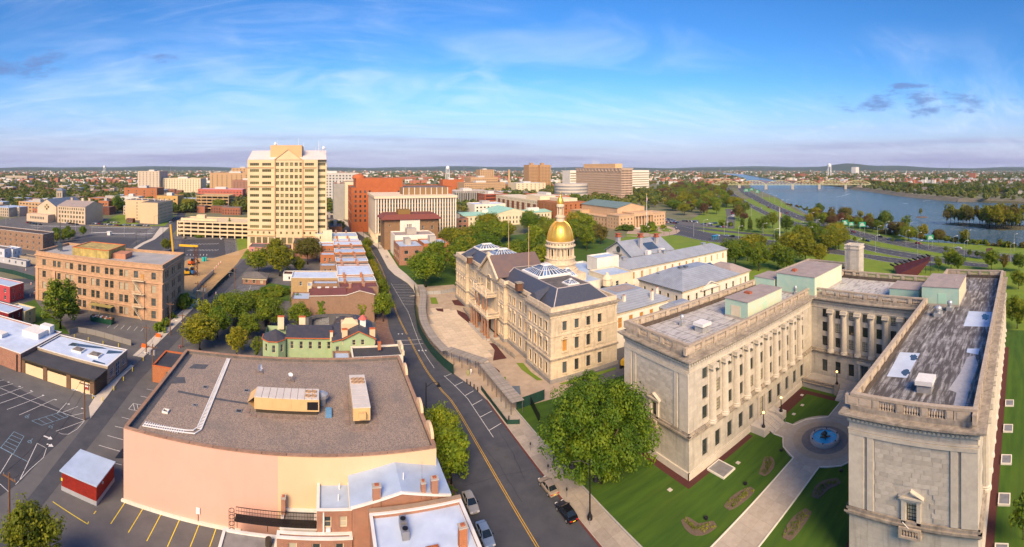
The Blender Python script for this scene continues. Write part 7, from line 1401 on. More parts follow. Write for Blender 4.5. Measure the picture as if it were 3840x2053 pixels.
for nm,x0,y0,x1,y1,h,zr in(('left_wing',127,392,168,425,10,11.6),('right_wing',186,396,222,425,10,11.6),('centre',160,390,194,430,11.5,15.5)):
 W=rows(x1-x0,9,1.4,[1.4,5.6],2.6);q=MB()
 for k,(a,b)in faces(x0,y0,x1,y1).items():wall(q,a,b,0,h,W if k in 'S' else(),.3)
 q.build(nm,CREAMP,lb);windows(lb,(x0,y0),(x1,y0),W,.3,'plain',CREAMP,DARKG);q=MB();gable(q,x0,y0,x1,y1,h,zr,'y' if nm=='centre' else 'x',.6,.3);q.build('roof',GRC,lb)
q=MB();q.poly([(160,389.8,11.5),(194,389.8,11.5),(177,389.8,15.4)]);q.build('pediment',CREAMP,lb)
for x in(150,200,206):plain(lb,'roof_unit',x,404,11,x+6,410,14,WHITEW)
ht=thing('hotel','long brown and cream hotel with rows of small windows','building',(243,470,0));q=MB();W=rows(123,30,1.4,[3+3.1*k for k in range(5)],1.7);wall(q,(226,556),(226,433),0,18.5,W,.3);windows(ht,(226,556),(226,433),W[::1],.3,'plain',DARKM,DARKG)
wall(q,(226,433),(260,433),0,18.5);wall(q,(260,433),(260,556),0,18.5);q.poly(rect(226,433,260,556,18.3));q.build('wall',CREAMP,ht)
for k in range(8):plain(ht,'brown_bay',225.2,438+k*14.6,0,225.998,444+k*14.6,14.2,surf('brown_bay',(.19,.075,.045),(.16,.065,.04),.4,.9))
q=MB();HB=surf('hotel_brick',(.36,.14,.06),(.31,.12,.05),.3,.9);W2=rows(45,6,1.2,[8+3.1*k for k in range(3)],2.2)+[(6+11*k,12+11*k,.2,6)for k in range(4)];wall(q,(225,433),(225,388),0,19.2,W2,.4);windows(ht,(225,433),(225,388),W2,.4,'plain',DARKM,DARKG);wall(q,(225,388),(262,388),0,19.2,rows(37,6,1.2,[4,8,12,15],2),.4);wall(q,(262,388),(262,433),0,19.2);wall(q,(262,433),(225,433),0,19.2);q.poly(rect(225,388,262,433,19));q.build('end_block',HB,ht);plain(ht,'roof_house',232,440,18.4,252,475,23,CREAMP);plain(ht,'roof_house',236,400,19.2,256,425,22.5,CREAMP)
mu=thing('memorial_theatre','tan stone memorial theatre with green gable roof and columned portico','building',(269,348,0));MT=surf('theatre_stone',(.56,.38,.23),(.50,.34,.21),.2,.85,stain=.2)
def seg(nm,x0,y0,x1,y1,h,W=None):
 q=MB()
 for k,(a,b)in faces(x0,y0,x1,y1).items():
  w=(W or{}).get(k,[]);wall(q,a,b,0,h,w,.4)
  if w:windows(mu,a,b,w,.4,'plain',DARKM,DARKG)
 q.poly(rect(x0,y0,x1,y1,h));q.build(nm,MT,mu);q=MB();q.ring(x0,y0,x1,y1,h-.5,h+.3,.3,.4);q.build('cornice',MT,mu)
seg('side_wing',241.5,326,252,372,9.5,{'W':rows(46,9,1.3,[1.6,5.4],2.2)});seg('rear_pavilion',240,372,254,390,12.2,{'W':rows(18,3,1.4,[1.6,6],2.8)});seg('front_pavilion',240.5,308,258,326,12.4,{'W':rows(18,4,1.2,[1.4,4.6,8],1.7),'S':rows(17.5,4,1.2,[1.4,4.6,8],1.7)});seg('front_pavilion',281,308,297,326,12.4,{'S':rows(16,4,1.2,[1.4,4.6,8],1.7)})
seg('portico_block',258,311.5,281,326,13.6);seg('side_wing',286,326,296.5,372,9.5);q=MB();q.box(258,308,10.6,281,311.4,13.6);q.build('entablature',MT,mu)
for k in range(6):q=MB();q.cyl(260+k*3.8,309,.8,10.6,.75,.65,14);q.build('column',MT,mu)
for k in range(5):plain(mu,'door',261+k*3.8,311.3,.8,263+k*3.8,311.49,5.4,DARKM)
q=MB()
for k,(a,b)in faces(252.3,325.5,285.7,386).items():wall(q,a,b,9,17.4)
q.poly([(252.3,325.5,17.4),(285.7,325.5,17.4),(269,325.5,21.2)]);q.build('auditorium',MT,mu);q=MB();gable(q,252.3,325.5,285.7,386,17.45,21.4,'y',.7,.3);q.build('roof',surf('grey_green_roof',(.17,.24,.22),(.14,.20,.19),.1,.6),mu)
q=MB()
for k in range(5):q.box(257,305.5-k*1.0,0,282,308,.8-.16*k)
q.build('steps',CONCL,mu)
sc=thing('old_school','pale stone school with arched top windows and pinkish roof','building',(-236,386,0));q=MB();W=rows(32.5,9,1.9,[1.0,5.4,9.6],2.5)+wrow(32.5,12,1.3,13.2,2.2)
for k,(a,b)in faces(-252,368,-219.5,404).items():wall(q,a,b,0,16.6,W if k=='S' else(),.3)
for x in(-252,-219.5):q.poly([(x,368,16.6),(x,404,16.6),(x,386,21)])
windows(sc,(-252,368),(-219.5,368),W,.3,'sash',CREAMP,GOLDG);q.build('wall',surf('school_stone',(.58,.46,.33),(.52,.41,.3),.2,.9),sc);q=MB();gable(q,-252,368,-219.5,404,16.7,21.2,'x',.3,.3);q.build('roof',PINKTOP,sc)
for x in(-246,-233,-225):chimney(sc,x,386,19,24,2.4,1.6,CREAMF)
ch=thing('church','pale stone church with blue slate roof and cross window','church',(-270,390,0));q=MB()
for k,(a,b)in faces(-280,372,-256,425).items():wall(q,a,b,0,15)
q.poly([(-280,372,15),(-256,372,15),(-268,372,22)]);q.build('wall',surf('school_stone'),ch);q=MB();gable(q,-280,372,-256,425,15.1,22.2,'y',.4,.3);q.build('roof',surf('church_slate',(.16,.20,.26),(.13,.165,.22),.4,.6),ch);plain(ch,'porch',-285,360,0,-258,371.9,7.5,surf('school_stone'))
for i in range(9):plain(ch,'slit_window',-280+i*2,359.9,3,-279+i*2,359.998,5.4,DARKG)
for x,z in((-270,14.5),(-266,14.5),(-268,16.5),(-268,12.5)):q=MB();q.lathe(0,0,[(1.1,0),(1.1,.1),(.01,.11)],12,cap=False);o=place('round_window',q.mesh('round_window',GOLDG),ch,(x,371.95,z));o.rotation_euler=(rad(90),0,0)
bt=thing('bell_tower','square pale bell tower with slate cap and gold cross','tower',(-306,455,0));q=MB()
for k,(a,b)in faces(-310.5,451,-301.5,460).items():wall(q,a,b,0,27,[(2,3.4,19,24),(5.6,7,19,24),(3.2,5.8,11,13.6)],.5);windows(bt,a,b,[(2,3.4,19,24),(5.6,7,19,24)],.5,'plain',CREAMP,DARKG)
q.build('wall',CREAMF,bt);q=MB();hip(q,-310.5,451,-301.5,460,27,30.5,.6);q.build('roof',surf('church_slate'),bt);q=MB();q.box(-306.2,455.3,30.5,-305.8,455.7,35);q.box(-307,455.3,33.2,-305,455.7,33.6);q.build('cross',GOLD,bt)
APB=surf('blank_cream',(.62,.46,.29),(.57,.43,.27),.1,.9)
apt=block('blank_apartments','blank walled cream apartment block with small side windows','building',-177,402,-158,446,20.6,APB,TARR,{'E':rows(44,11,1.6,[1.2+3.2*k for k in range(6)],1.5)},.5,style='plain',fm=CREAMP);block('','','',-204,425,-177.1,452,20.9,APB,TARR,{'S':rows(27,1,1.2,[1.2+3.2*k for k in range(6)],1.5)},.5,root=apt,partname='side_block',style='plain')
for i in range(9):q=MB();q.cyl(-200+i*4.6,430+(i%3)*4,20,22.4,.3);q.build('vent',WHITEPL,apt)
for i,(c,x,y,w,d,h,rm,lab)in enumerate((('c1',1100,690,30,16,9,surf('grey_shingle'),'dark red brick hall with grey roof beside the school'),('c1',1335,770,7,6,4,PINKTOP,'tiny brick hut on the apartment lawn'))):boxpx('brick_hall',lab,c,(x,y),w,d,h,BRICKD,rm,3,1)
mp=thing('stone_chapel','sandstone chapel with arched door behind the round tree','church',(-196,470,0));q=MB();q.box(-206,470,0,-190,490,13);q.box(-200,467,0,-196,470,18);q.build('wall',surf('school_stone'),mp);q=MB();gable(q,-206,470,-190,490,13,18,'y',.3,.3);q.build('roof',surf('church_slate'),mp)
# far town, woods, hills, bridge
def inpoly(x,y,P):
 c=False;j=len(P)-1
 for i in range(len(P)):
  if(P[i][1]>y)!=(P[j][1]>y)and x<(P[j][0]-P[i][0])*(y-P[i][1])/(P[j][1]-P[i][1])+P[i][0]:c=not c
  j=i
 return c
RIV=NEARB+FARB
SIDE=[(140,-200),(300,-200),(312,10),(322,76),(378,129),(446,232),(502,273),(690,423),(1060,745),(960,800),(700,560),(480,420),(330,320),(225,290),(140,230)]
FOOT+=[(-51,290,2,335),(-118,335,-56,374),(-164,543,-118,588),(36,319,99,373),(38,290,79,316),(444,562,501,701),(498,998,560,1038),(126,388,223,430),(224,386,264,558),(239,300,298,391),(-254,366,-218,406),(-286,358,-255,427),(-312,450,-300,462),(50,95,112,185),(104,140,190,185),(112,105,162,136)]
ROADS=[(smoothline(STR_C,60),16),(PP('c1',[(1500,990),(1640,870),(1790,690),(1850,600),(1960,450)]),14),(PP('c1',[(0,865),(880,912),(1560,915)]),9)]
LOTS=[[(p[0],p[1])for p in P]for P in(PP('c1',[(0,842),(290,780),(890,790),(1540,800),(1640,790),(1470,905),(700,885),(0,860)]),PP('c1',[(1755,930),(2365,925),(2372,1110),(1680,1075)]),PP('c1',[(440,985),(880,920),(1380,935),(1280,1030),(730,1060),(440,1045)]),PP('c1',[(1000,775),(1180,690),(1760,690),(1660,800)]))]
def free(x,y,m=3.0,side=True):
 if inpoly(x,y,RIV)or(side and inpoly(x,y,SIDE)):return False
 for a,b,c,d in FOOT:
  if a-m<x<c+m and b-m<y<d+m:return False
 if-140<x<150 and y<345:return False
 for P in LOTS:
  if inpoly(x,y,P):return False
 for P,w in ROADS:
  for p in P:
   if abs(p[0]-x)<w and abs(p[1]-y)<w:return False
 return True
rr=random.Random(21)
HM=[]
for k,(w,d,h,wm,rm,pitched)in enumerate(((14,10,8,BRICKF,TARR,0),(10,9,7,WHITEF,surf('grey_shingle'),1),(22,11,8.5,BRICKF,surf('town_roof',(.22,.19,.17),(.17,.15,.14),.3,.9,rnd=.3),0),(12,10,7.5,CREAMF,surf('town_roof'),1),(26,14,10,CREAMF,SROOF,0),(18,9,9,BRICKF,surf('town_roof'),1))):
 q=MB();n=int(w/3);q.mat(0);q.box(-w/2,-d/2,0,w/2,d/2,h,False);q.mat(1)
 if pitched:gable(q,-w/2,-d/2,w/2,d/2,h,h+d*.3,'x' if k%2 else 'y',.4,.2)
 else:q.box(-w/2-.1,-d/2-.1,h,w/2+.1,d/2+.1,h+.3)
 q.mat(2)
 for r in range(int(h/3.3)):
  for i in range(n):x=-w/2+w*(i+.5)/n;q.box(x-.55,-d/2-.06,1+r*3.3,x+.55,-d/2-.003,2.7+r*3.3);q.box(x-.7,-d/2-.1,.85+r*3.3,x+.7,-d/2-.003,.99+r*3.3)
 q.mat(0)
 for i in range(2):q.box(-w*.3+i*w*.5,-.4,h-.2,-w*.3+.9+i*w*.5,.4,h+(d*.3+.9 if pitched else 1.6))
 HM.append((q.mesh('town_house',[wm,rm,DARKG]),('flat roofed brick row house','white gabled house','long flat roofed brick terrace','cream gabled house','wide cream flat roofed building','brick house with pitched roof')[k]))
got=[];tries=0
while len(got)<290 and tries<9000:
 tries+=1;z=rr.random();u,v=(rr.uniform(-40,905),812-140*rr.random()**1.2)if z<.66 else((rr.uniform(1225,2160),rr.uniform(658,745))if z<.82 else(rr.uniform(2900,3860),rr.uniform(658,728)))
 x,y=at(u,v);dd=math.hypot(x,y)
 if not free(x,y,9)or any(abs(x-a)<15 and abs(y-b)<12 for a,b,_ in got):continue
 got.append((x,y,u))
for x,y,u in got:
 me,lab=HM[rr.choice([0,2,2,3,5,0,4]if u<2500 else[1,1,3,1,5,0])];zone='in the town left of the office tower' if u<910 else('in the town beyond the capitol' if u<2500 else 'on the far river bank')
 o=place('town_house',me,None,(x,y,0),rr.choice([0,0,.05,-.08,1.57]));tag(o,lab+' among trees '+zone,'house','distant houses '+zone)
 FOOT.append((x-8,y-6,x+8,y+6))
q=MB()
for i in range(3600):
 v=636+56*rr.random()**1.3;u=rr.uniform(-80,3920);x,y=at(u,v)
 if inpoly(x,y,RIV)or inpoly(x,y,SIDE)or math.hypot(x,y)<800:continue
 w,d,h=rr.uniform(9,26),rr.uniform(8,14),rr.uniform(7,13);q.c=rr.choice([0,0,0,1,2,2]);q.box(x-w/2,y-d/2,0,x+w/2,y+d/2,h,False);q.c=rr.choice([3,3,4]);q.poly(rect(x-w/2-.2,y-d/2-.2,x+w/2+.2,y+d/2+.2,h+.1))
struct(q.build('distant_town',[BRICKF,CREAMF,WHITEF,surf('town_roof'),SROOF]),'stuff','far roofs of the town spread to the horizon')
def woods(name,n,v0,v1,pw,per,size,lab,ok):
 rg=np.random.default_rng(n);C=[];k=0
 while len(C)<n and k<n*6:
  k+=1;u=rg.uniform(-150,3990);v=v0+(v1-v0)*rg.random()**pw;x,y=at(u,v)
  if math.sin(x*.011+2)+math.sin(y*.013)+math.sin((x+y)*.006)+rg.uniform(-1.2,1.8)<-.4 or not ok(x,y):continue
  C.append((x,y,rg.uniform(8,14.5)))
 C=np.array(C);m=len(C);o=rg.normal(size=(m,per,3));o/=np.linalg.norm(o,axis=2)[:,:,None];r=C[:,2][:,None,None]*np.array([.42,.42,.42])*rg.uniform(.6,1,(m,per,1))
 p=np.concatenate([C[:,:2],C[:,2:3]*.58],1)[:,None,:]+o*r;nn=o+rg.normal(scale=.4,size=o.shape)+np.array([0,0,.3]);nn/=np.linalg.norm(nn,axis=2)[:,:,None]
 a=np.cross(nn,rg.normal(size=nn.shape));a/=np.linalg.norm(a,axis=2)[:,:,None]+1e-9;b=np.cross(nn,a);s=C[:,2][:,None,None]*size*rg.uniform(.7,1.3,(m,per,1))
 V=np.stack([p-a*s,p-b*s*.8,p+a*s,p+b*s*.8],2).reshape(-1,3);ob=bpy.data.objects.new(name,quads_mesh(name,V,FLEAF));COL.objects.link(ob);struct(ob,'stuff',lab)
woods('distant_woods',11000,634,676,1.0,16,.30,'far woods reaching to the horizon',lambda x,y:not inpoly(x,y,RIV)and not inpoly(x,y,SIDE))
woods('town_woods',7200,660,800,1.5,80,.12,'trees filling the gaps between the far houses',lambda x,y:free(x,y,2.0))
for k,(d0,z0,am)in enumerate(((9000,52,22),(14000,70,40))):
 q=MB();n=240;A=[]
 for i in range(n+1):
  a=rad(-150+330*i/n);z=z0+am*(.5*math.sin(i*.21+k)+.3*math.sin(i*.47+1)+.2*math.sin(i*1.1));ub=1920+(a-YAW)/K
  if k==0:z+=85*math.exp(-((ub-3180)/75)**2)+35*math.exp(-((ub-3380)/90)**2)
  A.append((math.sin(a),math.cos(a),max(z,25)))
 for i in range(n):
  for f0,h0,f1,h1 in((.86,0,.96,.8),(.96,.8,1.0,1.0),(1.0,1.0,1.1,.2)):
   (a,b,z),(c,e,w)=A[i],A[i+1];q.poly([(a*d0*f0,b*d0*f0,z*h0),(c*d0*f0,e*d0*f0,w*h0),(c*d0*f1,e*d0*f1,w*h1),(a*d0*f1,b*d0*f1,z*h1)])
 struct(q.build('hills',surf('hill_woods',(.030,.048,.022),(.045,.060,.026),.004,.95,detail=8)))
q=MB();Lv=[at(3181,703)]+[at(u,v)for u,v in((3290,718),(3384,731),(3592,750))]+[(742,55),(708,-60),(650,-300)]
for a,b in zip(Lv,Lv[1:]):
 for(o0,z0,o1,z1)in((-6,-3.4,6,2.6),(6,2.6,12,2.6),(12,2.6,18,0)):
  t=(Vector(b)-Vector(a)).normalized();n_=Vector((-t.y,t.x))*-1;n_=n_ if n_.x>0 else-n_;q.poly([(a[0]+n_.x*o0,a[1]+n_.y*o0,z0),(b[0]+n_.x*o0,b[1]+n_.y*o0,z0),(b[0]+n_.x*o1,b[1]+n_.y*o1,z1),(a[0]+n_.x*o1,a[1]+n_.y*o1,z1)])
struct(q.build('levee',surf('levee_stone',(.20,.17,.135),(.14,.135,.09),.1,.95)))
def bridge(lab,A,B,n,zd,rise,mat,piers):
 A,B=Vector(A),Vector(B);t=thing('truss_bridge',lab,'bridge',(*A.lerp(B,.5),0));tv=(B-A).normalized();nv=Vector((-tv.y,tv.x));q=MB()
 P=[A+nv*6,B+nv*6,B-nv*6,A-nv*6];q.prism([(p.x,p.y)for p in P],zd-1.4,zd,bottom=True);q.build('deck',mat,t)
 for i in range(n):
  a,b=A.lerp(B,i/n),A.lerp(B,(i+1)/n)
  for s in(-6,6):
   q=MB();T=[(a.lerp(b,f)+nv*s,zd+rise*(.25+.75*math.sin(math.pi*f))if 0<f<1 else zd)for f in np.linspace(0,1,9)];Z=[(p.x,p.y,z)for p,z in T];q.tube(Z,.7,4)
   for j in range(1,8):q.tube([Z[j],(Z[j][0],Z[j][1],zd)],.4,4);q.tube([Z[j],(Z[j+(1 if j<4 else-1)][0],Z[j+(1 if j<4 else-1)][1],zd)],.35,4)
   q.build('truss',mat,t)
  if piers and i:q=MB();q.obox(a.x,a.y,-4,7,16,zd+2.5,math.atan2(tv.y,tv.x));q.build('pier',CONC,t)
bridge('pale yellow arched truss bridge across the river',(925,772),(1150,408),6,9.5,11,surf('bridge_yellow',(.46,.46,.24),(.40,.40,.22),.2,.7),True);bridge('rust red truss railway bridge behind the pale yellow one',(1010,860),(1262,452),5,10,7,surf('bridge_rust',(.26,.10,.06),None,1,.8),False)
def watertower(u,d,zt,r,lab,stem=False):
 x,y=ray(u,d);t=thing('water_tower',lab,'water tower',(x,y,0));q=MB();q.lathe(x,y,[(.5,zt-r*2.1),(r*.8,zt-r*1.7),(r,zt-r),(r*.75,zt-r*.25),(.2,zt)],16);q.build('tank',WHITEPL,t)
 for i in range(6):a=i*1.047;q=MB();q.tube([(x+r*1.25*math.cos(a),y+r*1.25*math.sin(a),0),(x+r*.85*math.cos(a),y+r*.85*math.sin(a),zt-r*1.4)],r*.1,5);q.build('leg',WHITEPL,t)
watertower(3110,2600,80,12,'white bulb water tower beyond the river');watertower(1679,1700,62,7.5,'white water tower above the old factory roofs');watertower(392,3200,70,10,'small water tower on the far left horizon')
x,y=ray(1909,985);st_=thing('factory_chimney','tall tapering tan factory chimney behind the hotel','chimney',(x,y,0));q=MB();q.cyl(x,y,0,50,3.4,2.2,16);q.build('shaft',surf('tan_far'),st_);q=MB();q.lathe(x,y,[(2.2,49),(2.7,49.5),(2.7,51),(2.2,51)],16);q.build('cap',CREAMF,st_)
for(u,d,w,dd,h,wm,lab)in((1800,1900,190,60,17,BRICKF,'long brick factory near the white water tower'),(1560,1900,150,60,15,BRICKF,'dark brick factory left of the white water tower'),(1790,1250,120,50,13,WHITEF,'white arched roof hall beyond the tan offices'),(2330,1650,240,80,19,BRICKF,'red brick works beyond the tan apartment tower'),(60,1900,120,50,20,CREAMF,'cream works on the far left horizon'),(1010-40,1050,46,40,60,surf('tan_far'),'domed tan block left of the office tower'),(3010,2300,60,30,24,BRICKF,'pink and red block beyond the yellow bridge'),(3215,3900,80,40,60,WHITEF,'white plant beyond the river below the hill'),(3660,2000,50,30,30,BRICKF,'red brick block on the right horizon'),(2560,1500,150,50,9,WHITEF,'low white sheds near the river bend'),(2700,1700,130,40,12,surf('tan_far'),'low dark roofed offices by the river bend')):
 x,y=ray(u,d);block('far_building',lab,'building',x-w/2,y,x+w/2,y+dd,h,wm,surf('town_roof'),{'S':rows(w,max(3,int(w/9)),2.4,[2.5+4.2*k for k in range(max(1,int((h-3)/4.2)))][:3],2)},.4,style='plain',fm=CREAMF)
for u,d,z in((640,6000,90),(880,5000,85),(1180,5200,80),(1740,4200,80),(2120,6000,95),(2700,5200,90),(3200,4800,130),(3560,5000,90),(1520,2600,62),(1800,2600,66)):x,y=ray(u,d);q=MB();q.cyl(x,y,0,z,d*.0006,d*.0003,5);tag(q.build('mast',GREYM),'thin mast standing on the far horizon','mast','masts on the horizon')
# trees one can tell apart
proto_tree('hero',19,10.2,'round',LEAFS[0],215,230,.44,.65,.10,.66,31,cr=1.9,limbs=9)
tree('hero',45.2,63.2,18.8,'broad leafy street tree on the lawn before the limestone office wing',None,LEAFS[5],'maple_tree',wide=.95)
def tpx(key,c,x,y,h,lab,leaf=None,wide=1.0,name='tree',group=None,z=0):p=PX(c,x,y,z);return tree(key,p[0],p[1],h,lab,group,leaf,name,'tree',wide,z=z)
T=[('round2',-24,140,9,0,1.2,'bushy green tree between the memorial wall and the flowering tree'),('round',-34,139,10,5,1.1,'bright bushy tree behind the flowering tree'),('round',-26,162,9,0,1.2,'green tree behind the wide feathery tree'),('round',-36,166,7,0,1.1,'kerbside tree across from the tan block'),('round',22.0,81.0,10,5,.95,'upper one of two street trees beside the gravel-roofed hall'),('egg',21.7,74.0,10.5,5,1.25,'lower one of two street trees beside the gravel-roofed hall'),('small',19.9,69.2,3.6,5,1,'sapling beside the silver car'),('small',20,94.5,4.5,0,1,'sapling by the curved gables of the hall'),('round',-36.5,47.0,10,1,1.0,'bright yellow-green tree at the bottom left corner'),('round',-37,128.5,11,1,1.35,'yellow-flowering round tree left of the green house'),('round2',-25.5,127.5,9,1,1.0,'smaller yellow-green tree between flowering tree and green house'),('airy',-19.3,124.5,7.5,2,.8,'thin dark conifer-like tree against the green bay'),('wide',-31,150,12,0,1.15,'wide feathery tree behind the flowering tree'),('airy',-39,147,11,0,1.3,'loose tree by the side street kerb'),('round',-18.5,150,11,0,1.2,'round green tree left of the memorial colonnade'),('round2',-8.5,151,9.5,0,1.2,'low tree before the ivy gable'),('round',-10.5,170,7,0,.95,'dark round tree in the parking yard'),('wide',-20,176,5.5,0,.8,'low spreading tree in the middle of the yard'),('wide',-28,170,5.5,0,.9,'low thicket tree at the yard edge'),('round',-34,228,13.5,0,1.25,'green tree behind the brick garage'),('round2',-22.5,224,16.5,1,1.25,'tall yellow weeping tree beside the brick garage'),('round2',-28,256,15,1,1.1,'yellow tree before the tower'),('wide',-9.5,252,16,3,.95,'tall olive tree behind the terrace houses'),('round',-13,230,9,1,.9,'small yellow tree behind the terrace'),('round2',-38,246,9,0,1,'green tree by the construction fence'),('round',20.9,157,11,5,.9,'nearest street tree beside the blank brick gable'),('round2',22.6,178,10.5,0,1,'second street tree from the blank brick gable'),('round',23.0,191,10,1,.9,'third street tree from the blank brick gable'),('round2',23.4,206,10,1,.9,'fourth street tree from the blank brick gable'),('round',24.2,222,9,1,.85,'fifth street tree along the terrace'),('round2',25,244,9,0,.85,'sixth street tree along the terrace'),('round',25.2,262,9.5,1,.8,'seventh street tree along the terrace'),('round2',25.2,284,8.5,0,.8,'farthest street tree along the terrace')]
for key,x,y,h,lf,wd,lab in T:tree(key,x,y,h,lab,None,LEAFS[lf],'tree','tree',wd)
tpx('egg','b1',520,812,18.5,'dense egg-shaped tree in front of the tan stone block',LEAFS[0],1.35);tpx('wide','b3',222,455,17,'spreading park tree with visible forked trunk beside the capitol',LEAFS[5],1.05)
PARK=[(50,202),(60,212),(95,192),(128,200),(160,232),(205,268),(214,335),(135,345),(112,318),(90,302),(62,286),(48,262)]
LN=['green','yellow-green','deep green','olive','russet','bright green']
def lab_(lf,h,lo,hi,lab):return('short ' if h<lo+(hi-lo)/3 else 'tall ' if h>hi-(hi-lo)/3 else 'mid-height ')+LN[lf]+' '+lab.replace('tall ','')
def scatter(P,n,hr,keys,leaves,lab,group,gap,z=0,wide=1.0,okf=None,name='tree'):
 xs=[p[0]for p in P];ys=[p[1]for p in P];L=[];k=0
 while len(L)<n and k<n*60:
  k+=1;x,y=rr.uniform(min(xs),max(xs)),rr.uniform(min(ys),max(ys))
  if not inpoly(x,y,P)or any(math.hypot(x-a,y-b)<gap for a,b in L)or(okf and not okf(x,y)):continue
  L.append((x,y));lf=rr.choice(leaves);h_=rr.uniform(*hr);tree(rr.choice(keys),x,y,h_,lab_(lf,h_,*hr,lab),group,LEAFS[lf],name,'tree',wide*rr.uniform(.85,1.15),z=z)
scatter(PARK,34,(15,21),('round','round2','wide'),(0,5,5,1,0),'tall leafy tree in the park behind the capitol','trees in the capitol park',9.5,name='park_tree',okf=lambda x,y:not any(a-4<x<c+4 and b-4<y<d+4 for a,b,c,d in FOOT))
scatter(PP('c4',[(0,400),(140,340),(280,345),(420,330),(520,420),(620,500),(520,530),(420,440),(420,520),(240,500),(170,520),(0,500)]),60,(13,19),('round','round2','wide','round'),(0,5,1,3,1,5,4,1),'tree in the belt between theatre car park and freeway','trees between theatre and freeway',9)
scatter(PP('c4',[(-60,330),(0,300),(420,290),(430,330),(300,345),(0,400),(-60,380)]),60,(12,18),('round','round2','wide'),(5,1,3,4,1,0),'tree in the green belt below the grid office','trees below the grid office',11)
for c,x,y,h,k,lf,lab in(('c4',545,610,12,'cone',2,'dark pointed tree left of the row by the slip road'),('c4',600,615,13,'cone',2,'second dark pointed tree by the slip road'),('c4',695,625,14.5,'round',0,'round green tree by the slip road'),('c4',765,590,16,'round2',0,'taller green tree left of the flagpole'),('c4',865,630,16.5,'round2',2,'dark tree right of the tall flagpole'),('c4',560,540,9,'wide',4,'russet tree above the slip road'),('c4',570,480,14,'round',2,'dark tree beside the freeway ramp'),('c4',480,420,13,'cone',2,'tall dark tree at the freeway bend'),('f4',1400,1060,17,'wide',0,'big green tree behind the grey hipped wing'),('f4',1560,960,16,'round',1,'yellow-green tree behind the grey hipped wing'),('f4',1700,1090,15.5,'round',0,'round tree beside the far limestone parapet'),('f4',1660,880,14,'wide',1,'spreading yellowish tree before the slip road'),('f4',2120,960,18,'wide',1,'large yellow-green tree right of the tall flagpole'),('f4',2300,1000,17,'round',1,'yellow tree behind the green rooftop house'),('f4',1950,1060,15,'round',0,'green tree under the tall flagpole'),('f4',2480,1010,13,'round2',1,'yellow tree beside the chimney tower'),('f4',2060,1100,13,'round',0,'dark tree close behind the far parapet'),('c3',1640,985,15,'round',3,'olive tree right of the gold dome'),('c3',1530,985,11,'airy',0,'green tree just right of the gold dome'),('c3',1050,740,11,'round2',0,'round tree before the hotel end block'),('f4',510,850,6,'round',5,'bright bushy tree in the capitol back yard'),('f2',700,1377,9,'round',1,'bright tree at the street corner by the mansion'),('f2',300,1120,11,'round',0,'tree at the foot of the cream tower'),('f2',190,1120,12,'round2',2,'dark tree at the tower corner'),('f2',1620,1290,12,'round',0,'tree left of the cream slab end'),('c3',1380,630,22,'wide',0,'big pale green tree left of the theatre'),('c1',1185,670,22,'round',5,'tall round tree on the apartment lawn'),('c1',2310,900,14,'cone',2,'dark spruce before the parking garage'),('c1',1670,1060,9,'round',1,'small yellow tree at the avenue kerb'),('c1',1720,690,14,'round',5,'bright tree beside the far avenue'),('c1',1900,660,18,'wide',1,'yellow tree before the tan parking garage'),('c1',2200,660,17,'wide',0,'green trees crown before the tan parking garage'),('c1',835,905,9,'round2',5,'single bright tree in the big car park')):tpx(k,c,x,y,h,lab,LEAFS[lf])
scatter(PP('c1',[(380,960),(480,890),(720,870),(800,930),(640,975),(450,1000)]),16,(6,9),('round','round2'),(5,0,5),'bushy bright tree in the thicket beside the car park','thicket beside the car park',4.5)
ISL=[PX('c4',x,y,-3)for x,y in((1985,560),(2200,580),(2400,605),(2640,600),(2640,570),(2300,560),(2100,548))]
q=MB();q.prism(ISL,-4,-2.85);struct(q.build('river_island',surf('island_mud',(.12,.10,.06),(.08,.09,.04),.3,.95)))
scatter(ISL,44,(15,25),('egg','airy','airy','airy'),(1,3,1,1),'tall willow on the wooded river island','willows on the river island',3.4,-2.8,.95,name='willow_tree')
tpx('airy','c4',1830,506,11,'lone tree on a rock in the river',LEAFS[1],.7,z=-3);q=MB();p=PX('c4',1840,510,-3);q.lathe(p[0],p[1],[(9,-3.4),(6,-2.5),(1,-2.2)],9);tag(q.build('river_rock',BED),'low muddy rock under the lone river tree','rock')
for c,x,y,h,k,lf in(('c4',1100,500,12,'round',2),('c4',1190,520,11,'airy',3),('c4',1290,535,12,'wide',3),('c4',1400,540,10,'airy',1),('c4',1460,580,11,'round2',1),('c4',1577,600,14,'round',0),('c4',1720,625,13,'airy',5),('c4',1130,580,11,'round',0),('c4',1190,585,9,'wide',4),('c4',1030,560,9,'round',1),('c4',1650,630,6,'round2',0),('c4',1850,660,9,'round',1),('c4',1960,690,8,'wide',3),('c4',2150,695,8,'round',1),('c4',1060,500,7,'round',2),('c4',1210,665,6,'round2',2),('c4',1240,740,12,'wide',1),('c4',2050,880,9,'round',5),('c4',2100,900,8,'round',0),('c4',1960,900,7,'airy',0),('c4',2340,890,9,'round',5),('c4',2430,905,8,'airy',3),('c4',2540,900,8,'round',0),('b5',1870,810,9,'round',0),('b5',1880,470,7,'round',0),('e5',1440,1330,5,'small',5)):tpx(k,c,x,y,h*1.25,'riverside tree along the freeway and park, '+('olive' if lf==3 else 'green' if lf in(0,5)else 'yellow-green' if lf==1 else 'dark' if lf==2 else 'russet'),LEAFS[lf],group='riverside trees')
scatter(PP('c4',[(1020,508),(1500,592),(1800,682),(1780,692),(1480,612),(1060,528)]),26,(7,13),('round','round2','wide','airy'),(0,1,3,1,5,4),'tree on the strip between freeway and river','trees on the river strip',6,name='riverside_tree')
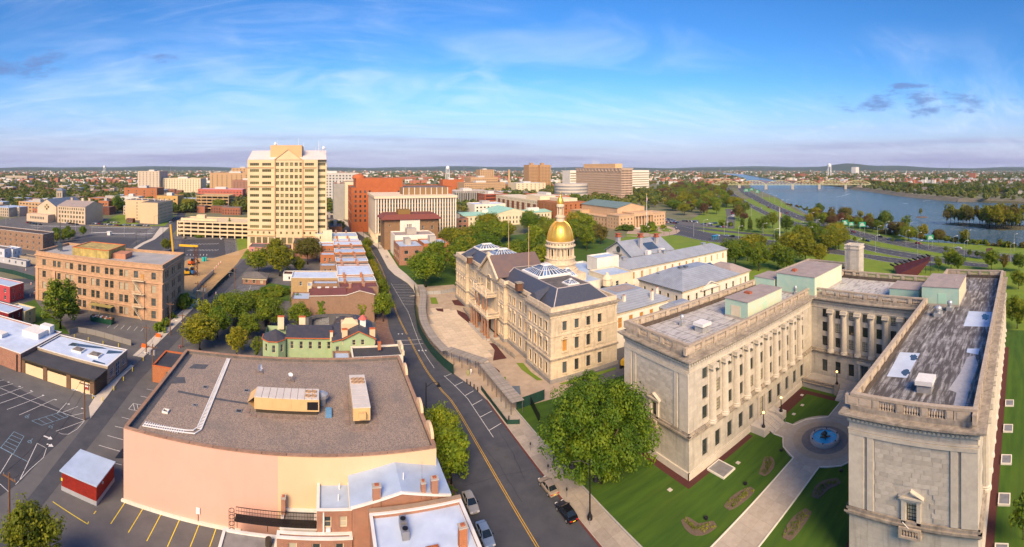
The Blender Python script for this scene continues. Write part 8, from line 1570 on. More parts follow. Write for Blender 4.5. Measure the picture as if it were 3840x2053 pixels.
scatter(PP('c4',[(930,690),(1180,640),(1290,700),(1250,790),(1010,740)]),16,(9,15),('round','round2','wide'),(0,1,1,5,3),'tree in the clump behind the chimney tower','clump behind the chimney tower',6,name='riverside_tree')
for c,x,y in(('c4',1310,690),('c4',1355,695),('c4',1415,700),('c4',2010,770),('c4',2185,800),('c4',2235,805),('c4',2275,812),('c4',2430,830),('c4',800,690),('c4',1630,700),('b5',1460,190),('b5',1525,205)):tpx('small',c,x,y,4.5,'young round tree planted on the freeway verge',LEAFS[0],group='young verge trees')
for i in range(60):f=i/59;a=Vector(PX('c4',1560,628)).lerp(Vector(PX('c4',2600,735)),f);bush(a.x+rr.uniform(-3,5),a.y+rr.uniform(-3,3),rr.uniform(1.5,3.2),(h_:=rr.uniform(2,4.5)),lab_(lf:=rr.choice([0,2,1,3]),h_,2,4.5,'shrub on the near river bank'),'river bank shrubs',LEAFS[lf])
for i in range(46):f=i/45;a=Vector(PX('c4',880,420)).lerp(Vector(PX('c4',1560,600)),f);bush(a.x+rr.uniform(-2,6),a.y+rr.uniform(-3,5),rr.uniform(1.2,2.8),(h_:=rr.uniform(1.5,3.5)),lab_(lf:=rr.choice([0,2,1,4]),h_,1.5,3.5,'shrub between freeway and river'),'freeway bank shrubs',LEAFS[lf])
for i in range(90):f=i/89;a=Vector(at(3200,692)).lerp(Vector(at(3860,735)),f);tree(rr.choice(['round','round2','wide']),a.x+rr.uniform(0,40),a.y+rr.uniform(-10,30),(h_:=rr.uniform(11,18)),lab_(lf:=rr.choice([0,2,2,3]),h_,11,18,'tree on the far levee among the white houses'),'far bank trees',LEAFS[lf],'levee_tree')
for c,x,y,r,h in(('b1',1380,835,2.4,3),('b1',1430,790,1.8,3),('b1',1600,640,3.4,6),('b1',1490,720,1.5,2),('b1',225,660,2,1.6),('b1',150,830,1.6,1.6),('b1',640,680,2,4),('c1',2000,915,4,2),('b2',450,680,1.4,1.8),('f4',30,540,5,4.5),('f4',285,510,6,5),('f4',225,595,4,6.5),('f4',340,580,4,6.5),('f4',470,545,3,4),('f3',1630,890,4,4),('f3',1720,905,5,4),('f3',2180,965,8,5),('f4',1935,675,3,5),('f4',1240,510,4,6),('f4',1340,510,3,4)):p=PX(c,x,y);bush(p[0],p[1],r,h,'clipped rounded shrub near a building or drive','clipped shrubs',LEAFS[rr.choice([0,2,5])])
for i in range(26):p=Vector(PX('b2',560,660)).lerp(Vector(PX('b2',930,640)),rr.random());bush(p.x+rr.uniform(-4,4),p.y+rr.uniform(-5,8),rr.uniform(1.2,2.4),(h_:=rr.uniform(1.5,3)),lab_(lf:=rr.choice([0,5,1]),h_,1.5,3,'shrub in the overgrown yard behind the green house'),'yard shrubs',LEAFS[lf])
# cars
PAINT={k:surf('paint_'+k,c,None,1,.25,metal=.2,spec=.6)for k,c in dict(silver=(.42,.40,.37),black=(.010,.011,.016),white=(.66,.67,.70),red=(.32,.018,.02),blue=(.03,.07,.18),grey=(.13,.135,.15),green=(.02,.06,.04),paleblue=(.25,.33,.45),tan=(.36,.29,.21)).items()}
def car_bits():
 S=[(-2.35,.62,.36,.78),(-2.25,.82,.30,.92),(-1.7,.90,.26,.98),(-.8,.92,.25,.96),(.8,.92,.25,.95),(1.3,.90,.26,.90),(2.1,.84,.30,.76),(2.33,.62,.38,.62)];b=MB();n=8;R=[]
 for x,w,zb,zt in S:R.append([(x,-w*.9,zb),(x,-w,(zb+zt)/2-.05),(x,-w*.97,zt-.1),(x,-w*.84,zt),(x,w*.84,zt),(x,w*.97,zt-.1),(x,w,(zb+zt)/2-.05),(x,w*.9,zb)])
 for r in R:b.v.extend(r)
 for i in range(len(R)-1):
  for j in range(n):b.f.append((i*n+j,(i+1)*n+j,(i+1)*n+(j+1)%n,i*n+(j+1)%n));b.m.append(0)
 b.f.append(tuple(range(n)));b.m.append(0);b.f.append(tuple(range((len(R)-1)*n,len(R)*n))[::-1]);b.m.append(0)
 g=MB();B_=[(-1.85,-.78,.93),(1.1,-.78,.93),(1.1,.78,.93),(-1.85,.78,.93)];T_=[(-1.15,-.60,1.40),(.22,-.60,1.42),(.22,.60,1.42),(-1.15,.60,1.40)]
 for i in range(4):j=(i+1)%4;g.poly([B_[i],B_[j],T_[j],T_[i]])
 r=MB();r.poly([(p[0],p[1],p[2]+.015)for p in T_]);
 for i in range(4):r.tube([B_[i],T_[i]],.05,4);r.tube([T_[i],T_[(i+1)%4]],.045,4)
 for s in(-1,1):r.tube([(-.35,s*.79,.93),(-.35,s*.61,1.41)],.04,4)
 w=MB();w.tube([(0,-.11,0),(0,.11,0)],.33,14);w.mat(1);w.tube([(0,-.12,0),(0,.12,0)],.19,10)
 return b,g,r,w
cb_,cg_,cr_,cw_=car_bits();TYRE=surf('tyre',(.015,.015,.016),None,1,.8);CGL=surf('car_glass',(.012,.018,.022),None,1,.05,spec=.8)
CME=[cb_.mesh('body',PAINT['silver'],smooth=False),cr_.mesh('roof',PAINT['silver']),cg_.mesh('windows',CGL),cw_.mesh('wheel',[TYRE,TINM])]
hl=MB();hl.box(-.06,-.2,-.07,.06,.2,.07);HLM=hl.mesh('headlight',WHITEPL);TLM=hl.mesh('taillight',surf('tail_red',(.5,.015,.01),None,1,.3));pl_=MB();pl_.box(-.02,-.25,-.06,.02,.25,.06);PLM=pl_.mesh('number_plate',LINEYB);mi=MB();mi.box(-.08,-.1,-.06,.08,.1,.06);MIM=mi.mesh('mirror',PAINT['black'])
one=MB();
for src,k in((cb_,0),(cr_,0),(cg_,1)):
 o_=len(one.v);one.v+=src.v;one.f+=[tuple(i+o_ for i in f)for f in src.f];one.m+=[k]*len(src.f)
one.mat(2)
for x in(-1.45,1.4):one.tube([(x,-.93,.33),(x,.93,.33)],.33,10)
SMALL=one.mesh('car',[PAINT['silver'],CGL,TYRE])
def car(x,y,rz,col,lab,group=None,full=False,name='parked_car',z=.06):
 if not full:
  o=place(name,SMALL,None,(x,y,z),rz);o.material_slots[0].link='OBJECT';o.material_slots[0].material=PAINT[col];return tag(o,lab,'car',group)
 t=thing(name,lab,'car',(x,y,z),group,rz)
 def add(nm,me,loc=(0,0,0),pm=False,r=0):
  o=bpy.data.objects.new(nm,me);COL.objects.link(o);o.parent=t;o.location=loc;o.rotation_euler=(0,0,r)
  if pm:o.material_slots[0].link='OBJECT';o.material_slots[0].material=PAINT[col]
 add('body',CME[0],pm=True);add('roof',CME[1],pm=True);add('windows',CME[2])
 for x_ in(-1.45,1.4):
  for s in(-.82,.82):add('wheel',CME[3],(x_,s,.33))
 for s in(-.55,.55):add('headlight',HLM,(2.28,s,.62));add('taillight',TLM,(-2.31,s,.72));add('mirror',MIM,(.75,s*1.75,.98))
 add('number_plate',PLM,(-2.36,0,.6))
car(36.6,66.4,rad(90),'tan','beige saloon car parked at the right kerb before the black car',None,True);car(36.4,60.1,rad(90),'black','shiny black car parked at the right kerb by the tall street lamp',None,True);car(23.3,68.3,rad(-90),'silver','silver saloon car parked at the left kerb beside the sapling',None,True);car(23.3,61.6,rad(-90),'paleblue','pale blue car parked at the left kerb nearest the bottom edge',None,True)
CC=list(PAINT)
for c,x,y,a,col in(('c4',1015,573,150,'paleblue'),('c4',1212,583,150,'red'),('c4',1345,620,150,'red'),('c4',1540,655,155,'black'),('c4',1610,675,155,'paleblue'),('c4',1450,685,155,'blue'),('c4',1812,703,160,'red'),('c4',2105,738,165,'white'),('c4',2020,797,165,'white'),('c4',670,408,135,'red'),('c4',735,442,135,'red'),('c4',615,380,130,'white'),('c4',865,482,140,'red'),('c4',680,447,135,'white'),('c4',930,507,145,'silver'),('c4',600,418,130,'grey'),('f4',1282,642,10,'paleblue'),('f4',1362,650,10,'black'),('f4',1165,640,10,'white')):
 p=PX(c,x,y);car(p[0],p[1],rad(a+90),col,col.replace('pale','pale ')+' car driving on the riverside roads','cars on the riverside roads',name='car',z=.09)
def fill(c,P,n,az,lab,grp,jit=1.2):
 Q=[Vector(PX(c,*p))for p in P]
 for i in range(n):p=Q[0].lerp(Q[1],(i+.5)/n);col=rr.choice(CC);car(p.x,p.y,rad(az)+rr.uniform(-.04,.04),col,col.replace('pale','pale ')+' '+lab,grp)
for P,n,rw in(([(320,380),(640,452)],17,'in the far row of the crowded theatre lot'),([(320,412),(660,470)],18,'in the middle row of the crowded theatre lot'),([(330,445),(640,480)],14,'in the near row of the crowded theatre lot'),([(720,450),(905,462)],9,'by the corner of the theatre lot'),([(960,492),(1160,478)],7,'under the trees right of the theatre lot'),([(1010,505),(1090,505)],4,'at the drive edge right of the theatre lot')):fill('f4',P,n,75,'car parked '+rw,'cars in the theatre lot')
fill('f4',[(1350,300),(1375,395)],9,0,'car parked in the narrow strip lot','cars in the strip lot');fill('f4',[(1150,525),(1320,528)],5,75,'car parked below the strip lot','cars below the strip lot')
for P,n in(([(960,780),(1230,800)],9),([(1080,768),(1200,770)],4),([(1240,792),(1500,802)],9),([(270,768),(420,792)],5),([(660,772),(790,790)],4),([(1710,770),(1770,715)],5)):fill('c1',P,n,80,'car parked '+('on the apartment lawn side' if P[0][0]>900 and P[0][0]<1700 else 'on the far avenue' if P[0][0]>1700 else 'before the church' if P[0][0]<500 else 'before the old school')+' of the big car park','cars by the school')
for x,y in((1858,925),(2235,935)):p=PX('c1',x,y);car(p[0],p[1],rad(85),'white' if x>2000 else 'tan',('white van' if x>2000 else 'orange-brown car')+' in the tower parking lot')
fill('f3',[(1540,955),(1680,975)],5,0,'car parked on the drive right of the dome','cars on the library drive');fill('c4',[(300,318),(420,322)],6,70,'car far off on the plaza below the grid office','cars on the far plaza')
# lamps, signs, poles
def street_lamp(x,y,h,ax,ay,lab,grp,mat=None,arm=2.6):
 t=thing('street_lamp',lab,'street lamp',(x,y,0),grp);q=MB();q.cyl(x,y,0,h,.14,.09,7);q.build('pole',mat or TINM,t);q=MB();L=math.hypot(ax,ay)or 1;ax,ay=ax/L*arm,ay/L*arm;q.tube([(x,y,h-.1),(x+ax*.6,y+ay*.6,h+.6),(x+ax,y+ay,h+.65)],.07,5);q.build('arm',mat or TINM,t);q=MB();q.obox(x+ax*1.15,y+ay*1.15,h+.5,.9,.35,.22,math.atan2(ay,ax));q.build('lamp_head',mat or WHITEPL,t)
for x,y in((195,650),(268,622),(415,645),(518,680),(695,655),(775,705),(960,645),(1040,560),(1078,622),(1025,690),(1250,612),(1520,680),(1580,640),(1725,720),(1810,740),(1505,765),(1375,800),(1810,815),(2070,770),(2170,720),(2145,815),(2505,755),(2480,840),(740,385),(780,405),(825,440),(865,440),(690,370),(440,590),(610,500)):p=PX('c4',x,y);street_lamp(p[0],p[1],10.5,1,-.8,'tall grey street lamp with curved arm beside the riverside roads','riverside street lamps')
for i in range(16):p=Vector(PX('c4',10,318)).lerp(Vector(PX('c4',430,312)),i/15);street_lamp(p.x,p.y+(i%2)*25,10,1,0,'far street lamp on the plaza below the grid office','far plaza lamps',WHITEW)
for x,y in((1550,800),(1370,990),(1470,950),(1855,1100),(760,850),(675,845),(380,840),(60,790),(1640,930),(925,880),(1250,905),(100,740)):p=PX('c1',x,y);street_lamp(p[0],p[1],9,1,.2,'street lamp standing by the avenue and car parks','avenue lamps',BLACKM if x>1300 else TINM)
for x,y in((735,1262),(575,1330),(865,1360),(1310,1050),(640,1180),(430,1050)):p=PX('f2',x,y);street_lamp(p[0],p[1],7,-1,0,'black street lamp along the far pavement','far street lamps',BLACKM,1.2)
for x,y in((300,640),(480,625),(640,600),(555,650),(180,560),(400,500)):p=PX('f4',x,y);q=MB();q.cyl(p[0],p[1],0,4.5,.1,.07,6);q.mat(1);q.sphere((p[0],p[1],4.8),.3,8,6);tag(q.build('plaza_lamp',[BLACKM,WHITEPL]),'short globe lamp on the theatre forecourt','lamp','theatre forecourt lamps')
def lantern(t,x,y,z):q=MB();q.lathe(x,y,[(.12,z+.5),(.2,z+.35),(.25,z),(.55,z-.15),(.5,z-.25),(.22,z-.3),(.16,z-.45)],10);q.build('lantern',BLACKM,t)
def tall_lamp(x,y,heads,lab):
 t=thing('street_lamp',lab,'street lamp',(x,y,.1));q=MB();q.lathe(x,y,[(.42,.1),(.42,.6),(.25,.9),(.13,1.4),(.10,9.4),(.05,9.6)],10);q.build('pole',BLACKM,t)
 for dx,dy,z in heads:q=MB();q.tube([(x,y,z),(x+dx*.5,y+dy*.5,z+.7),(x+dx,y+dy,z+.6)],.06,5);q.build('arm',BLACKM,t);lantern(t,x+dx,y+dy,z)
tall_lamp(39.0,57.3,((-2.4,1.4,8.6),(.9,-.3,6.2)),'tall black twin street lamp on the right pavement by the black car');tall_lamp(21.3,91.4,((2.8,.3,8.6),),'black street lamp arching over the road beside the gravel-roofed hall')
for i,(x,y)in enumerate(((820,620),(960,800),(1108,990),(1290,1210))):
 p=PX('e3',x,y);t=thing('parking_meter',('far','second','third','near')[i]+' grey parking meter on the right pavement','parking meter',(p[0],p[1],.1));q=MB();q.cyl(p[0],p[1],.1,1.25,.05);q.build('post',GREYM,t);q=MB();q.lathe(p[0],p[1],[(.08,1.25),(.15,1.35),(.15,1.6),(.08,1.75),(.01,1.8)],8);q.build('head',BLACKM,t)
def pole(c,b,h,lab,lamp=0,tr=False):
 x,y=PX(c,*b);t=thing('utility_pole',lab,'utility pole',(x,y,0));q=MB();q.cyl(x,y,0,h,.2,.13,8);q.build('shaft',WOODP,t);q=MB();q.box(x-1.3,y-.08,h-.9,x+1.3,y+.08,h-.72);q.build('crossarm',WOODP,t)
 for s in(-1,0,1):q=MB();q.cyl(x+s*1.1,y,h-.72,h-.45,.07);q.build('insulator',GREYM,t)
 if tr:
  for s in(-.55,.55):q=MB();q.cyl(x+s,y-.3,h-2.6,h-1.4,.3,.28,12);q.build('transformer',TINM,t)
 for s in((-1,)if lamp==1 else(-1,1)if lamp==2 else()):q=MB();q.tube([(x,y,h-3),(x+s*1.6,y-.2,h-2.4),(x+s*2.3,y-.3,h-2.5)],.05,5);q.obox(x+s*2.6,y-.35,h-2.65,.8,.3,.18,0);q.build('lamp_arm',TINM,t)
 return(x,y,h-.5)
PL=[pole('e1',(60,1262),8.6,'leaning utility pole with lamp at the bottom left corner',1),pole('e1',(545,556),8.6,'utility pole with double lamp beside the parking lot',2),pole('e1',(985,308),9.6,'utility pole with transformers beside the orange shed',1,True),pole('b1',(1258,1030),8.6,'thin utility pole at the yard gate'),pole('b1',(1465,868),11,'utility pole at the corner of the tan block'),pole('b1',(1570,972),10.5,'utility pole with lamp across from the tan block',1),pole('b2',(160,775),9.6,'utility pole with transformers by the construction fence',1,True),pole('b2',(450,597),10.5,'utility pole with long lamp arm by the striped yard',1),pole('b2',(105,755),10,'utility pole beside the concrete barrier')]
for i,(a,b)in enumerate(((0,1),(1,2),(2,3),(2,4),(4,6),(6,7),(5,6),(6,8))):
 for s in(-1.0,1.0):A,B=Vector(PL[a]),Vector(PL[b]);q=MB();q.tube([tuple(A.lerp(B,f)+Vector((s,0,-1.6*4*f*(1-f))))for f in np.linspace(0,1,12)],.035,3);tag(q.build('power_line',BLACKM),'thin black overhead cable slung between utility poles','cable','overhead cables')
SIGNG=surf('sign_green',(.0,.22,.11),None,1,.5)
def road_sign(c,x,y,z,w,h,lab,posts=True):
 p=PX(c,x,y);t=thing('road_sign',lab,'road sign',(p[0],p[1],0));rz=-YAW-(p[0]>600)*.3;q=MB();q.obox(p[0],p[1],z,w,.12,h,rz-.45);q.build('panel',SIGNG,t)
 for k in range(3):q=MB();q.obox(p[0]-.09,p[1]-.12,z+h*(.2+.25*k),w*(.75-.15*k),.05,h*.09,rz-.45);q.build('lettering_bar',WHITEPL,t)
 if posts:
  for s in(-.4,.4):q=MB();q.cyl(p[0]+s*w,p[1]-s*w*.45,0,z+h,.12);q.build('post',TINM,t)
for c,x,y,z,w,h,l in(('c4',1285,622,6.5,5.5,4.2,'large green freeway sign left on the gantry'),('c4',1330,628,6.5,5,3.2,'middle green freeway sign on the gantry'),('c4',1410,640,6.8,6,4,'right green freeway sign on the gantry'),('c4',1900,738,6,5,3.4,'green freeway sign on its own post above the verge'),('c4',575,352,7,11,6,'far left green freeway sign near the bridge'),('c4',612,350,9,9,5,'far middle green freeway sign near the bridge'),('c4',653,362,7,8,6,'far right green freeway sign near the bridge')):road_sign(c,x,y,z,w,h,l)
def mast_flag(u,v,h,lab):
 x,y=at(u,v);t=thing('flagpole',lab,'flagpole',(x,y,0));q=MB();q.cyl(x,y,0,h,.3,.12,8);q.build('pole',WHITEPL,t);q=MB();q.sphere((x,y,h+.2),.35);q.build('finial',GOLD,t);q=MB();q.poly([(x,y,h-2),(x+.9,y-.4,h-3.4),(x+.7,y-.3,h-6),(x,y,h-5)]);q.build('flag',surf('flag_red',(.45,.04,.04),(.5,.5,.55),3,.8,lo=.48,hi=.52),t)
mast_flag(2924,940,28,'tall white flagpole rising behind the white capitol wings');mast_flag(2425,859,31,'tall flagpole before the theatre portico')
t=thing('billboard','dark billboard on a post beside the freeway','billboard',(*PX('c4',2322,812),0));x,y,_=ORG[t.name];q=MB();q.cyl(x,y,0,6.5,.15);q.build('post',TINM,t);q=MB();q.obox(x,y-.3,3.6,4.5,.2,3,-.9);q.build('panel',surf('billboard',(.05,.03,.03),(.09,.04,.04),2,.7),t)
t=thing('bus_shelter','bright blue bus shelter on the slip road','bus shelter',(*PX('c4',347,672),0));x,y,_=ORG[t.name];BLU=surf('shelter_blue',(.03,.25,.45),None,1,.4);q=MB();q.box(x-3,y-1.2,3,x+3,y+1.2,3.3);q.build('roof',BLU,t)
for k in range(4):plain(t,'post',x-2.9+k*1.9,y-1.1,0,x-2.5+k*1.9,y-.9,3,BLU)
plain(t,'back_wall',x-2.9,y+1,0,x+2.9,y+1.1,3,BLUEG)
t=thing('shade_canopy','dark maroon sloping shade structure in the riverside park','canopy',(*PX('c4',1760,890),0));A=[PX('c4',x,y,h)+(h,)for x,y,h in((1638,862,3),(1660,925,1.2),(1810,925,1.2),(1902,815,8.5),(1900,792,9))];q=MB();q.poly(A);q.poly([(x,y,z-.3)for x,y,z in A][::-1]);q.build('roof',surf('maroon_sheet',(.10,.022,.022),(.08,.02,.02),.6,.7),t);q=MB()
for i in range(9):f=i/8;a=Vector(A[0]).lerp(Vector(A[4]),f);q.tube([(a.x,a.y,0),(a.x,a.y,a.z+.8)],.15,4);q.tube([tuple(a),tuple(a+Vector((1.5,2.5,.6)))],.5,4)
q.build('frame',DARKM,t)
# covered walkway, fences, plaza
FEN=smoothline([(40.2,196),(39.0,188),(35.2,171),(33.2,159),(31.4,146),(31.2,130),(32.4,119),(33.8,113)],50)
def fence(pts,h,lab,mat=GREENF,gap=2.5,z=0,post=BLACKM):
 P=resample(pts,max(2,int(sum((Vector(b)-Vector(a)).length for a,b in zip(pts,pts[1:]))/gap)));t=thing('fence',lab,'fence',(P[0].x,P[0].y,z));pm_=MB();pm_.cyl(0,0,0,h+.1,.05,None,5);pe=pm_.mesh('post',post)
 for p in P:place('post',pe,t,(p.x,p.y,z))
 for a,b in zip(P,P[1:]):q=MB();d=(b-a).normalized();n=Vector((-d.y,d.x))*.03;q.prism([(a.x-n.x,a.y-n.y),(b.x-n.x,b.y-n.y),(b.x+n.x,b.y+n.y),(a.x+n.x,a.y+n.y)],z+.05,z+h);q.build('panel',mat,t)
fence(FEN,2.6,'long dark green mesh fence curving along the capitol kerb');fence([(37.95,103),(37.95,86.2),(40.4,86.0)],1.1,'low dark green mesh fence at the pavement edge by the parking bays');fence([(42.3,91.5),(50,92.6)],2.4,'tall green hoarding across the capitol yard');fence([(46,91.8),(44.5,84.5)],2.0,'black mesh gate panel beside the pavement',BLACKM)
fence(PP('b1',[(0,320),(120,345),(300,400)]),2.2,'green mesh fence beside the office trailer at the far left');fence(PP('b2',[(200,672),(300,560),(440,425)]),2.0,'dark green mesh fence along the construction street');fence(PP('b2',[(60,640),(160,530),(258,440)]),2.2,'grey concrete barrier along the dig',TINM);fence(PP('b3',[(225,520),(350,515),(515,485)]),1.6,'grey panel fence at the park side of the capitol',TINM);fence(PP('c1',[(895,800),(1530,820)]),.2,'bright yellow rail along the car park edge',LINEYB,6,.5);fence(PP('b1',[(600,865),(680,840),(860,880),(1130,960)]),1.8,'pale chain-link fence round the tan block yard',surf('chain_link',(.23,.22,.21),None,1,.6),3)
plk={}
def walkway(C,w,lab,planks=True,z=3.1):
 t=thing('covered_walkway',lab,'walkway',(C[0][0],C[0][1],0));L=sum((Vector(b)-Vector(a)).length for a,b in zip(C,C[1:]));P=resample(smoothline(C,60)if len(C)>2 else C,int(L/.46));k=w
 if k not in plk:q=MB();q.box(-.21,-w/2,0,.21,w/2,.06);plk[k]=q.mesh('plank',PLANK)
 q=MB()
 for i,p in enumerate(P):
  d=(P[min(i+1,len(P)-1)]-P[max(i-1,0)]).normalized();n=Vector((-d.y,d.x));place('plank',plk[k],t,(p.x,p.y,z+rr.uniform(0,.03)),math.atan2(d.y,d.x)+rr.uniform(-.02,.02))
  if i%6==0:
   for s in(-1,1):o=p+n*s*(w/2-.12);plain(t,'post',o.x-.06,o.y-.06,0,o.x+.06,o.y+.06,z-.01,STEELB)
 for s in(-1,1):
  q=MB();q.tube([(P[i].x+(Vector((-(P[min(i+1,len(P)-1)]-P[max(i-1,0)]).normalized().y,(P[min(i+1,len(P)-1)]-P[max(i-1,0)]).normalized().x))*s*(w/2-.1)).x,P[i].y+(Vector((-(P[min(i+1,len(P)-1)]-P[max(i-1,0)]).normalized().y,(P[min(i+1,len(P)-1)]-P[max(i-1,0)]).normalized().x))*s*(w/2-.1)).y,z-.15)for i in range(0,len(P),3)],.1,4);q.build('beam',PLANK,t)
walkway([(42.2,192),(41.0,182),(38.6,171),(35.6,159),(33.4,146),(33.0,132),(34.0,121.5)],2.7,'long plank-roofed covered walkway curving beside the capitol plaza');walkway([(35.0,121.5),(42.0,110.6)],2.6,'slanting plank-roofed link between the two covered walkways',z=3.5);walkway([(41.6,110),(41.6,89.5)],3.0,'straight plank-roofed walkway over the pavement near the tree')
CP=[(41.5,169),(38.2,158),(36,146),(35.6,132),(37.2,122.5),(44.5,116),(48.6,124),(50.6,131),(49.8,150),(49.6,164)];pz=cover('capitol_plaza',CP,CONC,.05);k={}
q=MB();q.box(-1.18,-1.18,0,1.18,1.18,.06);sme=q.mesh('plaza_slab',surf('plaza_slab',(.62,.51,.37),(.55,.45,.33),.8,.92,rnd=.09,stain=.2,stain_col=(.32,.25,.17)))
for i in range(8):
 for j in range(24):
  x,y=34.6+i*2.42,114+j*2.42
  if inpoly(x,y,CP):place('plaza_slab',sme,pz,(x,y,.052))
for P in([(770,940),(815,940),(920,1070),(800,1090),(815,1000)],[(485,650),(560,680),(640,760),(590,765),(500,690)],[(305,640),(370,640),(375,670),(320,660)],[(780,1120),(860,1180),(850,1210),(740,1150)],[(445,570),(530,560),(560,620),(470,610)]):cover('mulch_bed',PP('b3',P),MULCH,.12)
for P in([(1000,1110),(1060,1110),(1130,1190),(1230,1260),(1180,1260),(1050,1170)],[(1370,1290),(1600,1215),(1860,1145),(1860,1165),(1600,1250),(1400,1298)],[(260,545),(310,545),(330,600),(270,600)],[(840,1240),(910,1230),(920,1300),(870,1290)]):cover('weedy_grass',PP('b3',P),GRASSL,.115)
def person(x,y,rz,shirt,lab,stride=.18):
 J=[(0,0,.95),(0,0,1.2),(0,0,1.42),(0,0,1.52),(.03,0,1.66),(.02,-.19,1.38),(.02+stride*.5,-.24,1.1),(.15,-.22,.86),(.02,.19,1.38),(.02-stride*.5,.24,1.1),(.0,.22,.86),(0,-.09,.9),(stride,-.1,.5),(stride*.9,-.1,.06),(0,.09,.9),(-stride,.1,.5),(-stride*1.4,.1,.08),(stride*.9+.14,-.1,.03),(-stride*1.4+.14,.1,.03)]
 E_=[(0,1),(1,2),(2,3),(3,4),(2,5),(5,6),(6,7),(2,8),(8,9),(9,10),(0,11),(11,12),(12,13),(0,14),(14,15),(15,16),(13,17),(16,18)];R=[.15,.15,.16,.06,.105,.07,.05,.04,.07,.05,.04,.1,.075,.05,.1,.075,.05,.04,.04]
 t=thing('person',lab,'person',(x,y,.12),None,rz);me=bpy.data.meshes.new('body');me.from_pydata(J,E_,[]);me.materials.append(surf('cloth_'+shirt,dict(lime=(.35,.45,.05),white=(.6,.6,.6),dark=(.02,.02,.025))[shirt],None,1,.9));o=bpy.data.objects.new('body',me);COL.objects.link(o);o.parent=t;sm=o.modifiers.new('skin','SKIN')
 for v,r in zip(me.skin_vertices[0].data,R):v.radius=(r,r)
 me.skin_vertices[0].data[0].use_root=True;o.modifiers.new('sub','SUBSURF').levels=1
 q=MB();q.sphere((.02,0,1.72),.115,8,6);h=q.mesh('hair',surf('hair',(.04,.025,.015),None,1,.9));ho=bpy.data.objects.new('hair',h);COL.objects.link(ho);ho.parent=t;ho.location=(-.02,0,.02)
for c,x,y,s,l in(('b3',586,1222,'lime','person in a lime top walking beside the covered walkway'),('b3',612,1212,'white','person in white walking under the slanting canopy'),('b2',1872,295,'dark','left one of two dark-clothed people on the far pavement'),('b2',1888,300,'dark','right one of two dark-clothed people on the far pavement')):p=PX(c,x,y);person(p[0],p[1],rr.uniform(0,6),s,l)
def small(name,lab,cat,c,pts,f,mats,grp=None):
 for p in pts:x,y=PX(c,*p);q=MB();f(q,x,y);tag(q.build(name,mats,None),lab,cat,grp)
def barrel(q,x,y):
 for k in range(4):q.c=k%2;q.cyl(x,y,.03+.27*k,.3+.27*k,.3-.02*k,.285-.02*k,10)
small('traffic_barrel','orange and white striped traffic barrel on the road beside the tan block','barrel','b1',[(88,492),(115,482),(142,472),(168,465),(268,433),(260,535),(297,512),(222,312)],barrel,[ORANGE,WHITEPL],'traffic barrels')
small('traffic_barrel','orange construction barrel lining the dig','barrel','b2',[(180,500),(200,480),(220,455),(240,430),(262,405),(280,385),(300,360),(320,345),(275,640),(400,470)],barrel,[ORANGE,WHITEPL],'dig barrels')
small('water_barrier','red-orange plastic barrier on the pavement','barrier','b1',[(1362,885),(1243,975)],lambda q,x,y:(q.prism([(x-.9,y-.3),(x+.9,y-.3),(x+.9,y+.3),(x-.9,y+.3)],.13,.6),q.box(x-.85,y-.15,.6,x+.85,y+.15,1.15)),ORANGE,'plastic barriers')
small('bollard','yellow steel bollard by the depot','bollard','e1',[(735,365),(660,437),(797,303),(597,417),(855,243),(765,85),(665,68),(570,45),(480,25),(925,175)],lambda q,x,y:q.lathe(x,y,[(.12,0),(.12,1),(.08,1.08),(.01,1.1)],8),LINEYB,'yellow bollards')
small('bollard','black bollard on the pavement by the walkway','bollard','e3',[(318,85),(345,104),(375,124),(403,147),(650,380),(650,400)],lambda q,x,y:q.lathe(x,y,[(.2,.1),(.14,.3),(.12,1.0),(.16,1.1),(.01,1.2)],8),BLACKM,'black bollards')
small('portable_toilet','teal portable toilet on the construction site','toilet','b1',[(1748,232),(1768,230)],lambda q,x,y:(q.box(x-.7,y-.7,.1,x+.7,y+.7,2.2),q.box(x-.75,y-.75,2.2,x+.75,y+.75,2.4)),TEALP,'teal toilets')
small('ticket_booth','small white ticket booth in the car park','booth','c1',[(1100,892),(185,878)],lambda q,x,y:(q.box(x-1.3,y-1.3,0,x+1.3,y+1.3,2.8),q.box(x-1.6,y-1.6,2.8,x+1.6,y+1.6,3.1)),WHITEP,'ticket booths')
small('tree_stump','pale sawn tree stump in the mulch by the walkway','stump','b3',[(800,1168)],lambda q,x,y:q.lathe(x,y,[(.75,.1),(.6,.35),(.55,.6)],12),PLANK)
small('fire_hydrant','red fire hydrant on the side street corner','hydrant','b1',[(1549,978)],lambda q,x,y:(q.lathe(x,y,[(.22,.05),(.15,.2),(.15,.7),(.2,.75),(.1,.95),(.01,1)],10),q.box(x-.3,y-.07,.5,x+.3,y+.07,.64)),PAINT['red'])
small('steel_plate','blue grey steel sheet lying in the capitol yard','plate','e3',[(692,140)],lambda q,x,y:q.obox(x,y,.06,4.2,3,.1,1.2),surf('plate_blue',(.13,.17,.21),(.1,.13,.16),1,.5))
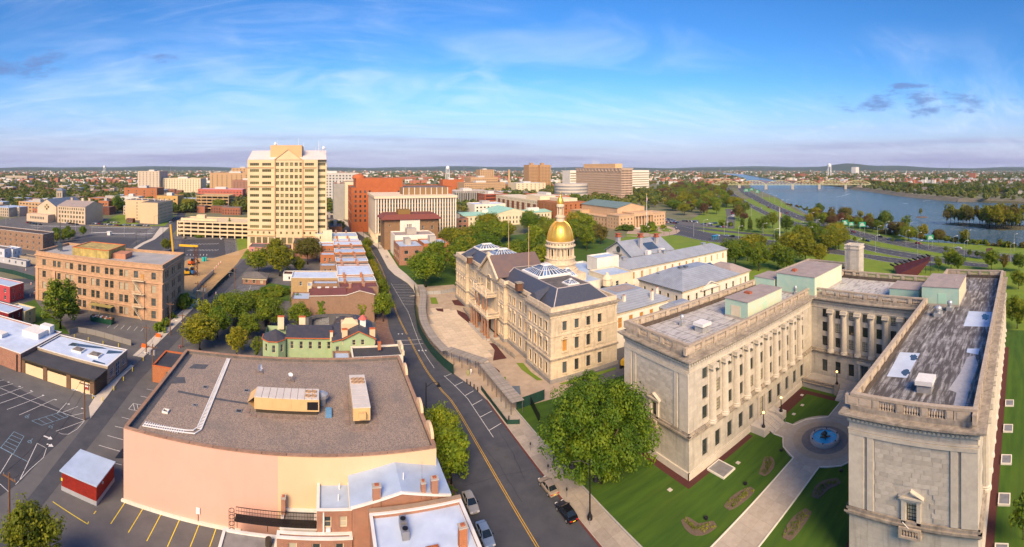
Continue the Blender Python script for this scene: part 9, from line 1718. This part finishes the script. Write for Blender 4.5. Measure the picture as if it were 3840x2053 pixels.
def digger(x,y,rz,col,lab,boom):
 t=thing('digger',lab,'digger',(x,y,0));c,s=math.cos(rz),math.sin(rz);f=lambda a,b:(x+c*a-s*b,y+s*a+c*b);q=MB();q.obox(*f(0,0),.9,3.2,2.2,1.3,rz);q.build('body',col,t);q=MB();q.obox(*f(.4,-.3),2.2,1.5,1.5,1.5,rz);q.build('cab',CGL,t)
 for b in(-1,1):q=MB();q.obox(*f(0,b),0,3.6,.6,.9,rz);q.build('track',TYRE,t)
 q=MB();q.tube([(*f(1.2,.4),2.0),(*f(3.2,.4),boom),(*f(5.2,.4),boom*.55),(*f(5.4,.4),.6)],.25,4);q.build('boom',col,t);q=MB();q.obox(*f(5.4,.4),.2,.9,1.2,.8,rz);q.build('bucket',DARKM,t)
for c,a,rz,col,l,b in(('b1',(1600,350),.6,YELLOWM,'yellow digger at the edge of the dig',5),('b1',(1655,345),2.6,surf('lift_blue',(.03,.15,.40),None,1,.5),'blue lifting machine in the dig',2.6),('b1',(1650,262),1,ORANGE,'orange machine at the back of the dig',3),('b3',(1950,1140),.5,YELLOWM,'yellow loader beside the end of the capitol',3)):p=PX(c,*a);digger(p[0],p[1],rz,col,l,b)
p=PX('b1',1605,380);cr=thing('drill_rig','dark lattice drilling rig with yellow beam beside the tan block','rig',(p[0]+2,p[1]+6,0));x,y,_=ORG[cr.name];q=MB()
for a,b in((0,0),(1.6,0),(1.6,1.6),(0,1.6)):q.tube([(x+a,y+b,0),(x+a,y+b,15)],.16,4)
for k in range(8):
 q.tube([(x,y,k*1.8),(x+1.6,y,k*1.8+1.8)],.1,4);q.tube([(x+1.6,y+1.6,k*1.8),(x,y+1.6,k*1.8+1.8)],.1,4)
q.build('mast',RUSTP,cr);plain(cr,'beam',x-8,y+.4,14.6,x+2,y+1.2,15.6,YELLOWM);q=MB();q.tube([(x-14,y+8,9),(x-17,y+12,24)],.5,4);q.build('boom',YELLOWM,cr)
# evening haze
q=MB();q.box(-16000,-16000,-7,16000,16000,190);hz=q.build('haze',[]);hm_=bpy.data.materials.new('haze');hm_.use_nodes=True;nt=hm_.node_tree;nt.nodes.remove(nt.nodes['Principled BSDF']);pv_=nt.nodes.new('ShaderNodeVolumePrincipled');pv_.inputs['Color'].default_value=(.62,.80,1,1);pv_.inputs['Density'].default_value=4e-5;nt.links.new(pv_.outputs[0],nt.nodes['Material Output'].inputs['Volume']);hz.data.materials.clear();hz.data.materials.append(hm_);struct(hz,'stuff','pale evening haze lying over the town and the river')
